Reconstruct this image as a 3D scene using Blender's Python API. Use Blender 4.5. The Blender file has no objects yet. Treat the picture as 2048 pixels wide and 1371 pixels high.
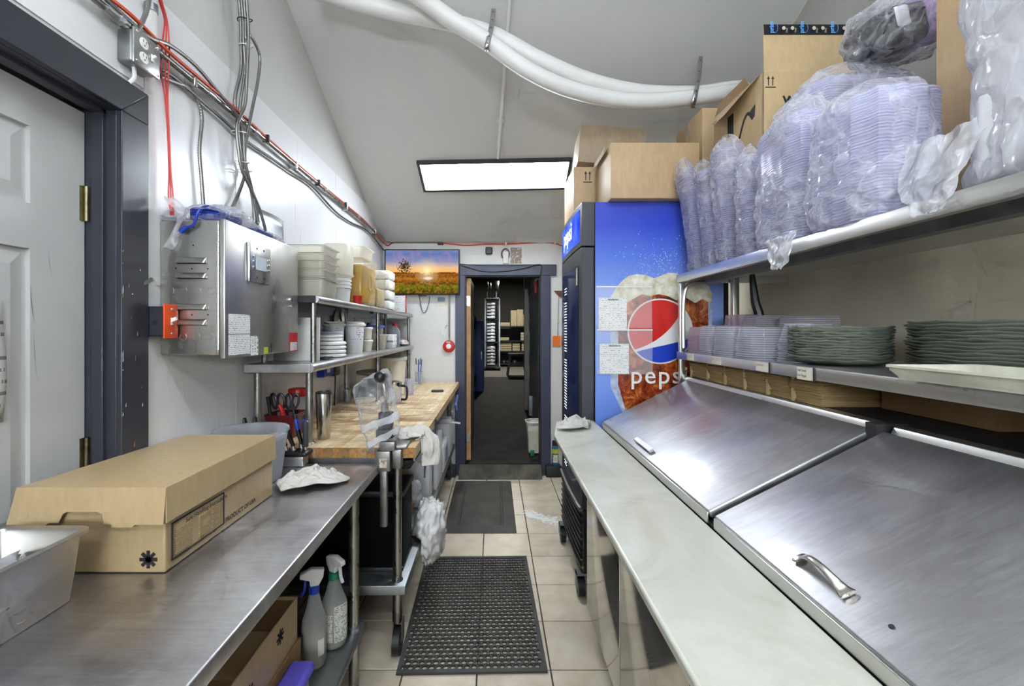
import bpy, bmesh, math, random
from mathutils import Vector, Matrix, noise

# ---------------------------------------------------------------- camera, world, exposure
C = bpy.context.scene.collection
SC = bpy.context.scene
F, CX, CY, H = 880.0, 988.0, 659.0, 1.48        # focal length and vanishing point in pixels of 2048x1371, eye height
cam = bpy.data.cameras.new('camera')
cam.sensor_width = 36.0
cam.lens = 36.0 * F / 2048.0
cam.shift_x = (1024.0 - CX) / 2048.0
cam.shift_y = -(685.5 - CY) / 2048.0
cam.clip_start = 0.02
cam_o = bpy.data.objects.new('camera', cam)
C.objects.link(cam_o)
cam_o.location = (0, 0, H)
cam_o.rotation_euler = (math.pi / 2, 0, 0)
SC.camera = cam_o
SC.view_settings.view_transform = 'Standard'
SC.view_settings.look = 'None'
SC.view_settings.exposure = 1.92
SC.view_settings.gamma = 1.0
SC.view_settings.use_curve_mapping = False
world = bpy.data.worlds.new('world')
SC.world = world
world.use_nodes = True
world.node_tree.nodes['Background'].inputs[0].default_value = (0.75, 0.8, 0.9, 1)
world.node_tree.nodes['Background'].inputs[1].default_value = 0.03
SC.cycles.transparent_max_bounces = 10
SC.cycles.max_bounces = 5
SC.cycles.diffuse_bounces = 4
SC.cycles.glossy_bounces = 3
SC.cycles.caustics_reflective = False
SC.cycles.caustics_refractive = False
SC.cycles.use_adaptive_sampling = True
SC.cycles.adaptive_threshold = 0.08
SC.cycles.adaptive_min_samples = 12
PANEL_POWER = 11.0         # emission of the ceiling LED panel
HUNG_FILL_POWER = 6.5           # emission of two added, unseen fill lights hung over and behind the camera
HALL_POWER = 9.0           # watts of the lamp over the far storage shelf

WALL_FILL_POWER = 10.0           # emission of the fill light added on the unseen rear wall
ORD = ['bottom', 'second', 'third', 'fourth', 'fifth', 'sixth', 'seventh', 'eighth', 'ninth', 'tenth', 'eleventh', 'twelfth', 'thirteenth', 'fourteenth', 'fifteenth']
def nth(i): return 'bottom' if i == 0 else ORD[i] + ' from the bottom'

# room: X to the right, Y into the depth, Z up
WL, WR, WB, WREAR = -1.14, 1.72, 4.49, -2.2
C0, CS, RIDGE = 2.358, 0.45, -0.3
def ceil_z(y):
    return C0 + CS * (WB - y) if y >= RIDGE else C0 + CS * (WB - RIDGE) - CS * (RIDGE - y)
def P(px, py, Y): return Vector(((px - CX) * Y / F, Y, H - (py - CY) * Y / F))
def PX(px, py, X): return P(px, py, F * X / (px - CX))
def PZ(px, py, Z): return P(px, py, F * (H - Z) / (py - CY))
def YX(px, X): return F * X / (px - CX)
def PC(px, py, off=0.0):
    y = (C0 + CS * WB - H - off) / ((CY - py) / F + CS)
    return P(px, py, y)

# ---------------------------------------------------------------- mesh helpers
def V(*a): return Vector(a)
class MB:
    def __init__(s): s.v = []; s.f = []
    def add(s, vs, fs):
        o = len(s.v); s.v += [Vector(p) for p in vs]; s.f += [tuple(i + o for i in f) for f in fs]; return s
    def box(s, x0, y0, z0, x1, y1, z1):
        x0, x1 = sorted((x0, x1)); y0, y1 = sorted((y0, y1)); z0, z1 = sorted((z0, z1))
        return s.add([(x0,y0,z0),(x1,y0,z0),(x1,y1,z0),(x0,y1,z0),(x0,y0,z1),(x1,y0,z1),(x1,y1,z1),(x0,y1,z1)],
                     [(0,3,2,1),(4,5,6,7),(0,1,5,4),(1,2,6,5),(2,3,7,6),(3,0,4,7)])
    def obox(s, c, ax, ay, az):
        c, ax, ay, az = map(Vector, (c, ax, ay, az))
        pts = [c - ax - ay - az, c + ax - ay - az, c + ax + ay - az, c - ax + ay - az,
               c - ax - ay + az, c + ax - ay + az, c + ax + ay + az, c - ax + ay + az]
        return s.add(pts, [(0,3,2,1),(4,5,6,7),(0,1,5,4),(1,2,6,5),(2,3,7,6),(3,0,4,7)])
    def rbox(s, x0, y0, z0, x1, y1, z1, b=0.01, seg=2):
        x0, x1 = sorted((x0, x1)); y0, y1 = sorted((y0, y1)); z0, z1 = sorted((z0, z1))
        bm = bmesh.new(); bmesh.ops.create_cube(bm, size=1.0)
        for v in bm.verts:
            v.co = V(x0 + (v.co.x + .5) * (x1 - x0), y0 + (v.co.y + .5) * (y1 - y0), z0 + (v.co.z + .5) * (z1 - z0))
        b = min(b, (x1 - x0) * .49, (y1 - y0) * .49, (z1 - z0) * .49)
        bmesh.ops.bevel(bm, geom=list(bm.edges), offset=b, segments=seg, profile=.5, affect='EDGES')
        s.addbm(bm); bm.free(); return s
    def addbm(s, bm):
        bm.verts.ensure_lookup_table(); bm.verts.index_update()
        return s.add([v.co.copy() for v in bm.verts], [tuple(v.index for v in f.verts) for f in bm.faces])
    def prism(s, poly, vec):
        n = len(poly); vec = Vector(vec)
        vs = [Vector(p) for p in poly] + [Vector(p) + vec for p in poly]
        fs = [tuple(range(n - 1, -1, -1)), tuple(range(n, 2 * n))] + [(i, (i + 1) % n, n + (i + 1) % n, n + i) for i in range(n)]
        return s.add(vs, fs)
    def cyl(s, p0, p1, r0, r1=None, n=16, caps=True):
        p0, p1 = Vector(p0), Vector(p1); r1 = r0 if r1 is None else r1
        a, b = frame(p1 - p0)
        vs = []
        for p, r in ((p0, r0), (p1, r1)):
            for i in range(n):
                t = 2 * math.pi * i / n
                vs.append(p + (a * math.cos(t) + b * math.sin(t)) * r)
        fs = [(i, (i + 1) % n, n + (i + 1) % n, n + i) for i in range(n)]
        if caps: fs += [tuple(range(n - 1, -1, -1)), tuple(range(n, 2 * n))]
        return s.add(vs, fs)
    def lathe(s, prof, c=(0,0,0), n=32, sx=1.0, sy=1.0, cap0=True, cap1=True, axis=None, sq=None):
        c = Vector(c); vs = []; m = len(prof)
        if axis is not None:
            az = Vector(axis).normalized(); ax, ay = frame(az)
        else:
            ax, ay, az = V(1,0,0), V(0,1,0), V(0,0,1)
        for r, z in prof:
            for i in range(n):
                t = 2 * math.pi * i / n
                cs, sn = math.cos(t), math.sin(t)
                k = 1.0
                if sq: k = (abs(cs) ** sq + abs(sn) ** sq) ** (-1.0 / sq)
                vs.append(c + ax * (cs * r * k * sx) + ay * (sn * r * k * sy) + az * z)
        fs = [(j * n + i, j * n + (i + 1) % n, (j + 1) * n + (i + 1) % n, (j + 1) * n + i) for j in range(m - 1) for i in range(n)]
        if cap0 and prof[0][0] > 1e-6: fs.append(tuple(range(n - 1, -1, -1)))
        if cap1 and prof[-1][0] > 1e-6: fs.append(tuple(range((m - 1) * n, m * n)))
        return s.add(vs, fs)
    def tube(s, pts, r, n=8, sub=6, closed=False, rib=0.0, pitch=0.006, flat=1.0):
        q = spline(pts, sub, closed)
        if rib:
            q = resample(q, pitch)
        m = len(q); vs = []; up = None
        for j, p in enumerate(q):
            if closed: d = q[(j + 1) % m] - q[j - 1]
            else: d = q[min(j + 1, m - 1)] - q[max(j - 1, 0)]
            if d.length < 1e-9: d = V(0,0,1)
            d.normalize()
            if up is None: up = frame(d)[0]
            up = (up - d * up.dot(d))
            if up.length < 1e-6: up = frame(d)[0]
            up.normalize(); w = d.cross(up)
            rr = r(j / max(1, m - 1)) if callable(r) else r
            if rib and j % 2: rr -= rib
            for i in range(n):
                t = 2 * math.pi * i / n
                vs.append(p + up * (math.cos(t) * rr) + w * (math.sin(t) * rr * flat))
        mm = m if closed else m - 1
        fs = [(j * n + i, j * n + (i + 1) % n, ((j + 1) % m) * n + (i + 1) % n, ((j + 1) % m) * n + i) for j in range(mm) for i in range(n)]
        if not closed: fs += [tuple(range(n - 1, -1, -1)), tuple(range((m - 1) * n, m * n))]
        return s.add(vs, fs)
    def grid(s, fn, nu, nv, cu=False, cv=False):
        vs = [fn(i / (nu if cu else nu - 1), j / (nv if cv else nv - 1)) for j in range(nv) for i in range(nu)]
        fs = []
        for j in range(nv if cv else nv - 1):
            for i in range(nu if cu else nu - 1):
                i2, j2 = (i + 1) % nu, (j + 1) % nv
                fs.append((j * nu + i, j * nu + i2, j2 * nu + i2, j2 * nu + i))
        return s.add(vs, fs)
    def sphere(s, c, r, n=16, m=10, sc=(1,1,1)):
        c = Vector(c)
        prof = [(r * math.sin(math.pi * j / m), -r * math.cos(math.pi * j / m)) for j in range(m + 1)]
        o = len(s.v); s.lathe(prof, (0,0,0), n, cap0=False, cap1=False)
        for i in range(o, len(s.v)):
            v = s.v[i]; s.v[i] = V(v.x * sc[0], v.y * sc[1], v.z * sc[2]) + c
        return s
    def rot(s, axis, ang, c):
        M = Matrix.Rotation(ang, 4, axis); c = Vector(c)
        s.v = [M @ (p - c) + c for p in s.v]; return s
    def off(s, d):
        d = Vector(d); s.v = [p + d for p in s.v]; return s
def frame(d):
    d = Vector(d).normalized()
    a = V(0,0,1) if abs(d.z) < .9 else V(1,0,0)
    x = a.cross(d).normalized()
    return x, d.cross(x)
def spline(pts, sub, closed=False):
    p = [Vector(q) for q in pts]; n = len(p)
    if n < 3 or sub <= 1: return p
    out = []
    rng = n if closed else n - 1
    for i in range(rng):
        p0 = p[(i - 1) % n] if closed else p[max(i - 1, 0)]
        p1 = p[i]; p2 = p[(i + 1) % n]
        p3 = p[(i + 2) % n] if closed else p[min(i + 2, n - 1)]
        for k in range(sub):
            t = k / sub
            out.append(.5 * ((2 * p1) + (p2 - p0) * t + (2 * p0 - 5 * p1 + 4 * p2 - p3) * t * t + (3 * p1 - p0 - 3 * p2 + p3) * t ** 3))
    if not closed: out.append(p[-1])
    return out
def resample(q, step):
    out = [q[0]]; acc = 0.0
    for a, b in zip(q, q[1:]):
        L = (b - a).length; d = step - acc
        while d <= L:
            out.append(a.lerp(b, d / L)); d += step
        acc = (acc + L) % step if L else acc
    return out
def nz(p, s=1.0, o=0.0): return noise.noise(Vector(p) * s + V(o, o * 1.7, o * .3))

ORI = {}
def obj(name, mb, m, parent=None, smooth=True, bevel=0.0, seg=2, ang=38, sub=0, solid=0.0, local=False, base=True):
    """links the builder's geometry as ONE mesh object; world coordinates unless local"""
    me = bpy.data.meshes.new(name)
    if parent is not None: o0 = V(0,0,0) if local else ORI[parent.name]
    elif local: o0 = V(0,0,0)
    else:
        xs = [p.x for p in mb.v]; ys = [p.y for p in mb.v]; zs = [p.z for p in mb.v]
        o0 = V((min(xs) + max(xs)) / 2, (min(ys) + max(ys)) / 2, min(zs))
    me.from_pydata([tuple(p - o0) for p in mb.v], [], mb.f)
    bm = bmesh.new(); bm.from_mesh(me); bmesh.ops.recalc_face_normals(bm, faces=bm.faces); bm.to_mesh(me); bm.free()
    for x in (m if isinstance(m, (list, tuple)) else [m]): me.materials.append(x)
    if smooth:
        me.shade_smooth(); me.set_sharp_from_angle(angle=math.radians(ang))
    o = bpy.data.objects.new(name, me); C.objects.link(o)
    if parent is not None: o.parent = parent; ORI[o.name] = ORI[parent.name]
    else: o.location = o0; ORI[o.name] = o0
    if solid:
        k = o.modifiers.new('Solidify', 'SOLIDIFY'); k.thickness = solid; k.offset = 0
    if bevel:
        k = o.modifiers.new('Bevel', 'BEVEL'); k.width = bevel; k.segments = seg; k.limit_method = 'ANGLE'; k.angle_limit = math.radians(40)
    if sub:
        k = o.modifiers.new('Subdivision', 'SUBSURF'); k.levels = sub; k.render_levels = sub
    return o
def tag(o, label, cat, group=None):
    o['label'] = label; o['category'] = cat
    if group: o['group'] = group
    return o
def thing(name, label, cat, loc=(0,0,0), group=None, rotz=0.0):
    o = bpy.data.objects.new(name, None); C.objects.link(o)
    o.empty_display_size = .05
    o.location = loc; o.rotation_euler = (0, 0, rotz); ORI[o.name] = Vector(loc)
    return tag(o, label, cat, group)
def struct(name, mb, m, **k):
    o = obj(name, mb, m, **k)
    if k.get('parent') is None: o['kind'] = 'structure'
    return o
def copy_tree(o, parent=None):
    c = o.copy(); C.objects.link(c); c.parent = parent
    ORI[c.name] = ORI.get(o.name, V(0,0,0))
    for ch in list(o.children): copy_tree(ch, c)
    return c
def text(name, s, m, parent, size, origin, xdir, ydir, align='LEFT', weight=0.0, depth=0.0006, spacing=1.0, sx=1.0):
    """flat lettering: origin = left end of the base line, xdir/ydir = reading and up directions"""
    cu = bpy.data.curves.new(name, 'FONT'); cu.body = s; cu.size = size; cu.align_x = align
    cu.extrude = 0.0; cu.offset = weight; cu.resolution_u = 3; cu.space_character = spacing
    t = bpy.data.objects.new(name, cu); C.objects.link(t)
    dg = bpy.context.evaluated_depsgraph_get()
    me = bpy.data.meshes.new_from_object(t.evaluated_get(dg))
    bpy.data.objects.remove(t)
    xd, yd = Vector(xdir).normalized(), Vector(ydir).normalized(); zd = xd.cross(yd)
    for v in me.vertices:
        v.co = Vector(origin) + xd * (v.co.x * sx) + yd * v.co.y + zd * depth - (ORI[parent.name] if parent else V(0,0,0))
    me.materials.clear(); me.materials.append(m)
    o = bpy.data.objects.new(name, me); C.objects.link(o)
    if parent: o.parent = parent; ORI[o.name] = ORI[parent.name]
    return o
# ---------------------------------------------------------------- materials (all procedural)
def lin(h):
    h = h.lstrip('#'); r = []
    for i in (0, 2, 4):
        c = int(h[i:i + 2], 16) / 255.0
        r.append(c / 12.92 if c <= .04045 else ((c + .055) / 1.055) ** 2.4)
    return (r[0], r[1], r[2], 1.0)
class NT:
    def __init__(s, name):
        s.m = bpy.data.materials.new(name); s.m.use_nodes = True
        s.t = s.m.node_tree; s.n = s.t.nodes; s.b = s.n['Principled BSDF']; s.out = s.n['Material Output']
        s._c = None
    def new(s, typ, **kw):
        x = s.n.new(typ)
        for k, v in kw.items(): setattr(x, k, v)
        return x
    def link(s, a, b): s.t.links.new(a, b)
    def coord(s, which='Object'):
        if s._c is None: s._c = s.new('ShaderNodeTexCoord')
        return s._c.outputs[which]
    def mapped(s, scale=(1,1,1), loc=(0,0,0), rot=(0,0,0), which='Object'):
        x = s.new('ShaderNodeMapping')
        x.inputs['Scale'].default_value = scale; x.inputs['Location'].default_value = loc; x.inputs['Rotation'].default_value = rot
        s.link(s.coord(which), x.inputs['Vector']); return x.outputs[0]
    def noise(s, scale, detail=3, rough=.55, vec=None, dist=0.0):
        x = s.new('ShaderNodeTexNoise'); x.inputs['Scale'].default_value = scale
        x.inputs['Detail'].default_value = detail; x.inputs['Roughness'].default_value = rough; x.inputs['Distortion'].default_value = dist
        s.link(vec if vec is not None else s.coord(), x.inputs['Vector']); return x.outputs['Fac']
    def ramp(s, fac, stops):
        x = s.new('ShaderNodeValToRGB'); e = x.color_ramp.elements
        e[0].position, e[0].color = stops[0][0], stops[0][1]
        e[1].position, e[1].color = stops[-1][0], stops[-1][1]
        for p, c in stops[1:-1]:
            k = e.new(p); k.color = c
        s.link(fac, x.inputs[0]); return x.outputs[0]
    def math(s, op, a, b=None, clamp=False):
        x = s.new('ShaderNodeMath', operation=op, use_clamp=clamp)
        for i, v in enumerate((a, b)):
            if v is None: continue
            if isinstance(v, (int, float)): x.inputs[i].default_value = v
            else: s.link(v, x.inputs[i])
        return x.outputs[0]
    def mix(s, fac, a, b, mode='MIX'):
        x = s.new('ShaderNodeMix', data_type='RGBA', blend_type=mode)
        for i, v in ((0, fac), (6, a), (7, b)):
            if isinstance(v, (int, float)): x.inputs[i].default_value = v
            elif isinstance(v, tuple): x.inputs[i].default_value = v
            else: s.link(v, x.inputs[i])
        return x.outputs[2]
    def bump(s, h, strength=.2, dist=.002):
        x = s.new('ShaderNodeBump'); x.inputs['Strength'].default_value = strength; x.inputs['Distance'].default_value = dist
        s.link(h, x.inputs['Height']); s.link(x.outputs[0], s.b.inputs['Normal']); return x.outputs[0]
    def set(s, **kw):
        for k, v in kw.items():
            i = s.b.inputs[k.replace('_', ' ')]
            if isinstance(v, (int, float, tuple)): i.default_value = v
            else: s.link(v, i)
        return s
def plain(name, col, rough=.5, metal=0.0, var=.08, vs=14.0, bump=0.0, bs=60.0, spec=.5, rv=0.0, coat=0.0):
    k = NT(name); c = lin(col)
    f = k.noise(vs, 4)
    d = tuple(x * (1 - var * 1.6) for x in c[:3]) + (1,); l = tuple(min(1, x * (1 + var)) for x in c[:3]) + (1,)
    k.set(Base_Color=k.ramp(f, [(.3, d), (.7, l)]), Metallic=metal, Roughness=rough, Specular_IOR_Level=spec, Coat_Weight=coat)
    if rv: k.set(Roughness=k.ramp(k.noise(vs * .6, 3), [(.3, (rough - rv,) * 3 + (1,)), (.7, (rough + rv,) * 3 + (1,))]))
    if bump: k.bump(k.noise(bs, 3), bump)
    return k.m
def steel(name, col='#b9b9b8', rough=.28, rv=.12, streak=(2, 2, 2), vs=6.0, var=.25, aniso=(60, 3, 60), bump=.03, smear=0.0, coat=0.0):
    k = NT(name); c = lin(col)
    f = k.noise(vs, 5, .6, k.mapped(streak))
    d = tuple(x * (1 - var) for x in c[:3]) + (1,)
    g = k.noise(30, 2, .5, k.mapped(aniso))
    col2 = k.ramp(f, [(.3, d), (.65, c)])
    r = k.ramp(f, [(.3, (max(.05, rough - rv),) * 3 + (1,)), (.75, (rough + rv,) * 3 + (1,))])
    if smear:
        q = k.math('ADD', k.math('MULTIPLY', k.noise(2.2, 5, .65, k.mapped((1.2, 1.6, 1), rot=(0, 0, .55)), .8), .6), k.math('MULTIPLY', k.noise(10, 6, .8, k.mapped((.7, 7.0, 1), rot=(0, 0, .75)), .5), .4))
        qm = k.ramp(q, [(.44, (0,0,0,1)), (.66, (1,1,1,1))])
        col2 = k.mix(k.math('MULTIPLY', qm, smear), col2, (.86, .86, .87, 1))
        r = k.mix(k.math('MULTIPLY', qm, smear), r, (.52, .52, .52, 1))
    k.set(Base_Color=col2, Metallic=1.0, Roughness=r, Coat_Weight=coat, Coat_Roughness=.17)
    k.bump(g, bump, .0005)
    return k.m
def sheet(name, tint='#ffffff', alpha=.3, rough=.15, nscale=6.0, namp=.35, bump=.6, bs=26.0, trans=.3, edge=.5, stretch=(1,1,1), bd=.004, crinkle=0.0, stripe=0.0):
    """thin see-through plastic: clear where it faces you, whiter in folds and at its edges"""
    k = NT(name); c = lin(tint)
    tr = k.new('ShaderNodeBsdfTransparent'); tr.inputs[0].default_value = tuple(.35 * c[i] + .65 for i in range(3)) + (1,)
    dif = k.new('ShaderNodeBsdfTranslucent'); dif.inputs[0].default_value = c
    ms = k.new('ShaderNodeMixShader'); ms.inputs[0].default_value = trans
    k.set(Base_Color=c, Roughness=rough, Specular_IOR_Level=.8)
    k.link(k.b.outputs[0], ms.inputs[1]); k.link(dif.outputs[0], ms.inputs[2])
    v = k.mapped(stretch)
    n = k.noise(nscale, 5, .65, v, .6)
    h = k.noise(bs, 4, .6, v, 1.2)
    fr = k.new('ShaderNodeFresnel'); fr.inputs[0].default_value = 1.35
    a = k.math('ADD', alpha, k.math('MULTIPLY', k.math('SUBTRACT', n, .5), namp))
    a = k.math('ADD', a, k.math('MULTIPLY', fr.outputs[0], edge), True)
    if stripe:
        sp = k.new('ShaderNodeSeparateXYZ'); k.link(k.coord(), sp.inputs[0])
        a = k.math('ADD', a, k.math('MULTIPLY', k.math('SINE', k.math('MULTIPLY', sp.outputs[2], stripe)), .16), True)
    if crinkle:
        wv = k.new('ShaderNodeVectorMath', operation='ADD'); nn = k.new('ShaderNodeTexNoise'); nn.inputs['Scale'].default_value = 6.0; nn.inputs['Detail'].default_value = 3
        k.link(v, nn.inputs['Vector']); sc_ = k.new('ShaderNodeVectorMath', operation='SCALE'); sc_.inputs['Scale'].default_value = .22
        k.link(nn.outputs['Color'], sc_.inputs[0]); k.link(v, wv.inputs[0]); k.link(sc_.outputs[0], wv.inputs[1])
        hs = []
        for q, w in ((crinkle, 1.0), (crinkle * 2.3, .5)):
            vo = k.new('ShaderNodeTexVoronoi'); vo.inputs['Scale'].default_value = q; k.link(wv.outputs[0], vo.inputs['Vector']); hs.append(k.math('MULTIPLY', vo.outputs['Distance'], w))
        ve = k.new('ShaderNodeTexVoronoi', feature='DISTANCE_TO_EDGE'); ve.inputs['Scale'].default_value = crinkle * 1.3; k.link(wv.outputs[0], ve.inputs['Vector'])
        cre = k.ramp(ve.outputs['Distance'], [(.0, (1,1,1,1)), (.10, (0,0,0,1))])
        h = k.math('ADD', hs[0], hs[1]); a = k.math('ADD', a, k.math('MULTIPLY', cre, .16), True)
    if bump:
        bn = k.bump(h, bump, bd); k.link(bn, fr.inputs['Normal'])
    mx = k.new('ShaderNodeMixShader')
    k.link(a, mx.inputs[0]); k.link(tr.outputs[0], mx.inputs[1]); k.link(ms.outputs[0], mx.inputs[2])
    k.link(mx.outputs[0], k.out.inputs[0])
    return k.m
def glow(name, col, strength):
    k = NT(name); e = k.new('ShaderNodeEmission'); e.inputs[0].default_value = lin(col); e.inputs[1].default_value = strength
    k.link(e.outputs[0], k.out.inputs[0]); return k.m
def printed(name, paper='#e9e9e6', ink='#33353a', lines=60.0, words=90.0, u=(1,0,0), v=(0,0,1), dens=.5, rough=.6, thresh=.52):
    """paper with rows of small print; u = reading direction, v = up"""
    k = NT(name)
    sep = k.new('ShaderNodeSeparateXYZ'); k.link(k.coord(), sep.inputs[0])
    def comp(d):
        i = max(range(3), key=lambda q: abs(d[q])); return sep.outputs[i]
    vv = k.math('MULTIPLY', comp(v), lines); row = k.math('FLOOR', vv); fr = k.math('SUBTRACT', vv, row)
    inrow = k.math('MULTIPLY', k.math('GREATER_THAN', fr, .28), k.math('LESS_THAN', fr, .28 + dens))
    cmb = k.new('ShaderNodeCombineXYZ'); k.link(k.math('MULTIPLY', comp(u), words), cmb.inputs[0]); k.link(k.math('MULTIPLY', row, 7.31), cmb.inputs[1])
    w = k.noise(1.0, 2, .6, cmb.outputs[0])
    ink_m = k.math('MULTIPLY', inrow, k.math('GREATER_THAN', w, thresh))
    blk = k.math('GREATER_THAN', k.noise(1.0, 1, .5, k.mapped((lines * .12,) * 3)), .36)
    ink_m = k.math('MULTIPLY', k.math('MULTIPLY', ink_m, blk), .75)
    k.set(Base_Color=k.mix(ink_m, lin(paper), lin(ink)), Roughness=rough)
    return k.m
M = {}
M['frp'] = plain('wall panel white', '#e9e8e6', .26, var=.03, vs=1.3, bump=.12, bs=9.0, rv=.08)
def _streaky():
    k = NT('wall panel gloss white'); v = k.mapped((14, 14, .8))
    k.set(Base_Color=k.ramp(k.noise(1.2, 4), [(.3, lin('#dfdfdf')), (.7, lin('#e9e9e9'))]), Roughness=k.ramp(k.noise(3, 3, .5, v), [(.3, (.27,)*3+(1,)), (.7, (.33,)*3+(1,))]))
    k.bump(k.noise(6, 3, .6, v), .035, .002); return k.m
M['frp'] = _streaky()
M['drywall'] = plain('painted drywall', '#cccbc7', .6, var=.03, vs=2.0, bump=.05, bs=120)
M['ceil'] = plain('ceiling paint', '#d0d0ce', .5, var=.025, vs=1.2, bump=.05, bs=90)
M['tan'] = plain('beige wall paint', '#e2d9bf', .45, var=.04, vs=2.0, bump=.05, bs=80)
M['back'] = plain('white wall paint', '#dcdad7', .45, var=.03, vs=3.0, bump=.05, bs=90)
M['trim'] = plain('charcoal trim paint', '#33343c', .3, var=.04, vs=14, bump=.06, bs=40)
M['trimblue'] = plain('slate blue trim paint', '#3c4156', .38, var=.10, vs=9, bump=.1, bs=30)
M['door'] = plain('white door paint', '#c3c3c1', .4, var=.04, vs=3, bump=.05, bs=50)
M['brass'] = plain('aged brass', '#8a8062', .35, 1.0, var=.3, vs=30)
M['steel'] = steel('brushed stainless steel', '#bebcbc', .36, .06, (1.5, .7, 1.5), 5, .22, (80, 3, 80), smear=.55)
M['lid'] = steel('polished stainless lid', '#a9a7a8', .46, .06, (1, 1.2, 1), 3.0, .22, (4, 70, 70), .02, smear=.30, coat=.5)
M['cab'] = steel('stainless cabinet sheet', '#c4c2bd', .32, .07, (1.2, 1.2, .5), 4, .18, (3, 3, 60), .01)
M['mirror'] = steel('mirror stainless', '#c2bfba', .12, .05, (1, 1, 1), 4, .10, (60, 60, 3), .02)
M['edge'] = steel('bright steel edge', '#cfcecb', .33, .02, (1, 1, 1), 4, .05, (60, 3, 60), .0)
M['pipe'] = steel('galvanized tube', '#a5a39c', .33, .1, (3, 3, 1), 12, .28, (3, 3, 40), .03)
M['galv'] = steel('galvanized sheet', '#9da1a3', .42, .1, (1, 1, 1), 22, .25, (9, 9, 9), .03)
M['cast'] = steel('cast steel', '#8c8a86', .4, .1, (1, 1, 1), 16, .3, (20, 20, 20), .1)
M['armor'] = steel('armored cable steel', '#8f8e89', .45, .05, (1, 1, 1), 20, .2, (10, 10, 10), .02)
M['chrome'] = plain('chrome', '#d5d3cd', .12, 1.0, var=.03)
M['nickel'] = plain('satin nickel', '#cdc9c0', .25, 1.0, var=.06)
M['silver'] = plain('zinc plated metal', '#bfbfbd', .3, 1.0, var=.1, vs=40)
M['white'] = plain('white plastic', '#e8e7e3', .35, var=.03)
M['offwhite'] = plain('cream plastic', '#ded8c6', .4, var=.05)
M['pvc'] = plain('white pipe insulation', '#e2e1de', .45, var=.03, vs=6)
M['black'] = plain('black plastic', '#17171a', .38, var=.15)
M['blackm'] = plain('black matte metal', '#232326', .5, var=.2)
M['darkgrey'] = plain('charcoal plastic', '#3a3b40', .4, var=.1)
M['rubber'] = plain('black rubber', '#3b3937', .62, var=.22, vs=8, bump=.15, bs=140)
M['rubber2'] = plain('grey rubber mat', '#47433f', .6, var=.25, vs=5, bump=.2, bs=220)
M['red'] = plain('red plastic', '#c01f1c', .4, var=.08)
M['redwire'] = plain('red cable jacket', '#cf2d22', .4, var=.08)
M['orangewire'] = plain('orange red cable jacket', '#d8481f', .4, var=.08)
M['orange'] = plain('orange painted metal', '#e8501a', .38, var=.08)
M['blue'] = plain('blue plastic', '#1f3fb4', .35, var=.08)
M['bluecable'] = plain('blue network cable', '#1c3a9c', .35, var=.08)
M['green'] = plain('green plastic', '#1f7a52', .4, var=.08)
M['lilac'] = plain('violet plastic', '#6a5fd8', .35, var=.06)
M['paper'] = plain('white paper', '#e9e8e4', .7, var=.03)
M['ink'] = plain('black ink', '#1b1b1d', .6, var=.05)
M['inkred'] = plain('red ink', '#b23428', .6, var=.05)
M['towel'] = plain('white cotton', '#d0ccc4', .9, var=.05, vs=20, bump=.5, bs=380)
M['towel2'] = plain('grey white cotton', '#c4c1bb', .9, var=.08, vs=20, bump=.5, bs=380)
M['plaster'] = plain('white carton', '#e3e4ea', .6, var=.04)
def _card(name, col, dark=.14, gloss=.55):
    k = NT(name); c = lin(col)
    f = k.noise(5, 5, .6); g = k.noise(60, 3, .6, k.mapped((1, 1, .25)))
    a = k.ramp(f, [(.25, tuple(x * (1 - dark) for x in c[:3]) + (1,)), (.75, c)])
    k.set(Base_Color=k.mix(.12, a, k.ramp(g, [(.3, (.2, .13, .06, 1)), (.7, (.7, .52, .33, 1))])), Roughness=gloss)
    k.bump(k.noise(30, 3, .6, k.mapped((8, 8, .6))), .10, .001); return k.m
M['card'] = _card('brown cardboard', '#c0a67c', .10, .36)
M['card2'] = _card('tan cardboard', '#bfa27a', .1)
M['card3'] = _card('grey brown cardboard', '#a08c72', .12)
M['card4'] = _card('dark brown cardboard', '#8d6a42', .2)
def _napkin():
    k = NT('layered kraft napkins'); g = k.noise(3.0, 5, .7, k.mapped((3, 3, 150)))
    k.set(Base_Color=k.ramp(g, [(.3, lin('#6b5230')), (.48, lin('#a58a5c')), (.7, lin('#c4aa7a'))]), Roughness=.8); k.bump(g, .5, .004); return k.m
M['napkin'] = _napkin()
M['kraft'] = _card('kraft paper', '#a6885c', .25, .75)
M['cardin'] = _card('inside of a carton', '#7a5a34', .2, .7)
def _tile():
    k = NT('beige floor tile'); oi = k.new('ShaderNodeObjectInfo')
    cmb = k.new('ShaderNodeVectorMath', operation='ADD')
    k.link(k.coord(), cmb.inputs[0]); k.link(oi.outputs['Location'], cmb.inputs[1])
    f = k.noise(7, 5, .6, cmb.outputs[0]); g = k.noise(2.2, 4, .6, cmb.outputs[0])
    a = k.ramp(f, [(.25, lin('#c8b89f')), (.6, lin('#d8ccb6')), (.85, lin('#e0d6c4'))])
    b = k.mix(k.ramp(g, [(.35, (.38,)*3+(1,)), (.55, (0,0,0,1))]), a, lin('#8f7f6c'))
    hs = k.new('ShaderNodeHueSaturation'); k.link(b, hs.inputs['Color'])
    k.link(k.math('ADD', .93, k.math('MULTIPLY', oi.outputs['Random'], .12)), hs.inputs['Value'])
    k.set(Base_Color=hs.outputs[0], Roughness=.32); k.bump(f, .12, .002); return k.m
M['tile'] = _tile()
M['grout'] = plain('dark grout', '#3d3832', .9, var=.2, vs=30)
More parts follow.
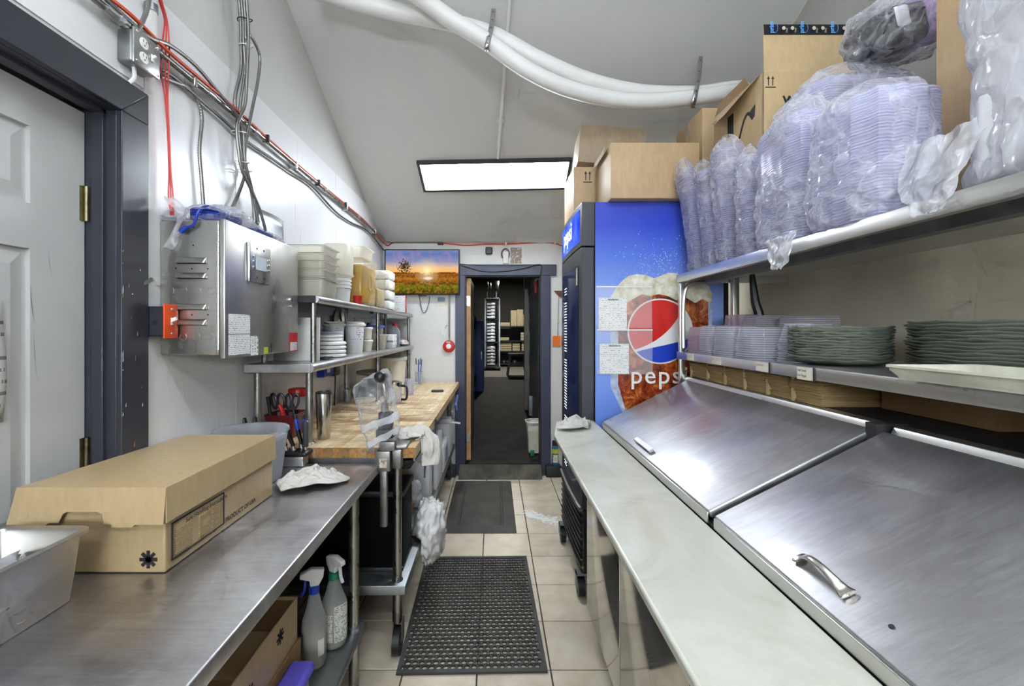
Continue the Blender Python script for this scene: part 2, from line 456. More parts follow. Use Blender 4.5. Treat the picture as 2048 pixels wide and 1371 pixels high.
def _wood(name, end):
    k = NT(name); oi = k.new('ShaderNodeObjectInfo'); r = oi.outputs['Random']
    off = k.new('ShaderNodeCombineXYZ'); k.link(k.math('MULTIPLY', r, 37.0), off.inputs[1]); k.link(k.math('MULTIPLY', r, 9.0), off.inputs[0])
    add = k.new('ShaderNodeVectorMath', operation='ADD'); k.link(k.coord(), add.inputs[0]); k.link(off.outputs[0], add.inputs[1])
    mp = k.new('ShaderNodeMapping'); mp.inputs['Scale'].default_value = (26, 2.2, 26) if not end else (30, 1, 30); k.link(add.outputs[0], mp.inputs['Vector'])
    g = k.noise(2.2, 5, .65, mp.outputs[0], .8)
    if end:
        col = k.ramp(k.math('FRACT', k.math('MULTIPLY', r, 5.7)), [(.0, lin('#b58a55')), (.3, lin('#caa673')), (.55, lin('#b06a2c')), (.8, lin('#9c7a4e')), (1, lin('#c98f4a'))])
        col = k.mix(k.ramp(g, [(.35, (.75,)*3+(1,)), (.6, (0,0,0,1))]), col, lin('#6d4620'))
        k.set(Base_Color=col, Roughness=.6)
    else:
        base = k.ramp(r, [(0, lin('#e6d0a6')), (.4, lin('#eedcb4')), (.7, lin('#dcc294')), (1, lin('#f2e4c6'))])
        col = k.mix(k.ramp(g, [(.35, (.5,)*3+(1,)), (.62, (0,0,0,1))]), base, lin('#a9824f'))
        geo = k.new('ShaderNodeNewGeometry')
        st = k.new('ShaderNodeTexNoise'); st.inputs['Scale'].default_value = 6.0; st.inputs['Detail'].default_value = 6; st.inputs['Roughness'].default_value = .7; st.inputs['Distortion'].default_value = .8
        mp2 = k.new('ShaderNodeMapping'); mp2.inputs['Scale'].default_value = (.6, 1.5, 1); mp2.inputs['Location'].default_value = (.2, .6, 0); k.link(geo.outputs['Position'], mp2.inputs['Vector']); k.link(mp2.outputs[0], st.inputs['Vector'])
        # knife and water stains of the board: a patch of wear around the spot where it is worked on
        dv = k.new('ShaderNodeVectorMath', operation='DISTANCE'); k.link(geo.outputs['Position'], dv.inputs[0]); dv.inputs[1].default_value = (-.72, 2.75, .952)
        near = k.ramp(dv.outputs['Value'], [(.25, (1,1,1,1)), (1.0, (.15,)*3+(1,))])
        sm = k.math('MULTIPLY', k.ramp(st.outputs['Fac'], [(.42, (0,0,0,1)), (.58, (1,1,1,1))]), near)
        col = k.mix(k.math('MULTIPLY', sm, .9), col, lin('#8a5f2c'))
        k.set(Base_Color=col, Roughness=.5)
    k.bump(g, .1, .001); return k.m
M['wood'] = _wood('maple butcher block', False); M['woodend'] = _wood('maple end grain', True)
M['rawwood'] = plain('bare wood edge', '#b98f5e', .6, var=.15, vs=12)
def _marble():
    k = NT('cream stone board'); v = k.mapped((1.0, .8, 1), rot=(0, 0, .4))
    g = k.noise(3.0, 6, .62, v, 2.2); h = k.noise(1.4, 3, .5)
    a = k.ramp(g, [(.3, lin('#acaa99')), (.48, lin('#bcbbad')), (.7, lin('#c6c6bc'))])
    y = k.ramp(k.noise(4.5, 4, .6, k.mapped((2.4, 1.0, 1), loc=(3.2, 1.1, 0))), [(.66, (0,0,0,1)), (.8, (.5,)*3+(1,))])
    k.set(Base_Color=k.mix(y, a, lin('#b8a46a')), Roughness=.3); return k.m
M['marble'] = _marble()
M['film'] = sheet('crinkled clear bag film', '#f6f6fb', .20, .10, 5, .5, .8, 20, .3, .5, bd=.03, crinkle=9.0)
M['filmw'] = sheet('cloudy white bag film', '#f6f6fa', .5, .16, 7, .5, .9, 18, .45, .4, (1.2, 1.2, .8), .025, 8.0)
M['lids'] = sheet('stacked clear plastic lids', '#e4e4f8', .52, .12, 5, .3, .05, 40, .5, .4, stripe=700.0)
M['clear'] = sheet('clear plastic', '#eceefa', .24, .1, 4, .12, 0, 30, .4, .55)
M['cloudy'] = sheet('cloudy food container plastic', '#f0ede2', .62, .3, 4, .12, .08, 30, .5, .25)
M['bucket'] = sheet('frosted bucket plastic', '#e9ebf0', .30, .25, 4, .1, 0, 30, .5, .4)
M['bottle'] = sheet('frosted bottle plastic', '#eef0f2', .48, .3, 4, .08, 0, 30, .6, .3)
M['pane'] = sheet('dark glass', '#26304a', .35, .05, 2, .06, 0, 30, .0, .5)
M['pocket'] = sheet('clear page pocket', '#ffffff', .22, .12, 4, .12, .2, 20, .4, .4)
M['wrap'] = sheet('thin opener bag film', '#eff0f4', .08, .06, 9, .3, .7, 20, .3, .5, bd=.02, crinkle=8.0)
M['plate'] = sheet('green glass plate', '#c4cabd', .55, .10, 9, .35, .3, 40, .45, .35)
M['lids2'] = sheet('nested clear lids', '#e2e2f8', .30, .12, 5, .4, .05, 40, .5, .45, stripe=700.0)
M['stack'] = sheet('nested clear containers', '#f0f0f8', .45, .08, 4, .2, 0, 40, .55, .5, stripe=740.0)
M['thin2'] = sheet('thin clear film', '#ffffff', .08, .1, 4, .1, .4, 20, .4, .25)
M['rag'] = plain('bleached rag', '#e4e2de', .9, var=.05, vs=20, bump=.4, bs=200)
M['thin'] = sheet('thin clear tub', '#f2efe2', .07, .1, 4, .05, 0, 30, .4, .18)
M['liquid'] = plain('golden liquid', '#b88f22', .15, var=.15, vs=8)
M['paleliq'] = plain('pale liquid', '#b9b696', .3, var=.06)
M['tan2'] = plain('brown food', '#8d6c50', .5, var=.25, vs=30)
M['led'] = glow('LED diffuser', '#ecf5ff', PANEL_POWER)
M['wall_fill'] = glow('added wall fill diffuser', '#ecf5ff', WALL_FILL_POWER)
M['hung_fill'] = glow('added hung fill diffuser', '#ecf5ff', HUNG_FILL_POWER)
# ---------------------------------------------------------------- the room
rnd = random.Random(7)
# floor with separate tiles
T = .3205; TX0, TY0 = -.0735, 1.918
fl = struct('floor', MB().box(WL, WREAR, -.08, WR, WB + .1, -.0045), M['grout'], smooth=False)
def tile_mesh(w, d):
    g = .003; c = .002; a, b = w / 2 - g, d / 2 - g
    m = MB().add([(-a,-b,-.006),(a,-b,-.006),(a,b,-.006),(-a,b,-.006),(-a,-b,-c),(a,-b,-c),(a,b,-c),(-a,b,-c),
                  (-a+c,-b+c,0),(a-c,-b+c,0),(a-c,b-c,0),(-a+c,b-c,0)],
                 [(0,1,5,4),(1,2,6,5),(2,3,7,6),(3,0,4,7),(4,5,9,8),(5,6,10,9),(6,7,11,10),(7,4,8,11),(8,9,10,11)])
    me = bpy.data.meshes.new('tile'); me.from_pydata([tuple(v) for v in m.v], [], m.f); me.materials.append(M['tile']); return me
_tm = {}
xs = sorted({WL, WR} | {TX0 + T * k for k in range(-10, 12) if WL + .01 < TX0 + T * k < WR - .01})
ys = sorted({WREAR, WB} | {TY0 + T * k for k in range(-20, 20) if WREAR + .01 < TY0 + T * k < WB - .005})
for x0, x1 in zip(xs, xs[1:]):
    for y0, y1 in zip(ys, ys[1:]):
        key = (round(x1 - x0, 4), round(y1 - y0, 4))
        if key not in _tm: _tm[key] = tile_mesh(*key)
        o = bpy.data.objects.new('tile', _tm[key]); C.objects.link(o); o.parent = fl
        o.location = V((x0 + x1) / 2, (y0 + y1) / 2, rnd.uniform(-.0006, .0002)) - ORI['floor']

# left wall with the door opening, its glossy panels and the drywall above them
CY1 = YX(287, WL); CY0 = YX(232, WL)                # door casing on this wall
DX = (172 - CX) * CY0 / F                           # face of the recessed door
DY0, DY1, DZ = .46, CY0, 2.142
wl = MB()
def wallpiece(mb, y0, y1, z0):
    yy = [y0] + [y for y in (RIDGE,) if y0 < y < y1] + [y1]
    poly = [V(WL, y0, z0), V(WL, y1, z0)] + [V(WL, y, ceil_z(y)) for y in reversed(yy)]
    mb.prism(poly, (-.14, 0, 0))
wallpiece(wl, WREAR, DY0, 0); wallpiece(wl, DY0, DY1, DZ); wallpiece(wl, DY1, WB, 0)
wall_left = struct('wall_left', wl, M['drywall'], smooth=False)
PT = 2.60
for y0, y1 in ((CY1, 1.935), (1.939, 3.155), (3.159, 4.375), (4.379, WB - .002)):
    top = lambda y: min(PT, ceil_z(y) - .002)
    yb = WB - (PT - C0) / CS
    ysn = [y0] + ([yb] if y0 < yb < y1 else []) + [y1]
    poly = [V(WL, y0, .0), V(WL, y1, .0)] + [V(WL, y, top(y)) for y in reversed(ysn)]
    obj('panel', MB().prism(poly, (.004, 0, 0)), M['frp'], wall_left, smooth=False)
obj('panel', MB().box(WL, DY0 - .1, 2.262, WL + .004, CY1 - .004, PT), M['frp'], wall_left, smooth=False)
# back wall with the doorway
OX0, OX1, OZ = (930 - CX) * WB / F, (1082 - CX) * WB / F, H + (CY - 551) * WB / F
bw = MB().box(WL - .14, WB, 0, OX0, WB + .12, C0 + .1).box(OX1, WB, 0, WR + .1, WB + .12, C0 + .1).box(OX0, WB, OZ, OX1, WB + .12, C0 + .1)
struct('wall_back', bw, M['back'], smooth=False)
# right wall, rear wall, ceiling
wr = MB(); poly = [V(WR, WREAR, 0), V(WR, WB, 0), V(WR, WB, ceil_z(WB)), V(WR, RIDGE, ceil_z(RIDGE)), V(WR, WREAR, ceil_z(WREAR))]
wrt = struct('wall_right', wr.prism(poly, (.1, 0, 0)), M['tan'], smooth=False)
obj('panel', MB().prism([V(WR, WREAR + .01, 2.15), V(WR, WB - .01, 2.15), V(WR, WB - .01, ceil_z(WB) - .01), V(WR, RIDGE, ceil_z(RIDGE) - .01), V(WR, WREAR + .01, ceil_z(WREAR) - .01)], (-.004, 0, 0)), plain('shade grey upper wall', '#a8a6a1', .6, var=.03, vs=2), wrt, smooth=False)  # upper wall coloured darker to imitate the shading in the corner
struct('wall_rear', MB().box(WL - .14, WREAR - .1, 0, WR + .1, WREAR, ceil_z(WREAR) + .05), M['drywall'], smooth=False)
cl = MB().prism([V(WL - .14, WB + .12, ceil_z(WB + .12)), V(WR + .1, WB + .12, ceil_z(WB + .12)), V(WR + .1, RIDGE, ceil_z(RIDGE)), V(WL - .14, RIDGE, ceil_z(RIDGE))], (0, 0, .08))
cl.prism([V(WL - .14, RIDGE, ceil_z(RIDGE)), V(WR + .1, RIDGE, ceil_z(RIDGE)), V(WR + .1, WREAR - .1, ceil_z(WREAR - .1)), V(WL - .14, WREAR - .1, ceil_z(WREAR - .1))], (0, 0, .08))
struct('ceiling', cl, M['ceil'], smooth=False)

# the LED panel in view on the slope
CN = V(0, CS, 1).normalized()                       # up, out of the slope
def led_panel(px_c, label, tilt=0.0, half=(.60, .155), up=None):
    c = Vector(px_c); n = CN if up is None else up
    ax = V(1, 0, 0); ay = n.cross(ax).normalized()
    R = Matrix.Rotation(tilt, 3, n); ax = R @ ax; ay = R @ ay
    t = thing('ceiling_light', label, 'light', c, 'LED ceiling panels')
    m = MB()
    for s in (-1, 1):
        m.obox(c - n * .014 + ay * s * half[1], ax * (half[0] + .012), ay * .011, n * .014)
        m.obox(c - n * .014 + ax * s * half[0], ax * .011, ay * (half[1] - .011), n * .014)
    obj('frame', m, M['darkgrey'], t, smooth=False)
    obj('diffuser', MB().obox(c - n * .016, ax * (half[0] - .011), ay * (half[1] - .011), n * .004), M['led'], t, smooth=False)
    return t
_yc = .5 * (PC(990, 317).y + PC(990, 377).y)
led_panel(V(0.005, _yc, ceil_z(_yc)), 'lit white LED ceiling panel with thin grey frame on the sloped ceiling', -.026)
def hung_fill_light(c, label, half=(.62, .13, .045)):  # invented fixture out of view, added to brighten the room and ceiling
    c = Vector(c); top = ceil_z(c.y)
    t = thing('hanging_fill_light', label, 'light', c - V(0, 0, half[2]), 'added hanging fill lights')
    obj('diffuser', MB().rbox(c.x - half[0], c.y - half[1], c.z - half[2], c.x + half[0], c.y + half[1], c.z + half[2], .04, 4), M['hung_fill'], t)
    for s in (-1, 1):
        obj('end_cap', MB().rbox(c.x + s * half[0] - .004, c.y - half[1] - .004, c.z - half[2] - .004, c.x + s * (half[0] + .012), c.y + half[1] + .004, c.z + half[2] + .004, .006, 1), M['white'], t)
        obj('hanger_rod', MB().cyl((c.x + s * .45, c.y, c.z + half[2] - .002), (c.x + s * .45, c.y, top), .004, n=8), M['silver'], t)
hung_fill_light((.30, .25, 3.25), 'hanging white wraparound fill light added above the camera, out of view')
hung_fill_light((.1, -1.2, 3.1), 'hanging white wraparound fill light added behind the camera, out of view')

t = thing('wall_fill_light', 'added white fill light on the rear wall behind the camera, out of view', 'light', (-.3, WREAR + .03, 1.85))  # made-up lamp, added as frontal fill that reaches under the shelves
obj('diffuser', MB().rbox(-.95, WREAR + .012, 1.70, .45, WREAR + .07, 2.1, .03, 3), M['wall_fill'], t)
obj('backplate', MB().box(-.97, WREAR, 1.68, .47, WREAR + .014, 2.12), M['white'], t, smooth=False)

# panelled door in the left wall
d = MB(); dt = .04; fx = DX
RW, ST = .12, .155                                   # rails, stiles
yA, yB = DY0 + .004, DY1 - .005
mid = (yA + yB) / 2
rows = ((.24, .80), (.95, 1.695), (1.815, 2.02)); zt = DZ - .012
d.box(fx - dt, yA, .01, fx - .012, yB, zt)
def rail(z0, z1): d.box(fx - .013, yA + ST, z0, fx, yB - ST, z1)
rail(.01, rows[0][0]); rail(rows[0][1], rows[1][0]); rail(rows[1][1], rows[2][0]); rail(rows[2][1], zt)
d.box(fx - .013, yA, .01, fx, yA + ST, zt); d.box(fx - .013, yB - ST, .01, fx, yB, zt)
for z0, z1 in rows:
    d.box(fx - .013, mid - .05, z0, fx, mid + .05, z1)
door = struct('door_1', d, M['door'], smooth=False)
for z0, z1 in rows:
    for a, b in ((yA + ST, mid - .05), (mid + .05, yB - ST)):
        i = .012; j = .045
        obj('panel', MB().add([(fx - .0125, a, z0), (fx - .0125, b, z0), (fx - .0125, b, z1), (fx - .0125, a, z1),
             (fx - .011, a + i, z0 + i), (fx - .011, b - i, z0 + i), (fx - .011, b - i, z1 - i), (fx - .011, a + i, z1 - i),
             (fx - .003, a + j, z0 + j), (fx - .003, b - j, z0 + j), (fx - .003, b - j, z1 - j), (fx - .003, a + j, z1 - j)],
             [(0,1,5,4),(1,2,6,5),(2,3,7,6),(3,0,4,7),(4,5,9,8),(5,6,10,9),(6,7,11,10),(7,4,8,11),(8,9,10,11)]), M['door'], door, smooth=False)
for zc in (H + (CY - 409) * CY0 / F, H + (CY - 908) * CY0 / F, .28):
    hg = MB().box(fx - .002, yB - .016, zc - .052, fx + .003, yB + .003, zc + .052)
    hg.cyl((fx + .008, yB - .001, zc - .052), (fx + .008, yB - .001, zc + .052), .0075, n=12)
    for k in (-.03, 0, .03): hg.cyl((fx + .008, yB - .001, zc + k - .001), (fx + .008, yB - .001, zc + k + .001), .0082, n=12)
    obj('hinge', hg, M['brass'], door)
# dark casing and jamb of that door
cas = MB(); ct = .018
cas.box(WL - .005, CY0, 0, WL + ct, CY1, DZ).prism([V(WL - .005, CY0, DZ), V(WL - .005, CY1, DZ), V(WL - .005, CY1, DZ + .10)], (ct + .005, 0, 0))
trim = struct('trim_1', cas, M['trim'], bevel=.003)
hd = MB().prism([V(WL - .005, DY0 - .11, DZ + .10), V(WL - .005, CY1, DZ + .10), V(WL - .005, CY0, DZ), V(WL - .005, DY0, DZ)], (ct + .005, 0, 0))
obj('header', hd, M['trim'], trim, bevel=.003)
obj('casing_leg', MB().box(WL - .005, DY0 - .105, 0, WL + ct, DY0, DZ), M['trim'], trim, bevel=.003)
jb = MB().box(DX - .06, CY0 - .002, 0, WL + .002, CY0 + .02, DZ + .02).box(DX - .06, DY0 - .02, DZ - .002, WL + .002, CY0, DZ + .02).box(DX - .06, DY0 - .02, 0, WL + .002, DY0 + .002, DZ)
jb.box(DX + .028, CY0 - .014, 0, DX + .062, CY0, DZ).box(DX + .028, DY0, DZ - .014, DX + .062, CY0, DZ)
obj('jamb', jb, M['trim'], trim, bevel=.002)
# paper note on the door
nt = MB().grid(lambda u, v: V(DX + .003 + .004 * math.sin(v * 5) * u, .94 + .16 * u + .006 * math.sin(v * 3), 1.25 + .30 * v), 8, 10)
tag(obj('paper_note', nt, printed('handwritten note', '#ecebe8', '#55565c', 34, 60, (0,1,0), (0,0,1), .3), solid=.0006), 'white sheet of handwritten notes taped to the white panelled door', 'note')

# doorway in the back wall: casing, open door, hall behind
tb = MB(); y0 = WB - .022
tb.box((911 - CX) * WB / F, y0, 0, OX0, WB + .004, OZ + .002)
trim2 = struct('trim_2', tb, M['trimblue'], bevel=.003)
obj('casing_leg', MB().box(OX1, y0, 0, (1101 - CX) * WB / F, WB + .004, OZ + .002), M['trimblue'], trim2, bevel=.003)
obj('header', MB().box((916 - CX) * WB / F, y0 - .006, OZ, (1112 - CX) * WB / F, WB + .004, OZ + .112), M['trimblue'], trim2, bevel=.003)
jm = MB().box(OX0 - .002, WB - .004, 0, OX0 + .012, WB + .13, OZ).box(OX1 - .012, WB - .004, 0, OX1 + .002, WB + .13, OZ).box(OX0, WB - .004, OZ - .012, OX1, WB + .13, OZ + .002)
obj('jamb', jm, M['blackm'], trim2, bevel=.002)
bb = MB().rbox(WL, WB - .085, .0, (911 - CX) * WB / F + .012, WB, .115, .012).rbox((1090 - CX) * WB / F, WB - .085, 0, .68, WB, .115, .012)
struct('baseboard_back', bb, M['blackm'])

# scuffs on the white door, chips in the dark casing paint
for (y, z0, z1, w) in ((1.168, 1.49, 1.60, .0022), (1.176, 1.33, 1.47, .0010), (1.215, 1.62, 1.70, .0012)):
    obj('scuff', MB().grid(lambda u, v: V(DX + .0006, y + .012 * u * u + (v - .5) * w * math.sin(math.pi * min(1, u + .05)), z1 + (z0 - z1) * u), 8, 2), plain('grey scuff', '#7a7a78', .6), door, smooth=False)
rq = random.Random(12)
for _ in range(26):
    y = rq.choice((CY0 + .004, rq.uniform(CY0 + .01, CY1 - .008))); zz = rq.uniform(.95, 1.75); h_ = rq.uniform(.003, .03); w_ = rq.uniform(.0006, .003)
    obj('paint_chip', MB().prism([V(WL + ct + .0002, y - w_, zz), V(WL + ct + .0002, y + w_ * .6, zz + h_ * .2), V(WL + ct + .0002, y + w_ * .3, zz + h_), V(WL + ct + .0002, y - w_ * .7, zz + h_ * .6)], (.0003, 0, 0)), M['rawwood'] if rq.random() < .5 else M['paper'], trim, smooth=False)
# ---------------------------------------------------------------- open door and the dark hall behind it
HX0, HX1 = -.46, .66
d2 = MB().box(OX0 + .014, WB + .04, .14, OX0 + .056, WB + .80, OZ - .02)
dd = struct('door_2', d2, M['trimblue'], bevel=.002)
obj('door_edge', MB().box(OX0 + .013, WB + .036, .14, OX0 + .057, WB + .041, OZ - .02), M['rawwood'], dd, smooth=False)
for py in (601, 874):
    z = H + (CY - py) * WB / F
    hg = MB().box(OX0 + .012, WB + .032, z - .05, OX0 + .05, WB + .037, z + .05).cyl((OX0 + .014, WB + .03, z - .05), (OX0 + .014, WB + .03, z + .05), .007, n=10)
    for k in (-.03, 0, .03): hg.cyl((OX0 + .036, WB + .033, z + k), (OX0 + .036, WB + .029, z + k), .005, n=8)
    obj('hinge', hg, M['nickel'], dd)
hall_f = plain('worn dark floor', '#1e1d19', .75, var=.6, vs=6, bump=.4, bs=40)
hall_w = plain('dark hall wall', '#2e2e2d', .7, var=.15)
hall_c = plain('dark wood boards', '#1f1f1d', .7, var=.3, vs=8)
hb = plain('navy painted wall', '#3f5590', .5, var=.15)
RZ0, RZ1, RY0, RY1 = .12, .60, WB + .1, 8.2
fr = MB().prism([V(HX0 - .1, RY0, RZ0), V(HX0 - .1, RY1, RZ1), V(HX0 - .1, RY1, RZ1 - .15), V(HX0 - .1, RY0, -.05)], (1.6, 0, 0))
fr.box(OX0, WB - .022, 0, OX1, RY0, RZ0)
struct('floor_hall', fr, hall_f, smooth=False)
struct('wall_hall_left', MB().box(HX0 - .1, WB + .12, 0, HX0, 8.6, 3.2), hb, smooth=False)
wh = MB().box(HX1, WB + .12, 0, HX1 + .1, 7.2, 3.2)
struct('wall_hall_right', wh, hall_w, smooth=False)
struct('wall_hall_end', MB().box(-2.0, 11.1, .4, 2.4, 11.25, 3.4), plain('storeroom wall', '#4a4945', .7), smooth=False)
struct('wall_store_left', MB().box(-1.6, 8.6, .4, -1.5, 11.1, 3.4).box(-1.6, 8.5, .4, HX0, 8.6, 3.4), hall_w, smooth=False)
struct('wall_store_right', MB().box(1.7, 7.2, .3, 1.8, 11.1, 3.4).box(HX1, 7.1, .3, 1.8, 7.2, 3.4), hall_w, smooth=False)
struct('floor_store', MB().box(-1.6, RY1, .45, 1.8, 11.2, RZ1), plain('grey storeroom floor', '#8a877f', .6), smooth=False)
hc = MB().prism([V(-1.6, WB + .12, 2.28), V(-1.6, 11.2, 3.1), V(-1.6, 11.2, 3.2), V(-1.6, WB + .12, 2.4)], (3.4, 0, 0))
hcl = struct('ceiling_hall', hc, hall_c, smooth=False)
for i in range(9):
    y = 5.0 + i * .62; z = 2.28 + (y - WB - .12) * .82 / 6.59
    obj('board', MB().box(-1.4, y, z - .05 - .01 * (i % 2), 1.6, y + .55, z), hall_c, hcl, smooth=False, bevel=.004)
# grey sliding panel and post on the right of the hall
gp = thing('sliding_panel', 'tall grey metal panel standing along the right of the dark hall', 'panel', (.52, 5.6, .2))
gm = plain('grey metal panel', '#6c6a63', .4, .3, var=.1)
obj('leaf', MB().box(.50, WB + .50, .18, .53, 6.2, 2.25), gm, gp, bevel=.003)
obj('rail', MB().box(.485, WB + .50, 1.98, .545, 6.3, 2.04), M['blackm'], gp, bevel=.003)
obj('bracket', MB().box(.455, 5.72, .36, .50, 5.80, .62), M['galv'], gp, bevel=.003)
obj('post', MB().box(.43, 6.25, .3, .50, 6.32, 2.3), gm, gp, bevel=.003)
al = thing('alarm_box', 'small red alarm box with white label high on the hall panel', 'alarm', P(1078, 585, 4.85))
p = V(.478, 5.03, P(1078, 572, 5.03).z)
obj('housing', MB().rbox(p.x - .018, 5.0, p.z - .085, p.x + .0215, 5.06, p.z + .05, .008), M['red'], al)
obj('label', MB().rbox(p.x - .014, 4.995, p.z + .05, p.x + .0215, 5.06, p.z + .075, .004), M['paper'], al)
# storage rack and shelf far behind
DK = plain('dark shelf metal', '#3c4c50', .45, .4)
def rack():
    t = thing('sheet_pan_rack', 'tall metal sheet pan rack on casters at the end of the hall', 'rack', (-.03, 9.6, RZ1))
    x0, x1, ya, yb = -.19, .12, 9.45, 9.95; z0, z1 = RZ1 + .1, RZ1 + 1.55
    for x in (x0, x1):
        for y in (ya, yb): obj('post', MB().box(x - .012, y - .012, z0, x + .012, y + .012, z1), M['silver'], t, smooth=False)
    for z in (z0, z0 + .5, z0 + 1.0, z1): obj('shelf', MB().box(x0, ya, z - .01, x1, yb, z + .01), DK, t, smooth=False)
    for x in (x0, x1):
        for y in (ya, yb): obj('caster', MB().cyl((x - .015, y, RZ1 + .05), (x + .015, y, RZ1 + .05), .05, n=14), M['blackm'], t)
    z = z0 + .012; n = 0
    for n, (zs, k) in enumerate(((z0, 6), (z0 + .5, 6), (z0 + 1.0, 5))):
        for i in range(k):
            b = zs + .02 + i * .07
            tag(obj('sheet_pan', MB().rbox(x0 + .035, ya - .02, b, x1 - .09, yb - .05, b + .055, .008, 1), M['silver']),
                'grey metal pan, ' + nth(i) + ', in the ' + {0: 'lower', 1: 'middle', 2: 'upper'}[n] + ' section of the far rack', 'pan', 'pans in the rack down the hall')
    for i, (xa, w, h) in enumerate(((-.17, .05, .36), (-.09, .03, .33), (-.01, .12, .38))):
        tag(obj('metal_tray', MB().rbox(xa, 9.5, z1 + .011, xa + w, 9.62, z1 + .011 + h, .01), M['chrome']),
            ('upright steel tray left end on top of the far rack', 'narrow steel tray standing between two others on the far rack', 'wide shiny steel pan standing on the right end of the far rack')[i], 'tray', 'trays on top of the far rack')
rack()
t = thing('storage_shelf', 'dark blue green wire shelf with stacked boxes at the hall end', 'shelf', (.45, 10.7, RZ1))
zs = [H - (py - CY) * 10.45 / F for py in (727, 702, 681, 652)]
for x in (.10, .90):
    for y in (10.5, 10.95): obj('post', MB().box(x - .014, y - .014, RZ1, x + .014, y + .014, zs[-1] + .5), DK, t, smooth=False)
for z in zs: obj('shelf', MB().box(.10, 10.45, z - .02, .90, 11.0, z), DK, t, smooth=False)
bc = plain('pale folded carton', '#d8c9a4', .6, var=.12, vs=30)
def flatbox(x0, x1, z0, z1, lab, grp):
    n = max(1, int((z1 - z0) / .052)); h = (z1 - z0) / n
    for i in range(n):
        tag(obj('takeout_carton', MB().rbox(x0, 10.5, z0 + i * h + .003, x1, 10.8, z0 + (i + 1) * h - .004, .006, 1), bc), lab + ', ' + nth(i), 'box', grp)
flatbox(.14, .42, zs[1], zs[1] + .215, 'pale carton in the left stack on the low far shelf', 'cartons left on the low far shelf')
flatbox(.44, .62, zs[1], zs[1] + .205, 'pale carton in the middle stack on the low far shelf', 'cartons mid on the low far shelf')
flatbox(.66, .86, zs[1], zs[1] + .22, 'pale carton in the right stack on the low far shelf', 'cartons right on the low far shelf')
flatbox(.14, .36, zs[2], zs[2] + .08, 'pale carton lying left on the middle far shelf', 'cartons left on the middle far shelf')
flatbox(.64, .86, zs[2], zs[2] + .20, 'pale carton in the stack right on the middle shelf', 'cartons right on the middle far shelf')
for i in range(3):
    tag(obj('upright_carton', MB().rbox(.40 + i * .15, 10.5, zs[3] + .002, .545 + i * .15, 10.85, zs[3] + (.38, .40, .28)[i], .006, 1), bc),
        ('left upright pale carton on the top far shelf', 'tall middle upright pale carton on the top far shelf', 'shorter right upright pale carton on the top far shelf')[i], 'box', 'upright cartons on the far shelf')
tag(obj('low_carton', MB().rbox(.14, 10.5, zs[3] + .002, .38, 10.8, zs[3] + .09, .006), bc), 'flat pale carton lying left on the top far shelf', 'box')
for i, x in enumerate((.24, .34, .50)):
    tag(obj('steel_bowl', MB().lathe([(.02, 0), (.05, .02), (.075, .07), (.078, .07), (.05, .012)], (x, 10.6, zs[0] + .002), 18, cap1=False), M['chrome']),
        ('leftmost small steel bowl on the bottom far shelf', 'middle small steel bowl on the bottom far shelf', 'rightmost small steel bowl on the bottom far shelf')[i], 'bowl', 'bowls on the far shelf')
# stool
st = thing('wooden_stool', 'dark wooden stool standing in front of the far shelf', 'stool', P(1030, 770, 8.4))
sz = H - (706 - CY) * 8.4 / F; sx0, sx1 = P(1017, 700, 8.4).x, P(1050, 700, 8.4).x
dw = plain('dark stool wood', '#2b241c', .5, var=.2)
obj('seat', MB().rbox(sx0 - .01, 8.25, sz - .04, sx1, 8.62, sz, .012), dw, st)
for x, dx in ((sx0 + .03, -.05), (sx1 - .03, .05)):
    for y, dy in ((8.3, -.03), (8.57, .03)):
        obj('leg', MB().prism([V(x + dx - .018, y + dy - .018, RZ1), V(x + dx + .018, y + dy - .018, RZ1), V(x + dx + .018, y + dy + .018, RZ1), V(x + dx - .018, y + dy + .018, RZ1)], (-dx, -dy, sz - .04 - RZ1)), dw, st)
obj('stretcher', MB().box(sx0, 8.28, RZ1 + .2, sx1 - .02, 8.31, RZ1 + .24), dw, st)
obj('stretcher', MB().box(sx0, 8.55, RZ1 + .2, sx1 - .02, 8.58, RZ1 + .24), dw, st)
# dark coats and tools hanging on the left of the hall
for i, (y, w, z0, z1) in enumerate(((5.7, .10, .75, 1.75), (6.4, .10, .7, 1.85))):
    m = MB().grid(lambda u, v: V(HX0 + .012 + .20 * math.sin(u * math.pi) * (.6 + .4 * math.sin(v * 9 + i)), y + (u - .5) * .42 * (1.1 - .5 * v), z0 + (z1 - z0) * v), 10, 12)
    tag(obj('hanging_apron', m, (hb, M['blackm'])[i], solid=.01), ('navy apron hanging nearest the doorway on the hall wall', 'black apron hanging farther along the hall wall')[i], 'apron', 'aprons in the hall')
bl_ = thing('blue_locker', 'narrow blue locker standing on the left of the hall', 'locker', (-.28, 7.4, .48))
obj('body', MB().rbox(-.42, 7.2, .47, -.17, 7.7, 1.63, .01), hb, bl_)
obj('door', MB().rbox(-.41, 7.19, .52, -.18, 7.2, 1.60, .004), hb, bl_)
obj('handle', MB().box(-.21, 7.18, 1.0, -.20, 7.19, 1.12), M['silver'], bl_)
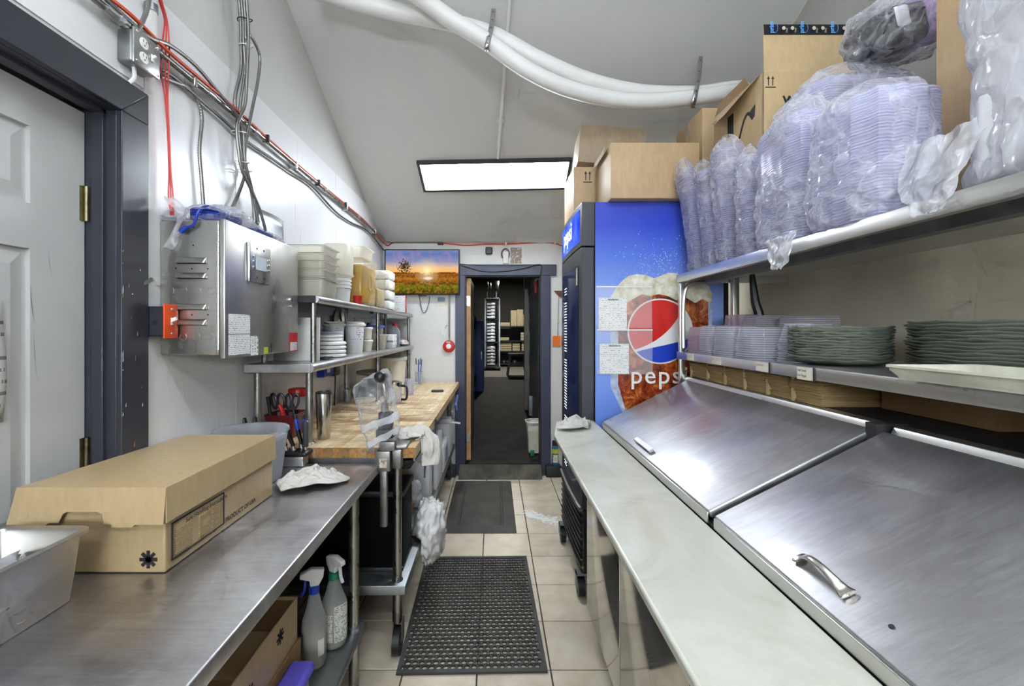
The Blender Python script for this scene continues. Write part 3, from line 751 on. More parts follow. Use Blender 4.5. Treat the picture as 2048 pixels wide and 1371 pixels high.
# waste bin just inside the hall
wb_ = thing('waste_bin', 'small white waste bin just inside the dark doorway', 'bin', (.46, 4.82, .14))
q = MB().lathe([(.075, .0), (.095, .30), (.105, .315), (.108, .335), (.098, .33), (.073, .008)], (.445, 4.80, .155), 24, sq=5, cap1=False)
obj('bin_body', q, M['offwhite'], wb_)
obj('rim', MB().tube([V(.445 + .104 * math.cos(a), 4.80 + .104 * math.sin(a), .488) for a in [i * math.pi / 8 for i in range(16)]], .006, 8, 3, True), M['white'], wb_)
tag(obj('green_sponge', MB().rbox(.385, 4.66, .136, .43, 4.70, .20, .012), M['green']), 'small green sponge on the floor by the white waste bin', 'sponge')
# hall lamp
hl = thing('hall_lamp', 'round ceiling lamp over the far storage shelf, out of view', 'lamp', (.3, 9.2, 2.7))
obj('shade', MB().lathe([(.10, .0), (.12, .03), (.12, .06)], (.3, 9.2, 2.66), 24), M['white'], hl)
L = bpy.data.lights.new('hall_lamp_light', 'AREA'); L.shape = 'DISK'; L.size = .22; L.energy = HALL_POWER; L.color = (1, .95, .85)
lo = bpy.data.objects.new('bulb', L); C.objects.link(lo); lo.location = (0, 0, -.045); lo.parent = hl
# wedge ramp at the threshold
rp = MB().prism([V(-.352, 4.345, 0), V(-.352, 4.462, .118), V(-.352, 4.462, .0)], (.83, 0, 0))
ramp_m = plain('worn rubber ramp', '#4c473b', .7, var=.5, vs=7, bump=.5, bs=70)
tag(obj('threshold_ramp', rp, ramp_m, bevel=.004), 'worn dark rubber wedge ramp on the floor at the doorway', 'ramp')
# ---------------------------------------------------------------- shared small builders
def ridge(p, s, o): return 1 - abs(2.2 * nz(p, s, o))
def towel(name, label, path, width, seed, m, h=.03, nu=84, nv=56, thick=.005, amp=.018, floor_z=None):
    """a crumpled cloth: a strip along `path` (list of world points), folded and bunched across its width"""
    q = spline(path, 8); n = len(q)
    def fn(u, v):
        t = u * (n - 1); i = min(int(t), n - 2); p = q[i].lerp(q[i + 1], t - i); d = (q[i + 1] - q[i])
        w = V(-d.y, d.x, 0)
        w = w.normalized() if w.length > 1e-3 * d.length + 1e-9 else V(0, 1, 0)
        s = (v - .5); e = max(abs(2 * s), abs(2 * u - 1)); fall = max(0, 1 - e ** 4)
        ww = width * (1 + .22 * math.sin(u * 5 + seed) + .15 * nz((u * 5, 0, seed))) * (1 - .35 * (2 * u - 1) ** 4)
        c = V(u * 2.2, v * 2.2, seed)
        f = amp * fall * (2.6 * abs(nz(c, 1.7, seed)) + 1.3 * abs(nz(c, 3.4, seed + 5)) + .35 * abs(nz(c, 8.0, seed + 2)) - .5)
        dome = h * (1 - (2 * s) ** 2) * math.sin(math.pi * min(1, max(0, u * .94 + .03))) ** .5
        sh = V(nz(c, 2.4, seed + 11), nz(c, 2.4, seed + 13), 0) * .022 * fall
        dz = V(0, 0, dome + f)
        if abs(d.z) > .8 * d.length: dz = V(dome * .5 + f * .8, 0, 0)
        r = p + w * (s * ww) + sh + dz
        if floor_z is not None:
            fz = floor_z(r) if callable(floor_z) else floor_z
            if r.z < fz + thick * .6: r.z = fz + thick * .6
        return r
    return tag(obj(name, MB().grid(fn, nu, nv), m, solid=thick, ang=180), label, 'cloth')
def ellipse_loop(c, a, b, n=24, ax=V(1,0,0), ay=V(0,1,0)):
    return [Vector(c) + ax * (a * math.cos(2 * math.pi * i / n)) + ay * (b * math.sin(2 * math.pi * i / n)) for i in range(n)]

# ---------------------------------------------------------------- electric runs on the left wall
CZ = H + (CY - 113) * YX(338, WL + .04) / F          # height of the conduit
def onwall(pts, X): return [PX(px, py, X) for px, py in pts]
cd = thing('electrical_conduit', 'bare steel conduit running along the left wall to the back corner', 'conduit', (WL + .04, 2.9, CZ))
obj('pipe', MB().tube([V(WL + .03, .3, CZ), V(WL + .03, 1.2, CZ - .005), V(WL + .03, 2.6, CZ - .004), V(WL + .03, 4.3, CZ - .012), V(WL + .033, 4.44, CZ - .02), V(WL + .09, WB - .025, CZ - .03), V(-.9, WB - .02, CZ - .03), V(-.6, WB - .02, CZ - .03)], .0105, 10, 4), M['pipe'], cd)
for y in (1.72, 2.05, 2.9, 3.6): obj('coupling', MB().cyl((WL + .03, y - .018, CZ - .004), (WL + .03, y + .018, CZ - .004), .0145, n=12), M['silver'], cd)
for y in (1.62, 2.45, 3.3, 4.1): obj('strap', MB().box(WL + .001, y - .008, CZ - .03, WL + .045, y + .008, CZ + .012), M['silver'], cd, bevel=.004)
rc = [PX(200, -18, WL + .045), PX(262, 30, WL + .045), PX(325, 92, WL + .045), PX(376, 137, WL + .045), PX(465, 212, WL + .04), PX(533, 275, WL + .035), PX(581, 317, WL + .038), PX(636, 364, WL + .035), PX(690, 408, WL + .03), PX(735, 447, WL + .03)]
rc += [V(WL + .05, WB - .06, 2.335), P(790, 484, WB - .02), P(850, 483, WB - .015), P(890, 486, WB - .015), P(930, 490, WB - .012), P(975, 488, WB - .012), P(1010, 488, WB - .012), P(1050, 486, WB - .012), P(1085, 484, WB - .012), P(1112, 487, WB - .012), P(1135, 495, WB - .012)]
rcb = tag(obj('red_cable', MB().tube(rc, .0062, 8, 5), M['orangewire']), 'long red orange cable following the conduit and the top of the back wall', 'cable')
for px, py in ((533, 275), (636, 364), (690, 408)):
    p = PX(px, py, WL + .036); obj('cable_tie', MB().box(p.x - .018, p.y - .006, p.z - .022, p.x + .014, p.y + .006, p.z + .014), M['black'], rcb, bevel=.003)
for px, py in ((881, 486), (1012, 488), (1110, 486)):
    p = P(px, py, WB - .012); obj('cable_clip', MB().box(p.x - (.03 if px < 900 else .008), p.y - .012, p.z - .018, p.x + (.03 if px < 900 else .008), p.y + .012, p.z + .018), M['black'] if px < 900 else M['white'], rcb, bevel=.003)
# junction box with two outlets and a switch
bY0, bY1 = YX(229, WL), YX(319, WL + .062); bx = WL + .062
bz0, bz1 = H + (CY - 121) * bY0 / F, H + (CY - 54) * bY0 / F
jx = thing('junction_box', 'metal junction box with double outlet and switch above the left door', 'outlet box', (WL + .03, (bY0 + bY1) / 2, bz0))
obj('box_body', MB().rbox(WL + .004, bY0, bz0, bx - .008, bY1, bz1, .01, 3), M['galv'], jx)
cv = obj('cover_plate', MB().rbox(bx - .010, bY0 - .004, bz0 - .004, bx, bY1 + .004, bz1 + .004, .006, 2), M['silver'], jx)
yc = bY0 + .033
for zc in ((bz0 + bz1) / 2 + .022, (bz0 + bz1) / 2 - .022):
    rcp = obj('receptacle', MB().lathe([(.0165, 0), (.0165, .003), (.014, .0042)], (bx - .001, yc, zc), 20, axis=(1, 0, 0), sy=1.0), M['white'], jx)
    sl = MB().box(bx + .0028, yc - .007, zc + .001, bx + .0036, yc - .0055, zc + .009).box(bx + .0028, yc + .0055, zc + .001, bx + .0036, yc + .007, zc + .009).cyl((bx + .0028, yc, zc - .007), (bx + .0036, yc, zc - .007), .0022, n=8)
    obj('slots', sl, M['ink'], rcp, smooth=False)
obj('switch', MB().box(bx, bY1 - .036, bz0 + .035, bx + .004, bY1 - .026, bz0 + .058).obox((bx + .007, bY1 - .031, bz0 + .05), (.006, 0, .003), (0, .003, 0), (-.002, 0, .004)), M['white'], jx, bevel=.001)
for y in (bY0 + .006, bY1 - .006):
    for z in (bz0 + .006, bz1 - .006): obj('screw', MB().sphere((bx, y, z), .004, 8, 6), M['chrome'], jx)
obj('connector', MB().cyl((WL + .03, bY0 - .07, CZ - .003), (WL + .03, bY0 + .004, CZ - .003), .017, n=14).cyl((WL + .03, bY0 - .03, CZ - .003), (WL + .03, bY0 - .015, CZ - .003), .021, n=8), M['silver'], jx)
obj('cord', MB().tube([V(WL + .03, bY0 + .035, bz0 + .002), V(WL + .03, bY0 + .036, bz0 - .03), V(WL + .02, bY0 + .03, bz0 - .05)], .006, 8), M['white'], jx)
# vertical white pipe behind the box
vp = thing('white_pipe', 'white vertical pipe with grey band going up behind the junction box', 'pipe', (WL + .03, 1.47, 2.36))
obj('pipe', MB().cyl((WL + .022, 1.435, 2.40), (WL + .022, 1.435, ceil_z(1.435)), .0165, n=18), M['pvc'], vp)
obj('band', MB().cyl((WL + .022, 1.435, 2.515), (WL + .022, 1.435, 2.54), .019, n=18), M['galv'], vp)
# armored cables
def armor(pts, label, r=.0075):
    return tag(obj('armored_cable', MB().tube(pts, r, 8, 6, rib=.0016, pitch=.0048), M['armor']), label, 'cable', 'armored cables on the left wall')
w1, w2, w3 = WL + .02, WL + .045, WL + .06
armor([PX(150, -60, w2), PX(262, 45, w2), PX(300, 75, w2), PX(342, 92, w2), PX(393, 133, w2), PX(441, 190, w2), PX(470, 225, w3), PX(486, 262, w3), PX(490, 320, w3), PX(503, 375, w3), PX(512, 420, w3), PX(517, 445, w3)], 'armored cable arching over the conduit then dropping to the steel cabinet')
armor([PX(318, 136, w1), PX(345, 152, w1), PX(390, 190, w1), PX(445, 238, w1), PX(497, 285, w1), PX(545, 318, w1), PX(585, 346, w1), PX(625, 373, w1), PX(668, 420, w1), PX(700, 444, w1), PX(735, 462, w1), V(WL + .03, WB - .06, 2.28)], 'armored cable sagging below the conduit toward the back corner')
armor([PX(319, 152, w1), PX(350, 164, w1), PX(378, 176, w1), PX(397, 205, w1), PX(404, 240, w1), PX(399, 300, w1), PX(403, 355, w1), PX(408, 425, w1)], 'armored cable curving down beside the red wires to the cabinet top')
armor([PX(306, -60, w2), PX(296, 10, w2), PX(284, 45, w2), PX(272, 64, w2)], 'short armored cable rising from the junction box past the door header')
tops = [(480, -70), (484, 0), (487, 40), (488, 80)]
ways = [([(482, 140), (470, 200), (480, 260), (482, 320), (490, 345), (478, 385), (462, 420)], 'armored cable of the hanging bundle bending left at the cabinet'),
        ([(490, 140), (482, 200), (478, 260), (486, 320), (500, 370), (508, 420), (510, 445)], 'armored cable of the hanging bundle ending mid cabinet top'),
        ([(500, 70), (519, 110), (516, 160), (502, 230), (490, 300), (492, 350), (508, 390), (526, 440), (533, 470)], 'armored cable bowing out to the right of the hanging bundle'),
        ([(494, 150), (490, 210), (474, 250), (477, 300), (484, 340), (500, 375), (520, 420), (531, 462)], 'armored cable hidden at the back of the hanging bundle')]
for i, (w, lab) in enumerate(ways):
    X = WL + .022 + .014 * i
    armor(onwall([(a + 5 * i - 6, b) for a, b in tops] + w, X), lab)
tie = thing('cable_tie', 'pale plastic ties holding the hanging bundle of armored cables', 'cable tie', PX(480, 262, WL + .05))
for px, py, m in ((490, 40, M['black']), (492, 92, M['white']), (478, 265, M['white']), (484, 325, M['white']), (490, 342, M['white'])):
    c = PX(px, py, WL + .043)
    obj('tie_band', MB().tube([c + V(.032 * math.cos(a), .017 * math.sin(a), .003 * math.sin(2 * a)) for a in [k * math.pi / 6 for k in range(12)]], .0022, 6, 3, True), m, tie)
# red wires
for i, (dx, lab) in enumerate(((0, 'leftmost thin red wire dropping to the cabinet'), (7, 'middle thin red wire dropping to the cabinet'), (13, 'rightmost thin red wire, bowed out at the junction box'))):
    a = [(314 + dx * .3, -40), (318 + dx * .4, 0), (329 + dx * .4, 41), (324 + dx * 1.1, 90), (322 + dx * 1.2, 140), (329 + dx * .5, 191), (335 + dx * .25, 260), (338 + dx * .3, 342), (337 + dx * .7, 390), (342 + dx * .4, 430)]
    tag(obj('red_wire', MB().tube(onwall(a, WL + .025 + .006 * i), .0024, 6, 6), M['redwire']), lab, 'wire', 'red wires on the left wall')

# ---------------------------------------------------------------- steel control cabinet
KY0 = YX(316, WL); KX = (450 - CX) * KY0 / F; KY1 = YX(596, KX)
KZ1, KZ0 = H + (CY - 437) * KY0 / F, H + (CY - 717) * KY0 / F
kb = thing('control_cabinet', 'wall mounted stainless steel electrical cabinet with louvres and display', 'cabinet', ((WL + KX) / 2, (KY0 + KY1) / 2, KZ0))
obj('cabinet_body', MB().rbox(WL + .005, KY0 + .002, KZ0 + .012, KX - .022, KY1 - .004, KZ1 - .004, .004, 1), M['cab'], kb)
dr = obj('cabinet_door', MB().rbox(KX - .02, KY0, KZ0, KX, KY1, KZ1, .004, 2), M['cab'], kb)
hx = (441 - CX) * KY0 / F - .006
hp = MB()
for i in range(22):
    z = KZ0 + .03 + i * (KZ1 - KZ0 - .05) / 22
    hp.cyl((hx, KY0 - .002, z), (hx, KY0 - .002, z + (KZ1 - KZ0 - .05) / 22 * .9), .0042, n=8)
obj('piano_hinge', hp, M['silver'], dr)
for py in (521, 551, 613.5, 644):
    z = H + (CY - py) * KY0 / F; xa, xb = (352 - CX) * KY0 / F, (414 - CX) * KY0 / F; r = .0095
    lv = MB().grid(lambda u, v: V(xa + r + (xb - xa - 2 * r) * min(1, max(0, (u - .15) / .7)) + (-r * math.cos(max(0, (.15 - u) / .15) * math.pi / 2 + math.pi / 2) if u < .15 else r * math.sin(max(0, (u - .85) / .15) * math.pi / 2)) * 0
                                 + (r * -1 * (.15 - u) / .15 if u < .15 else r * (u - .85) / .15 if u > .85 else 0),
                                 KY0 + .001 - .014 * (1 - v) ** .6 * (1 if v > .02 else 0.9) * (max(0, 1 - ((.15 - u) / .15) ** 2) if u < .15 else max(0, 1 - ((u - .85) / .15) ** 2) if u > .85 else 1) ** .5,
                                 z - r * 1.0 + 2.1 * r * v), 26, 9)
    lo_ = obj('louvre', lv, M['cab'], kb, solid=.0012)
    obj('slot', MB().box(xa + .004, KY0 - .0004, z - r * 1.1, xb - .004, KY0 + .002, z + r * .2), M['ink'], lo_, smooth=False)
for py, xl in ((581, (340, 366, 394, 421)), (673, (365, 392, 419))):
    for px in xl:
        p = P(px, py, KY0); obj('knockout', MB().lathe([(.0125, 0), (.0125, .0016), (.0108, .0016), (.0102, .0006)], (p.x, KY0 + .002, p.z), 20, axis=(0, -1, 0)), M['cab'], kb)
hl_ = MB()
for px, py in ((386, 454), (348, 490), (386, 490), (351, 536), (383, 537), (415, 537), (351, 629), (383, 629), (415, 629)):
    p = P(px, py, KY0); hl_.cyl((p.x, KY0 + .003, p.z), (p.x, KY0 + .0012, p.z), .0026, n=10)
obj('screw_holes', hl_, M['ink'], kb)
fx = KX + .0004
def kface(px, py): y = YX(px, KX); return V(KX, y, H + (CY - py) * y / F)
def kpatch(name, px0, py0, px1, py1, m, par, th=.0008, b=0.0):
    a, c = kface(px0, py0), kface(px0, py1); y1 = YX(px1, KX)
    return obj(name, MB().box(KX, a.y, c.z, KX + th, y1, a.z), m, par, smooth=False, bevel=b)
pm = printed('cabinet label print', '#e4e4e2', '#3b3c40', 150, 300, (0,1,0), (0,0,1), .42)
kpatch('label', 457, 627, 500, 667, pm, dr); kpatch('label', 457, 669, 500, 711, pm, dr); kpatch('label', 501, 672, 516, 711, printed('cabinet code label', '#e4e4e2', '#2b2c30', 60, 220, (0,0,1), (0,1,0), .5), dr)
rs = kpatch('warning_sticker', 578.6, 665, 594.6, 703, plain('red sticker', '#c3262b', .45), dr)
kpatch('sticker_text', 580, 684, 593.5, 701, pm, rs, .0012)
kpatch('green_sticker', 528, 694, 536, 707, plain('yellow green sticker', '#a5bb2b', .5), dr)
a = kface(493, 482); b2 = kface(493, 562)
pl = obj('display_plate', MB().rbox(KX, a.y, b2.z, KX + .012, YX(536, KX), a.z, .005, 2), M['silver'], dr)
ya, yb_ = a.y, YX(536, KX); zm = (a.z + b2.z) / 2
obj('screen', MB().box(KX + .012, ya + .042, zm - .024, KX + .0135, yb_ - .038, zm + .026), plain('pale display', '#c8d6de', .25), pl, smooth=False)
for dy in (.022, (yb_ - ya) - .018):
    for dz in (.022, .002, -.018): obj('button', MB().sphere((KX + .012, ya + dy, zm + dz), .006, 10, 6, (.6, 1, 1)), M['chrome'], pl)
for dy in (.05, .1):
    for dz in (.055, -.055): obj('screw', MB().cyl((KX + .011, ya + dy, zm + dz), (KX + .0128, ya + dy, zm + dz), .0045, n=10), M['ink'], pl)
lp = kface(578, 598)
obj('latch', MB().cyl((KX, lp.y + .02, lp.z), (KX + .005, lp.y + .02, lp.z), .009, n=14).cyl((KX, lp.y + .02, lp.z - .03), (KX + .003, lp.y + .02, lp.z - .03), .004, n=10), M['chrome'], dr)
# orange switch plate beside the cabinet
sY0, sY1 = CY1 + .003, CY1 + .06; sx = WL + .066
sz0, sz1 = H + (CY - 672) * sY0 / F, H + (CY - 612) * sY0 / F
sw = thing('orange_switch', 'bright orange switch plate with white toggle between door casing and steel cabinet', 'switch', (WL + .03, sY0, sz0))
obj('box_body', MB().rbox(WL + .004, sY0, sz0, sx, sY1, sz1, .003, 1), M['trim'], sw)
so = obj('switch_plate', MB().rbox(sx, sY0 - .008, sz0 - .008, sx + .006, KY0 - .003, sz1 + .008, .003, 2), M['orange'], sw)
sm_ = (sY0 + KY0 - .011) / 2; szm = (sz0 + sz1) / 2
obj('toggle', MB().box(sx + .006, sm_ - .005, szm - .012, sx + .008, sm_ + .005, szm + .012).obox((sx + .014, sm_, szm + .006), (.008, 0, .004), (0, .004, 0), (-.003, 0, .005)), M['white'], so, bevel=.001)
for dz in (.04, -.04): obj('screw', MB().sphere((sx + .006, sm_, szm + dz), .004, 10, 6), M['silver'], so)
obj('knockout', MB().cyl((WL + .035, sY0 + .001, szm - .004), (WL + .035, sY0 - .0008, szm - .004), .009, n=14), M['ink'], sw)
br = PX(290, 564, WL + .02)
tag(obj('wall_bracket', MB().obox(br + V(.006, 0, 0), (.020, 0, .008), (0, .002, 0), (-.002, 0, .005)).box(WL + .004, br.y - .003, br.z - .01, WL + .008, br.y + .014, br.z + .01).cyl(br + V(.022, -.003, .008), br + V(.022, .003, .008), .007, n=12), M['silver']), 'small bent metal bracket sticking out between casing and cabinet', 'bracket')
# bag with a coiled blue network cable on top of the cabinet
bc0 = V(-1.02, KY0 + .12, KZ1)
cb = thing('network_cable', 'coiled blue network cable with its plug hanging over the cabinet edge', 'cable', bc0)
coil = []
for k in range(4 * 18):
    a = 2 * math.pi * k / 18; rr = .085 + .006 * math.sin(k * .7)
    coil.append(V(-1.02 + rr * .62 * math.cos(a), KY0 + .13 + rr * 1.25 * math.sin(a), KZ1 + .014 + .0085 * k / 18 + .006 * math.sin(a)))
coil += [V(-.99, KY0 + .03, KZ1 + .05), V(-1.0, KY0 - .006, KZ1 + .022), P(388, 448, KY0 - .012), P(370, 456, KY0 - .014)]
obj('cord', MB().tube(coil, .0048, 8, 3), M['bluecable'], cb)
p0 = P(370, 456, KY0 - .014)
obj('boot', MB().tube([p0 + V(.006, 0, .005), p0 + V(-.004, 0, -.004), p0 + V(-.014, 0, -.013)], .008, 8, 3), M['blue'], cb)
obj('plug', MB().obox(p0 + V(-.019, 0, -.018), (.006, 0, .006), (0, .005, 0), (-.004, 0, .004)), M['clear'], cb)
coil2 = [V(-1.0 + .05 * math.cos(2 * math.pi * k / 16), KY0 + .37 + .075 * math.sin(2 * math.pi * k / 16), KZ1 + .012 + .007 * k / 16) for k in range(3 * 16)]
tag(obj('spare_cable', MB().tube(coil2, .005, 8, 3), M['bluecable']), 'second small coil of dark blue cable farther back in the bag', 'cable')
def bagfn(u, v):
    y = KY0 - .01 + .52 * u; a = v * 2 * math.pi
    hh = (.055 + .02 * math.sin(u * 7)) * math.sin(math.pi * (u * .9 + .05)) ** .5
    p = V(-1.02 + .105 * math.cos(a) * (1 - .3 * u), y, KZ1 + .004 + hh * (.5 + .5 * math.sin(a)) * 1.15)
    q = p + V(nz(p, 22), nz(p, 22, 3), nz(p, 22, 7)) * .014
    q.z = max(q.z, KZ1 + .002); return q
fb = tag(obj('plastic_bag', MB().grid(bagfn, 40, 26, cv=True), M['film'], ang=180), 'crumpled clear plastic bag lying on top of the steel cabinet', 'bag')
tl = [PX(337, 394, WL + .06), P(352, 408, KY0 - .02), P(366, 424, KY0 - .03), P(360, 440, KY0 - .015), P(350, 460, KY0 - .012), P(343, 480, KY0 - .012), P(333, 496, KY0 - .012)]
ts = spline(tl, 6)
obj('bag_tail', MB().grid(lambda u, v: ts[min(len(ts) - 1, int(u * (len(ts) - 1)))] + V((v - .5) * .03 * (1 + .6 * math.sin(u * 8)), -.006 * math.sin(v * 7 + u * 5), .004 * math.sin(v * 9 + u * 4)), 37, 6), M['filmw'], fb, ang=180)
# curved sheet of metal leaning on the wall behind the cabinet
sg = MB().grid(lambda u, v: V(WL + .012 + .05 * (1 - v) ** 2 + .012 * math.sin(u * 3), 2.08 + .27 * u, 1.66 + .40 * v), 10, 10)
tag(obj('metal_sheet', sg, M['galv'], solid=.002), 'plain curved metal sheet leaning on the wall behind the steel cabinet', 'metal sheet')
# ---------------------------------------------------------------- butcher block table
BZ, BX0, BX1, BY0, BY1 = .952, WL + .012, -.352, 1.97, 4.455
bt = thing('butcher_block_table', 'long butcher block work table with steel legs along the left wall', 'table', ((BX0 + BX1) / 2, (BY0 + BY1) / 2, 0))
NS = 21; sw_ = (BX1 - BX0) / NS
sm = bpy.data.meshes.new('stave'); g = .0003
q = MB().box(-sw_ / 2 + g, 0, -.046, sw_ / 2 - g, BY1 - BY0, 0)
sm.from_pydata([tuple(v) for v in q.v], [], q.f); sm.materials.append(M['wood']); sm.materials.append(M['woodend'])
for f in sm.polygons: f.material_index = 1 if abs(f.normal.y) > .5 else 0
sm.update()
for i in range(NS):
    o = bpy.data.objects.new('stave', sm); C.objects.link(o); o.parent = bt
    o.location = V(BX0 + sw_ * (i + .5), BY0 + rnd.uniform(-.0008, .0008), BZ + rnd.uniform(-.0004, .0004)) - ORI[bt.name]
obj('apron_rail', MB().box(BX0 + .02, BY0 + .03, BZ - .10, BX0 + .06, BY1 - .03, BZ - .047).box(BX1 - .13, BY0 + .03, BZ - .09, BX1 - .09, BY1 - .03, BZ - .047).box(BX0 + .06, BY0 + .03, BZ - .1, BX1 - .13, BY0 + .07, BZ - .047), M['galv'], bt, smooth=False, bevel=.003)
US = .325
obj('undershelf', MB().rbox(BX0 + .01, 1.985, US - .045, -.40, BY1, US, .006, 2), M['galv'], bt)
for y in (2.035, 3.10, 4.38):
    for x in (BX0 + .06, -.447):
        lg = obj('leg', MB().cyl((x, y, .16 if y != 3.1 else US), (x, y, BZ - .047), .0205, n=18), M['pipe'], bt)
        if y == 3.1: continue
        obj('collar', MB().cyl((x, y, US - .055), (x, y, US + .004), .0265, n=18), M['galv'], lg)
        cs = obj('caster', MB().cyl((x + .022, y - .02, .06), (x - .010, y - .02, .06), .06, n=26).cyl((x + .026, y - .02, .06), (x - .014, y - .02, .06), .02, n=14), M['black'], bt)
        obj('fork', MB().box(x + .024, y - .03, .05, x + .030, y + .012, .15).box(x - .018, y - .03, .05, x - .012, y + .012, .15).cyl((x, y, .135), (x, y, .185), .023, n=16), M['cast'], cs)
# ---------------------------------------------------------------- shelf over the block
SX = -.825
os_ = thing('over_shelf', 'two tier stainless shelf standing over the butcher block', 'shelf', ((WL + SX) / 2, 3.2, BZ))
def shelf(name, x0, x1, y0, y1, z, th, m, par):
    r = th / 2
    pr = [V(x0, y0, z), V(x0, y0, z - .004), V(x1 - r, y0, z - .004)] + [V(x1 - r + r * math.sin(a), y0, z - r + r * math.cos(a)) for a in [math.pi * k / 8 for k in range(8, -1, -1)]]
    pr = [V(x0, y0, z), V(x0, y0, z - .004), V(x1 - r - .012, y0, z - .004), V(x1 - r - .012, y0, z - th)] + [V(x1 - r + r * math.sin(a), y0, z - r + r * math.cos(a)) for a in [math.pi * k / 8 for k in range(8, -1, -1)]]
    return obj(name, MB().prism(pr, (0, y1 - y0, 0)), m, par)
SZ1, SZ0 = 1.640, 1.325
KE = KY1 + .012
s1 = shelf('shelf_board', WL + .012, SX + .005, KE, BY1, SZ1, .034, M['steel'], os_)
s0 = shelf('shelf_board', WL + .012, SX + .012, 1.985, BY1, SZ0, .040, M['steel'], os_)
obj('end_cap', MB().box(WL + .012, 1.981, SZ0 - .04, SX - .005, 1.986, SZ0), M['steel'], s0, bevel=.003)
obj('end_cap', MB().box(WL + .012, KE - .004, SZ1 - .034, SX - .01, KE + .001, SZ1), M['blackm'], s1, bevel=.003)
for y in (2.05, 3.25, 4.42):
    for x in (WL + .05, -.858):
        obj('post', MB().cyl((x, y if y > 2.1 else (2.03 if x < -1 else 2.045), BZ + .001), (x, y if y > 2.1 else (2.03 if x < -1 else 2.045), SZ0 - .003), .0165, n=18), M['pipe'], os_)
        obj('post', MB().cyl((x, max(y, KE + .03), SZ0), (x, max(y, KE + .03), SZ1 - .003), .0135, n=18), M['pipe'], os_)
        obj('foot', MB().cyl((x, y if y > 2.1 else (2.03 if x < -1 else 2.045), BZ + .0006), (x, y if y > 2.1 else (2.03 if x < -1 else 2.045), BZ + .008), .026, .02, n=18), M['pipe'], os_)
obj('back_brace', MB().box(WL + .012, KE, SZ1 - .06, WL + .02, BY1, SZ1 - .004), M['galv'], os_, smooth=False)

# ---------------------------------------------------------------- containers on the top shelf
def pan(x0, y0, z0, x1, y1, h, flare=.012, r=.02, th=.003, rim=.010):
    """open thin-walled rounded tray as one mesh, local box"""
    m = MB()
    def ring(x0, y0, x1, y1, z, r, n=5):
        pts = []
        for cx_, cy_, a0 in ((x1 - r, y1 - r, 0), (x0 + r, y1 - r, 90), (x0 + r, y0 + r, 180), (x1 - r, y0 + r, 270)):
            for k in range(n + 1):
                a = math.radians(a0 + 90 * k / n); pts.append(V(cx_ + r * math.cos(a), cy_ + r * math.sin(a), z))
        return pts
    f = flare
    levels = [ring(x0 + f, y0 + f, x1 - f, y1 - f, z0, r * .8), ring(x0 + f * .9, y0 + f * .9, x1 - f * .9, y1 - f * .9, z0 + .006, r), ring(x0, y0, x1, y1, z0 + h - .012, r),
              ring(x0, y0, x1, y1, z0 + h - .006, r), ring(x0 - rim, y0 - rim, x1 + rim, y1 + rim, z0 + h - .005, r + rim), ring(x0 - rim, y0 - rim, x1 + rim, y1 + rim, z0 + h, r + rim), ring(x0, y0, x1, y1, z0 + h, r),
              ring(x0 + th, y0 + th, x1 - th, y1 - th, z0 + h - .006, r), ring(x0 + f + th, y0 + f + th, x1 - f - th, y1 - f - th, z0 + th, r * .8)]
    n = len(levels[0]); vs = [p for l in levels for p in l]
    fs = [(j * n + i, j * n + (i + 1) % n, (j + 1) * n + (i + 1) % n, (j + 1) * n + i) for j in range(len(levels) - 1) for i in range(n)]
    fs += [tuple(range(n)), tuple(range((len(levels) - 1) * n, len(levels) * n))]
    return m.add(vs, fs)
names = ['bottom', 'second lowest', 'third lowest', 'third from the top', 'second from the top', 'topmost']
gm_ = plain('dark container rim', '#8b8776', .4)
for i in range(6):
    z = SZ1 + .001 + i * .0385
    t = thing('food_container', names[i] + ' cloudy rectangular food container of the nested stack beside the steel cabinet', 'container', (-.96, 2.27, z), 'nested rectangular containers')
    obj('tub', pan(-1.09, 2.155, z, -.835, 2.36, .092 if i == 0 else .062, .010, .022, .003, .006), M['cloudy'], t)
    zz = z + (.092 if i == 0 else .062)
    obj('rim_line', MB().tube([V(-1.096, 2.149, zz), V(-.829, 2.149, zz), V(-.829, 2.366, zz), V(-1.096, 2.366, zz)], .0014, 6, 1, True), gm_, t)
c = V(-.935, 2.66, SZ1 + .001)
for i in range(4):
    z = i * .021
    tag(obj('deli_tub', MB().lathe([(.058, 0), (.066, .085), (.071, .087), (.071, .097), (.066, .097), (.057, .004)], c + V(0, 0, z), 32, cap1=False), M['white']),
        ('lowest white round tub nested under the tall cloudy container', 'second white round tub nested under the tall cloudy container', 'third white round tub nested under the tall cloudy container', 'upper white round tub directly under the tall cloudy container')[i], 'tub', 'nested white round tubs')
z = SZ1 + .165
t = thing('tall_container', 'tall cloudy container standing upside down on the white round tubs', 'container', c + V(0, 0, .165))
obj('tub', MB().lathe([(.082, 0), (.082, .01), (.077, .012), (.083, .17), (.074, .185), (.070, .186)], c + V(-.005, .0, .163), 36, sq=3.2), M['cloudy'], t)
obj('rim', MB().tube([p for p in ellipse_loop(c + V(-.005, 0, .17), .083, .083)], .004, 6, 2, True), M['cloudy'], t)
t = thing('liquid_container', 'square plastic container filled with golden brown liquid on the top shelf', 'container', (-.955, 2.99, SZ1))
obj('tub', pan(-1.07, 2.83, SZ1 + .001, -.838, 3.16, .305, .008, .03, .003, .008), M['thin'], t)
obj('liquid', MB().rbox(-1.062, 2.840, SZ1 + .006, -.846, 3.150, SZ1 + .265, .02, 3), M['liquid'], t)
obj('handle_ring', MB().tube(ellipse_loop((-.846, 2.99, SZ1 + .155), .045, .05, 20, V(0, 1, 0), V(0, 0, 1)), .004, 6, 2, True), plain('amber plastic', '#a98a2c', .3), t)
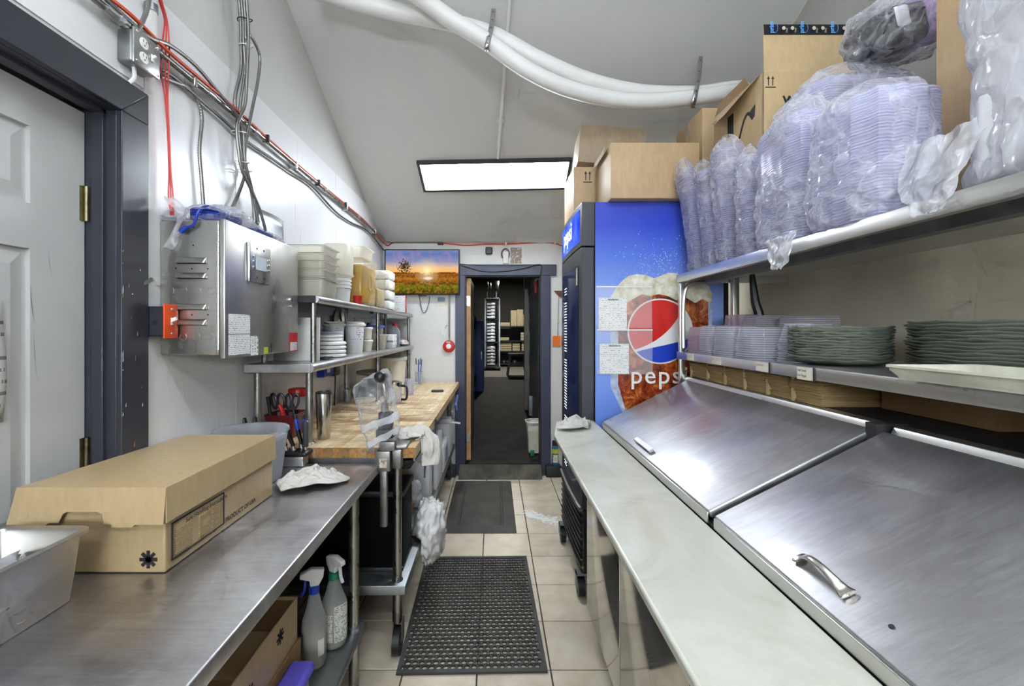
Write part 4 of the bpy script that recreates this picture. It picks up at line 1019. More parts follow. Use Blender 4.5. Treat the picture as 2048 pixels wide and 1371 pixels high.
tag(obj('stacked_tub', pan(-1.065, 2.84, SZ1 + .309, -.845, 3.10, .075, .012, .03, .003, .008), M['cloudy']), 'shallow cloudy tub sitting on the golden liquid container', 'container')
tag(obj('red_cup', MB().lathe([(.022, 0), (.028, .052), (.029, .054), (.026, .054), (.021, .003)], (-.868, 2.80, SZ1 + .001), 24, cap1=False), M['red']), 'small bright red cup on the top shelf before the golden container', 'cup')
t = thing('beige_container', 'clear container with beige contents behind the golden liquid container', 'container', (-.96, 3.36, SZ1))
obj('tub', pan(-1.05, 3.22, SZ1 + .001, -.842, 3.46, .27, .012, .035, .003, .008), M['thin'], t)
obj('contents', MB().rbox(-1.035, 3.235, SZ1 + .006, -.857, 3.445, SZ1 + .15, .02, 3), plain('beige food', '#b9a87a', .6, var=.15, vs=30), t)
for i, z in enumerate((.0, .085, .17, .245)):
    tag(obj('white_tub', MB().rbox(-1.04, 3.52, SZ1 + .002 + z, -.835, 3.72, SZ1 + .072 + z, .014, 2), M['white']), ('lowest', 'second', 'third', 'highest')[i] + ' white tub in the tower right of the beige container', 'tub', 'tower of white tubs')
t = thing('framed_sheet', 'white printed sheet in a red edged holder standing at the shelf end', 'sign', (-.95, 4.15, SZ1))
p0, p1 = P(787, 620, 4.1), P(811, 591, 4.1)
obj('sheet', MB().box(p0.x, 4.10, SZ1 + .002, p1.x, 4.106, p1.z), printed('menu card', '#e6e5e2', '#8a8a8a', 60, 90, (1,0,0), (0,0,1), .3), t, smooth=False)
obj('red_edge', MB().box(p1.x, 4.096, SZ1 + .002, p1.x + .008, 4.11, p1.z + .004), M['red'], t, smooth=False)
tag(obj('clear_dome', MB().lathe([(.06, 0), (.058, .05), (.04, .09), (.012, .105)], (-.955, 3.92, SZ1 + .001), 24), M['clear']), 'clear domed lid on the far end of the top shelf', 'lid')

# ---------------------------------------------------------------- things on the lower shelf
z = SZ0 + .001
tag(obj('white_board', MB().rbox(-1.09, 2.17, z, -.822 - .04, 2.182, z + .215, .004, 2).rot('X', -.03, (0, 2.18, z)), M['white']), 'white cutting board standing upright on the lower shelf under the cabinet', 'board')
lid_names = ('bottom', 'second', 'third', 'fourth', 'fifth', 'sixth', 'seventh')
for i in range(4):
    tag(obj('plastic_cover', MB().lathe([(.085, 0), (.092, .004), (.092, .012), (.086, .0195), (.07, .0215)], (-.935, 2.50, z + i * .0225), 36), M['white']), lid_names[i] + ' of the wide white lids stacked on the lower shelf', 'lid', 'wide white lids')
for i in range(3):
    tag(obj('small_cover', MB().lathe([(.07, 0), (.076, .004), (.076, .011), (.07, .0165), (.06, .0175)], (-.94, 2.505, z + .091 + i * .0185), 36), M['bucket'] if i == 2 else M['white']), lid_names[i] + ' of the smaller lids on top of the wide white lids', 'lid', 'smaller lids')
tag(obj('dark_wallet', MB().rbox(-.89, 2.235, z, -.845, 2.32, z + .014, .004), M['black']), 'flat dark wallet beside the upright white board', 'wallet')
def lidbucket(c, r, h, lab, lm):
    t = thing('lidded_bucket', lab, 'bucket', c)
    obj('bucket_body', MB().lathe([(r * .82, 0), (r * .98, h * .86), (r * .98, h * .9)], c, 36), M['white'], t)
    obj('bucket_lid', MB().lathe([(r * 1.10, h * .86), (r * 1.14, h * .88), (r * 1.14, h * .93), (r * 1.0, h * .96), (r * .98, h), (r * .6, h * .995)], c, 36), lm, t)
    lb = MB().grid(lambda u, v: V(c.x + (r * .955 + .003) * math.cos(-1.9 + 1.7 * u) * (.97 + .05 * v), c.y + (r * .955 + .003) * math.sin(-1.9 + 1.7 * u) * (.97 + .05 * v), c.z + h * (.40 + .42 * v)), 16, 4)
    obj('label', lb, printed('bucket label', '#e9e9ee', '#8a2f34', 70, 110, (1,0,0), (0,0,1), .4), t)
    return t
lidbucket(V(-.925, 2.92, z), .062, .205, 'white labelled bucket with rounded lid on the lower shelf', M['white'])
lidbucket(V(-1.01, 2.78, z), .062, .205, 'white lidded bucket half hidden behind the stacked lids', M['white'])
for i in range(2):
    t = thing('deli_cup', ('lower', 'upper')[i] + ' of two stacked cream cups beside the white bucket', 'cup', (-.905, 3.12, z + i * .088), 'cream cups')
    obj('cup_body', MB().lathe([(.034, 0), (.042, .07)], (-.905, 3.12, z + i * .088), 28), M['offwhite'], t)
    obj('cup_lid', MB().lathe([(.046, .069), (.0465, .079), (.042, .084)], (-.905, 3.12, z + i * .088), 28), M['white'], t)
t = thing('brown_tub', 'wide cloudy tub with brown contents on the lower shelf', 'tub', (-.93, 3.42, z))
obj('tub', MB().lathe([(.082, 0), (.10, .11), (.105, .112), (.105, .12), (.099, .12), (.080, .004)], (-.93, 3.42, z), 36, cap1=False), M['cloudy'], t)
obj('contents', MB().lathe([(.078, .005), (.092, .092), (.05, .10), (.0, .098)], (-.93, 3.42, z), 32), M['tan2'], t)
t = thing('blue_lid_box', 'round clear box with blue lid resting on the brown tub', 'container', (-.93, 3.42, z + .121))
obj('tub', MB().lathe([(.062, 0), (.07, .05)], (-.93, 3.42, z + .121), 32), M['bottle'], t)
obj('lid', MB().lathe([(.075, .049), (.077, .055), (.077, .064), (.07, .068)], (-.93, 3.42, z + .121), 32), plain('periwinkle lid', '#5a68c8', .4), t)
t = thing('shaker_jar', 'clear jar standing on the blue lidded box', 'jar', (-.925, 3.42, z + .19))
obj('glass', MB().lathe([(.036, 0), (.038, .085), (.034, .09)], (-.925, 3.42, z + .1895), 24), M['clear'], t)
obj('lid', MB().lathe([(.038, .088), (.038, .104), (.03, .107)], (-.925, 3.42, z + .1895), 24), M['white'], t)
for i, (x, y, c_, lab) in enumerate(((-1.06, 3.1, '#5a3522', 'brown glass bottle behind the cream cups'), (-1.04, 3.30, '#2c2a33', 'black bottle behind the brown tub'), (-1.03, 3.62, '#2a2b30', 'black bottle right of the brown tub'))):
    t = thing('sauce_bottle', lab, 'bottle', (x, y, z)); bm_ = plain('bottle ' + c_, c_, .25)
    obj('bottle_body', MB().lathe([(.03, 0), (.033, .01), (.033, .12), (.014, .165), (.013, .19)], (x, y, z), 24), bm_, t)
    obj('cap', MB().lathe([(.015, .185), (.015, .21), (.012, .212)], (x, y, z), 18), M['black'], t)
tag(obj('round_platter', MB().lathe([(.0, .0), (.12, .0), (.15, .008), (.152, .012), (.12, .005), (0, .005)], (WL + .03, 3.18, z + .155), 40, axis=(1, .0, .12)), M['chrome']), 'round shiny platter leaning on the wall at the back of the lower shelf', 'platter')
tag(obj('white_carton', MB().rbox(-.97, 3.66, z, -.842, 3.82, z + .115, .004), printed('carton print', '#e6e6e8', '#4b4d55', 26, 40, (0,1,0), (0,0,1), .4)), 'small white printed carton on the lower shelf near the red capped bottle', 'carton')
t = thing('red_cap_bottle', 'clear bottle with bright red cap near the far end of the lower shelf', 'bottle', (-.90, 4.0, z))
obj('bottle_body', MB().lathe([(.042, 0), (.046, .01), (.046, .12), (.040, .15), (.022, .175), (.020, .195)], (-.90, 4.0, z), 28), M['clear'], t)
obj('cap', MB().lathe([(.024, .19), (.024, .212), (.02, .215)], (-.90, 4.0, z), 20), M['red'], t)
t = thing('small_jar', 'small dark lidded glass jar behind the red capped bottle', 'jar', (-.96, 4.25, z))
obj('glass', MB().lathe([(.03, 0), (.032, .05), (.028, .06)], (-.96, 4.25, z), 20), M['clear'], t)
obj('lid', MB().lathe([(.03, .06), (.03, .075), (.026, .077)], (-.96, 4.25, z), 20), M['darkgrey'], t)
def crump(c, rx, ry, rz, seed, n=26, m=16, k=.35, s=3.0):
    def fn(u, v):
        a = 2 * math.pi * u; b = math.pi * (v - .5)
        d = V(math.cos(a) * math.cos(b), math.sin(a) * math.cos(b), math.sin(b))
        w = 1 + k * nz(d, s, seed) + k * .5 * nz(d, s * 2.7, seed + 4)
        return Vector(c) + V(d.x * rx * w, d.y * ry * w, max(d.z * rz * w, -rz * .9))
    return MB().grid(fn, n, m, cu=True)
tag(obj('crumpled_paper', crump((-.87, 4.22, z + .028), .05, .06, .03, 3), plain('red white wrapper', '#dcd2c8', .6, var=.3, vs=40), ang=180), 'crumpled white and red wrapper at the shelf end', 'wrapper')
# ---------------------------------------------------------------- things on and around the butcher block
z = BZ + .001
t = thing('steel_tumbler', 'tall stainless steel tumbler with dark lid on the butcher block', 'tumbler', (-.838, 2.135, z))
c = V(-.826, 2.135, z)
obj('cup', MB().lathe([(.028, 0), (.030, .004), (.0385, .215), (.0375, .219)], c, 40), steel('tumbler steel', '#bdb8b0', .2, .05, (3, 3, .5), 8, .1, (3, 3, 60)), t)
obj('lid', MB().lathe([(.038, .2195), (.0375, .226), (.033, .228), (.031, .2225)], c, 32), M['black'], t)
# clear jar with red lid
c = V(-1.05, 2.36, z)
t = thing('red_lid_jar', 'big clear plastic jar with red lid behind the utensil basket', 'jar', c)
obj('jar', MB().lathe([(.05, 0), (.055, .01), (.055, .15), (.045, .17), (.045, .178)], c, 32), M['clear'], t)
obj('lid', MB().lathe([(.048, .172), (.050, .178), (.050, .205), (.046, .213), (.03, .216)], c, 32), M['red'], t)
obj('contents', MB().lathe([(.048, .006), (.05, .07), (.02, .085)], c, 24), plain('jar contents', '#b79a86', .6, var=.3, vs=50), t)
# red basket of tools
t = thing('utensil_basket', 'dark red plastic basket holding kitchen tools at the wall', 'basket', (-1.04, 2.19, z))
obj('basket', pan(-1.108, 2.115, z, -.965, 2.27, .115, .012, .02, .003, .006), plain('dark red plastic', '#5c1216', .35), t)
def scissors(c, d, m, lab):
    t = thing('kitchen_scissors', lab, 'scissors', c)
    for s in (-1, 1):
        k = Vector(c) + d * .05 + V(s * .017, 0, 0)
        obj('handle', MB().tube(ellipse_loop(k, .016, .036, 16, V(1, .2 * s, .25 * s).normalized(), d), .0065, 8, 2, True), m, t)
    obj('blade', MB().obox(Vector(c) - d * .055, V(.009, 0, 0), V(0, .002, 0), d * .05), M['silver'], t)
scissors(V(-1.06, 2.17, z + .125), V(-.15, 0, 1).normalized(), M['black'], 'black handled scissors in the dark red basket')
scissors(V(-1.015, 2.2, z + .12), V(.1, 0, 1).normalized(), M['darkgrey'], 'grey handled scissors right in the dark red basket')
tag(obj('red_handle_tool', MB().tube([V(-1.02, 2.15, z + .05), V(-1.03, 2.145, z + .12), V(-1.045, 2.14, z + .165)], lambda u: .011 if u < .9 else .007, 10), M['red']), 'bright red tool handle sticking up in the basket', 'tool')
for i, (a, b) in enumerate((((-1.085, 2.15), (-1.105, 2.15)), ((-1.0, 2.22), (-1.03, 2.23)))):
    tag(obj('tool_handle', MB().tube([V(*a, z + .06), V(*b, z + .20)], .008, 10), M['black']), ('slim black handle leaning left out of the basket', 'slim black handle leaning at the right of the basket')[i], 'tool')
# small steel cup at the wall, timer box, scale
tag(obj('steel_cup', MB().lathe([(.026, 0), (.028, .09), (.0255, .09), (.024, .004)], (-1.075, 3.22, z), 24, cap1=False), M['galv']), 'small metal cup at the wall on the butcher block', 'cup')
t = thing('blue_timer', 'blue plug-in box with black adapter on the wall below the shelf', 'adapter', (WL + .03, 2.93, 1.19))
obj('housing', MB().rbox(WL + .005, 2.81, 1.175, WL + .055, 2.99, 1.245, .006), M['blue'], t)
obj('face', MB().box(WL + .055, 2.86, 1.20, WL + .057, 2.91, 1.235), M['offwhite'], t)
ad = obj('adapter', MB().rbox(WL + .005, 2.995, 1.165, WL + .06, 3.09, 1.25, .006), M['black'], t)
obj('cord', MB().tube([V(WL + .04, 3.05, 1.17), V(WL + .035, 3.06, 1.08), V(WL + .03, 3.06, z + .002)], .005, 8), M['black'], ad)
t = thing('kitchen_scale', 'grey kitchen scale with wide platform at the back of the block', 'scale', (-.96, 3.55, z))
obj('scale_body', MB().rbox(-1.06, 3.42, z, -.88, 3.70, z + .10, .02, 3).rbox(-1.01, 3.5, z + .09, -.93, 3.62, z + .17, .01), M['blackm'], t)
obj('platform', MB().lathe([(.10, .0), (.155, .012), (.157, .03), (.14, .033)], (-.975, 3.56, z + .165), 36, sx=.85), plain('grey brown enamel', '#8a8178', .35), t)
# glass pot with black handle
c = V(-.715, 3.17, z)
t = thing('glass_pot', 'glass pot with steel rim and black handle on the butcher block', 'pot', c)
obj('glass', MB().lathe([(.045, 0), (.05, .01), (.05, .11), (.048, .12)], c, 28), M['clear'], t)
obj('band', MB().lathe([(.051, .115), (.053, .125), (.053, .15), (.045, .155), (.02, .16)], c, 28), M['chrome'], t)
obj('handle', MB().tube([c + V(.045, -.01, .125), c + V(.085, -.015, .12), c + V(.092, -.015, .07), c + V(.083, -.015, .03), c + V(.05, -.01, .028)], .0085, 8), M['black'], t)
# mason jar mug and phone
c = V(-.69, 3.57, z)
t = thing('jar_mug', 'empty glass jar mug with handle on the butcher block', 'mug', c)
obj('glass', MB().lathe([(.034, 0), (.038, .006), (.039, .095), (.034, .108), (.034, .13), (.032, .13), (.032, .108), (.036, .095), (.034, .008)], c, 28), M['clear'], t)
obj('handle', MB().tube([c + V(.036, 0, .1), c + V(.065, 0, .095), c + V(.068, 0, .05), c + V(.037, 0, .03)], .005, 8), M['clear'], t)
tag(obj('mobile_phone', MB().rbox(-.535, 3.72, z, -.43, 3.78, z + .014, .006, 2).rot('Z', .1, (-.48, 3.75, z)), M['black']), 'black phone lying on the far end of the butcher block', 'phone')
c = V(-.965, 4.22, z)
t = thing('flour_bucket', 'white lidded bucket under the shelf at the far end of the block', 'bucket', c)
obj('bucket_body', MB().lathe([(.105, 0), (.12, .235), (.12, .24)], c, 36), M['offwhite'], t)
obj('bucket_lid', MB().lathe([(.128, .238), (.13, .245), (.13, .262), (.12, .268), (.06, .264)], c, 36), M['white'], t)
c = V(-.735, 4.28, z)
t = thing('pen_cup', 'clear cup holding pens at the back wall end of the block', 'cup', c)
obj('cup_body', MB().lathe([(.03, 0), (.034, .12), (.032, .12), (.028, .004)], c, 22, cap1=False), M['clear'], t)
for i, (dx, col, lab) in enumerate(((-.018, '#3a3b44', 'dark pen standing left in the clear cup'), (.0, '#2746a8', 'blue pen standing in the middle of the clear cup'), (.012, '#5b5c48', 'olive pen standing in the clear cup'), (.022, '#2340b4', 'blue pen standing right in the clear cup'))):
    b = c + V(dx * .5, 0, .006); e = c + V(dx * 1.4, .004 * i, .25 - .01 * (i % 2))
    t = thing('pen', lab, 'pen', b); pm_ = plain('pen ' + lab[:9], col, .3)
    obj('barrel', MB().cyl(b, b.lerp(e, .75), .005, n=10), M['offwhite'] if i in (0, 2) else pm_, t); obj('cap', MB().cyl(b.lerp(e, .75), e, .0058, .0045, n=10), pm_, t)
# ---- bench can opener under a clear bag
ox, oy = (770 - CX) * 1.945 / F, 1.945
t = thing('can_opener', 'heavy steel bench can opener clamped to the butcher block end', 'can opener', (ox, oy, .6))
Zp = lambda py: H - (py - CY) * oy / F
obj('base_clamp', MB().rbox(ox - .032, oy - .035, Zp(938), ox + .03, oy + .022, Zp(898), .004).rbox(ox - .02, oy - .03, Zp(898), ox + .05, oy + .02, Zp(880), .004).rbox(ox + .035, oy - .02, Zp(935), ox + .075, oy + .024, BZ - .0, .004).rbox(ox + .01, oy + .0, BZ + .001, ox + .095, oy + .12, BZ + .014, .004), M['cast'], t)
obj('sticker', MB().box(ox - .016, oy - .0365, Zp(930), ox + .016, oy - .0352, Zp(912)), plain('worn sticker', '#c9b9a8', .5, var=.5, vs=60), t)
obj('shaft', MB().rbox(ox - .018, oy - .02, Zp(1050), ox + .012, oy + .008, Zp(938), .003).rbox(ox - .014, oy - .016, Zp(880), ox + .014, oy + .012, Zp(805), .003), M['cast'], t)
obj('gear_head', MB().rbox(ox - .035, oy - .03, Zp(875), ox + .045, oy + .02, Zp(855), .012, 3).rbox(ox - .025, oy - .025, Zp(855), ox + .035, oy + .02, Zp(822), .008), M['blackm'], t)
obj('crank', MB().tube([V(ox + .005, oy - .02, Zp(820)), V(ox + .01, oy - .03, Zp(790)), V(ox + .002, oy - .03, Zp(765))], .011, 10, flat=.6), M['chrome'], t)
obj('knob', MB().sphere(V(ox - .012, oy - .035, Zp(752)), .027, 18, 12, (1, 1, .95)), M['black'], t)
# the bag
LE = [(735, 770), (748, 745), (762, 720), (775, 706), (800, 712), (850, 722), (880, 733), (905, 743)]
RI = [(735, 772), (748, 782), (762, 783), (775, 786), (800, 792), (850, 800), (880, 796), (905, 752)]
def lerp_tab(tab, y):
    for (y0, x0), (y1, x1) in zip(tab, tab[1:]):
        if y <= y1: return x0 + (x1 - x0) * (y - y0) / (y1 - y0)
    return tab[-1][1]
def bagpt(u, v, s=1.0):
    py = 736 + 168 * v; l, r = lerp_tab(LE, py), lerp_tab(RI, py); cxp, hw = (l + r) / 2, (r - l) / 2 + .8
    a = 2 * math.pi * u; dep = .045 + .012 * math.sin(v * 6)
    p = P(cxp, py, oy) + V(hw * oy / F * math.cos(a) * s, dep * math.sin(a) * s * min(1, hw / 22) - .004, 0)
    n_ = V(math.cos(a), math.sin(a), 0)
    return p + n_ * (.009 * nz(p, 26, 2) + .005 * nz(p, 60, 5)) + V(0, 0, .006 * nz(p, 30, 9))
bg = tag(obj('clear_bag', MB().grid(bagpt, 40, 34, cu=True), M['wrap'], ang=180), 'clear taped plastic bag pulled over the can opener head', 'bag')
def tape(v0, slope, w):
    return MB().grid(lambda u, v: bagpt(.5 + .5 * u + .0, min(1, max(0, v0 + slope * (.5 - .5 * math.cos(math.pi * u)) + w * (v - .5))), 1.035), 26, 4)
tm = sheet('translucent white tape', '#f3f4f8', .72, .25, 3, .1, .1, 20, .4, .3)
obj('tape', tape(.72, -.17, .085), tm, bg); obj('tape', tape(.93, -.22, .075), tm, bg)
# ---- cloth draped over the block corner
def bz(r): return BZ if (r.x < BX1 + .004 and r.y > BY0 - .004) else -1
towel('dish_cloth', 'white cloth draped over the near right edge of the butcher block', [V(-.47, 2.12, BZ + .012), V(-.43, 2.14, BZ + .02), V(-.385, 2.15, BZ + .02), V(-.335, 2.15, BZ + .012), V(-.322, 2.13, BZ - .05), V(-.318, 2.12, BZ - .125)], .15, 1.3, M['towel'], .018, amp=.014, floor_z=bz)
# ---- drawer tray and black scrapers below the block edge
t = thing('utensil_tray', 'dark steel utensil drawer hanging under the near end of the block', 'drawer', (-.47, 2.15, BZ - .14))
obj('tray', pan(-.62, 2.10, BZ - .145, -.385, 2.48, .05, .02, .03, .003, .004), M['blackm'], t)
obj('runner', MB().box(-.64, 2.1, BZ - .099, -.632, 2.5, BZ - .075).box(-.385, 2.1, BZ - .099, -.377, 2.5, BZ - .075), M['galv'], t)
for i, (a, b, c_, lab) in enumerate((((862, 858, 2.24), (880, 862, 2.34), (848, 955, 2.2), 'large black dough scraper hanging at the block edge'), ((889, 838, 2.62), (896, 840, 2.7), (884, 872, 2.6), 'small black scraper hanging farther along the block edge'))):
    pa, pb, pc = P(*a), P(*b), P(*c_)
    for p in (pa, pb, pc): p.x = BX1 + .0002
    w = (pb - pa)
    tag(obj('dough_scraper', MB().prism([pa, pb, pb.lerp(pc, .55) + w * .05, pc + w * .25, pc, pa.lerp(pc, .6)], V(.004, .0, 0)), M['darkgrey'], bevel=.001), lab, 'scraper')
for i, (px, py, Y, col, lab) in enumerate(((905, 815, 3.55, '#3c3d42', 'dark tool clipped under the far block edge'), (912, 800, 3.9, '#44518a', 'blue grey tool hanging near the doorway under the block edge'))):
    p = P(px, py, Y); p.x = BX1 + .02
    tag(obj('hanging_tool', MB().tube([p + V(0, .1, .03), p, p + V(0, -.06, -.03), p + V(.01, -.08, -.075)], .011, 8, flat=.5), plain('tool ' + col, col, .4)), lab, 'tool')
p = V(-.43, 4.02, US + .303)
tag(obj('paper_slip', MB().grid(lambda u, v: p + V(.0 + .12 * u, .07 * v, -.02 * max(0, u - .3) ** 2), 6, 4), M['paper'], solid=.001), 'white paper slip lying on the tall white carton', 'paper')
# ---- under the block
z = US + .001
t = thing('black_tote', 'large black plastic tote on the lower shelf under the block', 'tote', (-.75, 2.25, z))
obj('tote_body', MB().rbox(-1.08, 2.105, z, -.437, 2.345, z + .37, .012, 3), plain('satin black plastic', '#040405', .6, spec=.1), t)
obj('rim', MB().rbox(-1.09, 2.095, z + .355, -.428, 2.355, z + .385, .01, 2), M['black'], t)
obj('foot_ridge', MB().rbox(-1.085, 2.098, z, -.434, 2.35, z + .02, .008, 2), M['black'], t)
def rag(u, v):
    a = 2 * math.pi * u; b = math.pi * (v - .5); d = V(math.cos(a) * math.cos(b), math.sin(a) * math.cos(b), math.sin(b))
    w = .92 + .25 * abs(nz(d, 2.4, 2)) + .22 * abs(nz(d, 5.0, 7)) + .1 * abs(nz(d, 11, 4))
    p = V(-.372, 2.53, .33) + V(d.x * .085 * w * (1 - d.z ** 4) ** -.12 if abs(d.z) < .98 else 0, d.y * .15 * w, d.z * .165 * w); p.x = max(p.x, -.394 if p.z < US + .012 else -.47); p.z = max(p.z, .175); p.y = max(p.y, 2.362); return p
rg = thing('rag_bag', 'clear bag stuffed with white rags hanging beside the black tote', 'bag', (-.342, 2.56, .12))
obj('rags', MB().grid(rag, 60, 40, cu=True), M['rag'], rg, ang=180)
obj('film', MB().grid(lambda u, v: (lambda p: V(max(-.397 if p.z < US + .012 else -.48, -.372 + (p.x + .372) * 1.06), 2.53 + (p.y - 2.53) * 1.03, .33 + (p.z - .33) * 1.03))(rag(u, v)), 60, 40, cu=True), M['thin2'], rg, ang=180)
tag(obj('paper_bag', crump((-.56, 2.66, z + .14), .075, .13, .15, 11, 30, 20, .3, 2.2), M['kraft'], ang=180), 'crumpled brown paper bag behind the rag bag under the block', 'bag')
tag(obj('film_scrap', crump((-.465, 2.50, z + .235), .05, .06, .06, 17, 26, 16, .5, 2.5), M['filmw'], ang=180), 'crumpled clear film stuffed under the block above the rags', 'film')
tag(obj('white_carton_box', MB().rbox(-.86, 2.86, z, -.425, 3.02, z + .36, .004).rbox(-.86, 3.16, z, -.412, 3.5, z + .36, .004).rbox(-.86, 3.02, z, -.49, 3.16, z + .36, .004), M['plaster']), 'large plain white carton on the lower shelf behind the steel leg', 'box')
t = thing('printed_carton', 'white carton with blue printed panel on the lower shelf', 'box', (-.5, 3.75, z))
obj('carton', MB().rbox(-.80, 3.56, z, -.41, 3.94, z + .20, .004), M['plaster'], t)
obj('blue_panel', MB().box(-.41, 3.70, z + .03, -.4092, 3.90, z + .16), printed('blue nutrition print', '#9aa4d6', '#4a5ab8', 70, 60, (0,1,0), (0,0,1), .5), t, smooth=False)
obj('yellow_strip', MB().box(-.41, 3.60, z + .02, -.4092, 3.63, z + .19), plain('pale yellow print', '#d8cfa6', .5), t, smooth=False)
tag(obj('tall_white_carton', MB().rbox(-.80, 4.0, z, -.405, 4.34, z + .30, .004), M['plaster']), 'taller white carton at the doorway end of the lower shelf', 'box')
t = thing('brown_jar', 'small brown jar standing on the printed carton', 'jar', (-.47, 3.66, z + .201))
obj('jar', MB().lathe([(.035, 0), (.038, .05), (.03, .065)], (-.47, 3.66, z + .201), 20), M['tan2'], t)
obj('lid', MB().lathe([(.031, .064), (.031, .082), (.025, .085)], (-.47, 3.66, z + .201), 20), M['galv'], t)
# ---------------------------------------------------------------- steel work table in the foreground, left
TZ, TX, TY1, TYN = .89, -.507, 1.945, .08
t = thing('steel_work_table', 'stainless steel work table with lower shelf in the left foreground', 'table', (-.82, 1.0, 0))
obj('table_top', MB().rbox(WL + .024, TYN, TZ - .042, TX, TY1, TZ, .006, 3), M['steel'], t)
obj('lower_shelf', MB().rbox(WL + .04, .12, .215, -.545, 1.86, .25, .005, 2), M['galv'], t)
for x, y in ((-.573, 1.80), (WL + .08, 1.80), (-.573, .20), (WL + .08, .20)):
    lg = obj('leg', MB().cyl((x, y, .03), (x, y, TZ - .042), .0205, n=20), M['pipe'], t)
    obj('collar', MB().cyl((x, y, .2), (x, y, .272), .0265, n=20), M['galv'], lg)
    obj('foot', MB().cyl((x, y, 0), (x, y, .035), .018, .021, n=18), M['cast'], lg)
z = TZ + .001
# big lidded cardboard box
BXR, BYN, BYF = -.797, 1.066, 1.572
t = thing('lidded_carton', 'large brown cardboard box with fitted lid on the steel table', 'box', (-.96, 1.32, z))
LZ = 1.10; lz0 = LZ - .085
obj('carton_body', MB().add([(-1.105, BYN, z), (BXR, BYN, z), (BXR + .006, BYF, z), (-1.095, BYF, z), (-1.115, BYN, LZ - .012), (BXR, BYN, LZ - .012), (BXR + .006, BYF, LZ - .012), (-1.098, BYF, LZ - .012)],
    [(0,3,2,1),(4,5,6,7),(0,1,5,4),(1,2,6,5),(2,3,7,6),(3,0,4,7)]), M['card'], t, smooth=False, bevel=.004)
# lid: top plus four flaps; the near flap has the hand cut-out and tabs
o_ = .007
NL, NR, FR, FL = V(-1.15, BYN - o_, LZ), V(BXR + o_, BYN - o_, LZ), V(BXR + .006 + o_, BYF + o_, LZ + .004), V(-1.104, BYF + o_, LZ + .004)
lid = obj('carton_lid', MB().add([NL, NR, FR, FL, NL - V(0,0,.004), NR - V(0,0,.004), FR - V(0,0,.004), FL - V(0,0,.004)], [(0,1,2,3),(7,6,5,4),(0,4,5,1),(1,5,6,2),(2,6,7,3),(3,7,4,0)]), M['card'], t, smooth=False, bevel=.002)
D = V(0, 0, -.085)
def flap(a, b, da, db, nrm, name='flap', prof=None):
    a, b = Vector(a), Vector(b); prof = prof or [(0, 0), (1, 0)]
    poly = [a, b] + [a.lerp(b, s) + da.lerp(db, s) * (1 - k) for s, k in reversed(prof)]
    return obj(name, MB().prism(poly, Vector(nrm) * -.004), M['card'], lid, smooth=False, bevel=.0012)
flap(NR, FR, D + V(.004, -.002, 0), D + V(.003, 0, .0), (1, 0, 0))
flap(FL, FR, D, D, (0, 1, 0)); flap(NL, FL, D + V(-.010, 0, 0), D, (-1, 0, 0))
prof = [(0, 0), (.12, 0), (.125, -.06), (.24, -.06), (.27, .05), (.33, .05), (.345, .28), (.37, .34), (.57, .34), (.60, .28), (.62, .02), (.67, 0), (.675, -.07), (.80, -.07), (.82, .0), (1, 0)]
flap(NL, NR, D + V(-.012, -.012, 0), D + V(.002, -.012, 0), (0, -1, 0), 'front_flap', prof)
# print on the box
def asterisk(name, c, ux, uy, r, par, m=M['ink'], w=.0042):
    mb = MB(); n = Vector(ux).cross(Vector(uy)).normalized()
    for k in range(4):
        a = math.pi * k / 4; d = Vector(ux) * math.cos(a) + Vector(uy) * math.sin(a); e = Vector(ux) * -math.sin(a) + Vector(uy) * math.cos(a)
        mb.obox(Vector(c) + n * .0006, d * r, e * w, n * .0004)
    return obj(name, mb, m, par, smooth=False)
pa = P(297, 1118, BYN); asterisk('printed_star', V(pa.x, BYN, pa.z), V(1,0,0), V(0,0,1), .0215, t)
def rface(px, py):
    q_ = PX(px, py, BXR + .004); return q_
X_ = BXR + .0042
pf = printed('handling print', '#b79d72', '#5a4a34', 210, 260, (0,1,0), (0,0,1), .4, .5, .42)
y0_, y1_ = YX(342, BXR), YX(447, BXR + .003)
z0_, z1_ = TZ + .022, TZ + .112
fr_ = MB()
for a, b in (((y0_, z0_), (y1_, z0_)), ((y0_, z1_), (y1_, z1_)), ((y0_, z0_), (y0_, z1_)), ((y1_, z0_), (y1_, z1_))):
    fr_.box(BXR + .001, min(a[0], b[0]) - .0008, min(a[1], b[1]) - .0008, X_ + .0012, max(a[0], b[0]) + .0008, max(a[1], b[1]) + .0008)
obj('print_frame', fr_, M['ink'], t, smooth=False)
obj('print_block', MB().box(BXR + .001, y0_ + .012, z0_ + .008, X_ + .0005, y0_ + .072, z1_ - .022), pf, t, smooth=False)
obj('print_block', MB().box(BXR + .001, y0_ + .100, z0_ + .008, X_ + .0005, y0_ + .145, z1_ - .024), pf, t, smooth=False)
obj('print_block', MB().box(BXR + .001, y0_ + .155, z0_ + .010, X_ + .0005, y1_ - .008, z1_ - .018), pf, t, smooth=False)
text('print_text', 'Safe Handling Instructions', M['ink'], t, .0165, (X_, y0_ + .045, z1_ - .017), (0,1,0), (0,0,1), weight=.0002, depth=.0012)
text('print_text', 'PRODUCT OF USA', M['ink'], t, .0195, (X_ + .001, y1_ + .004, TZ + .022), (0,1,0), (0,0,1), weight=.0004, depth=.0012)
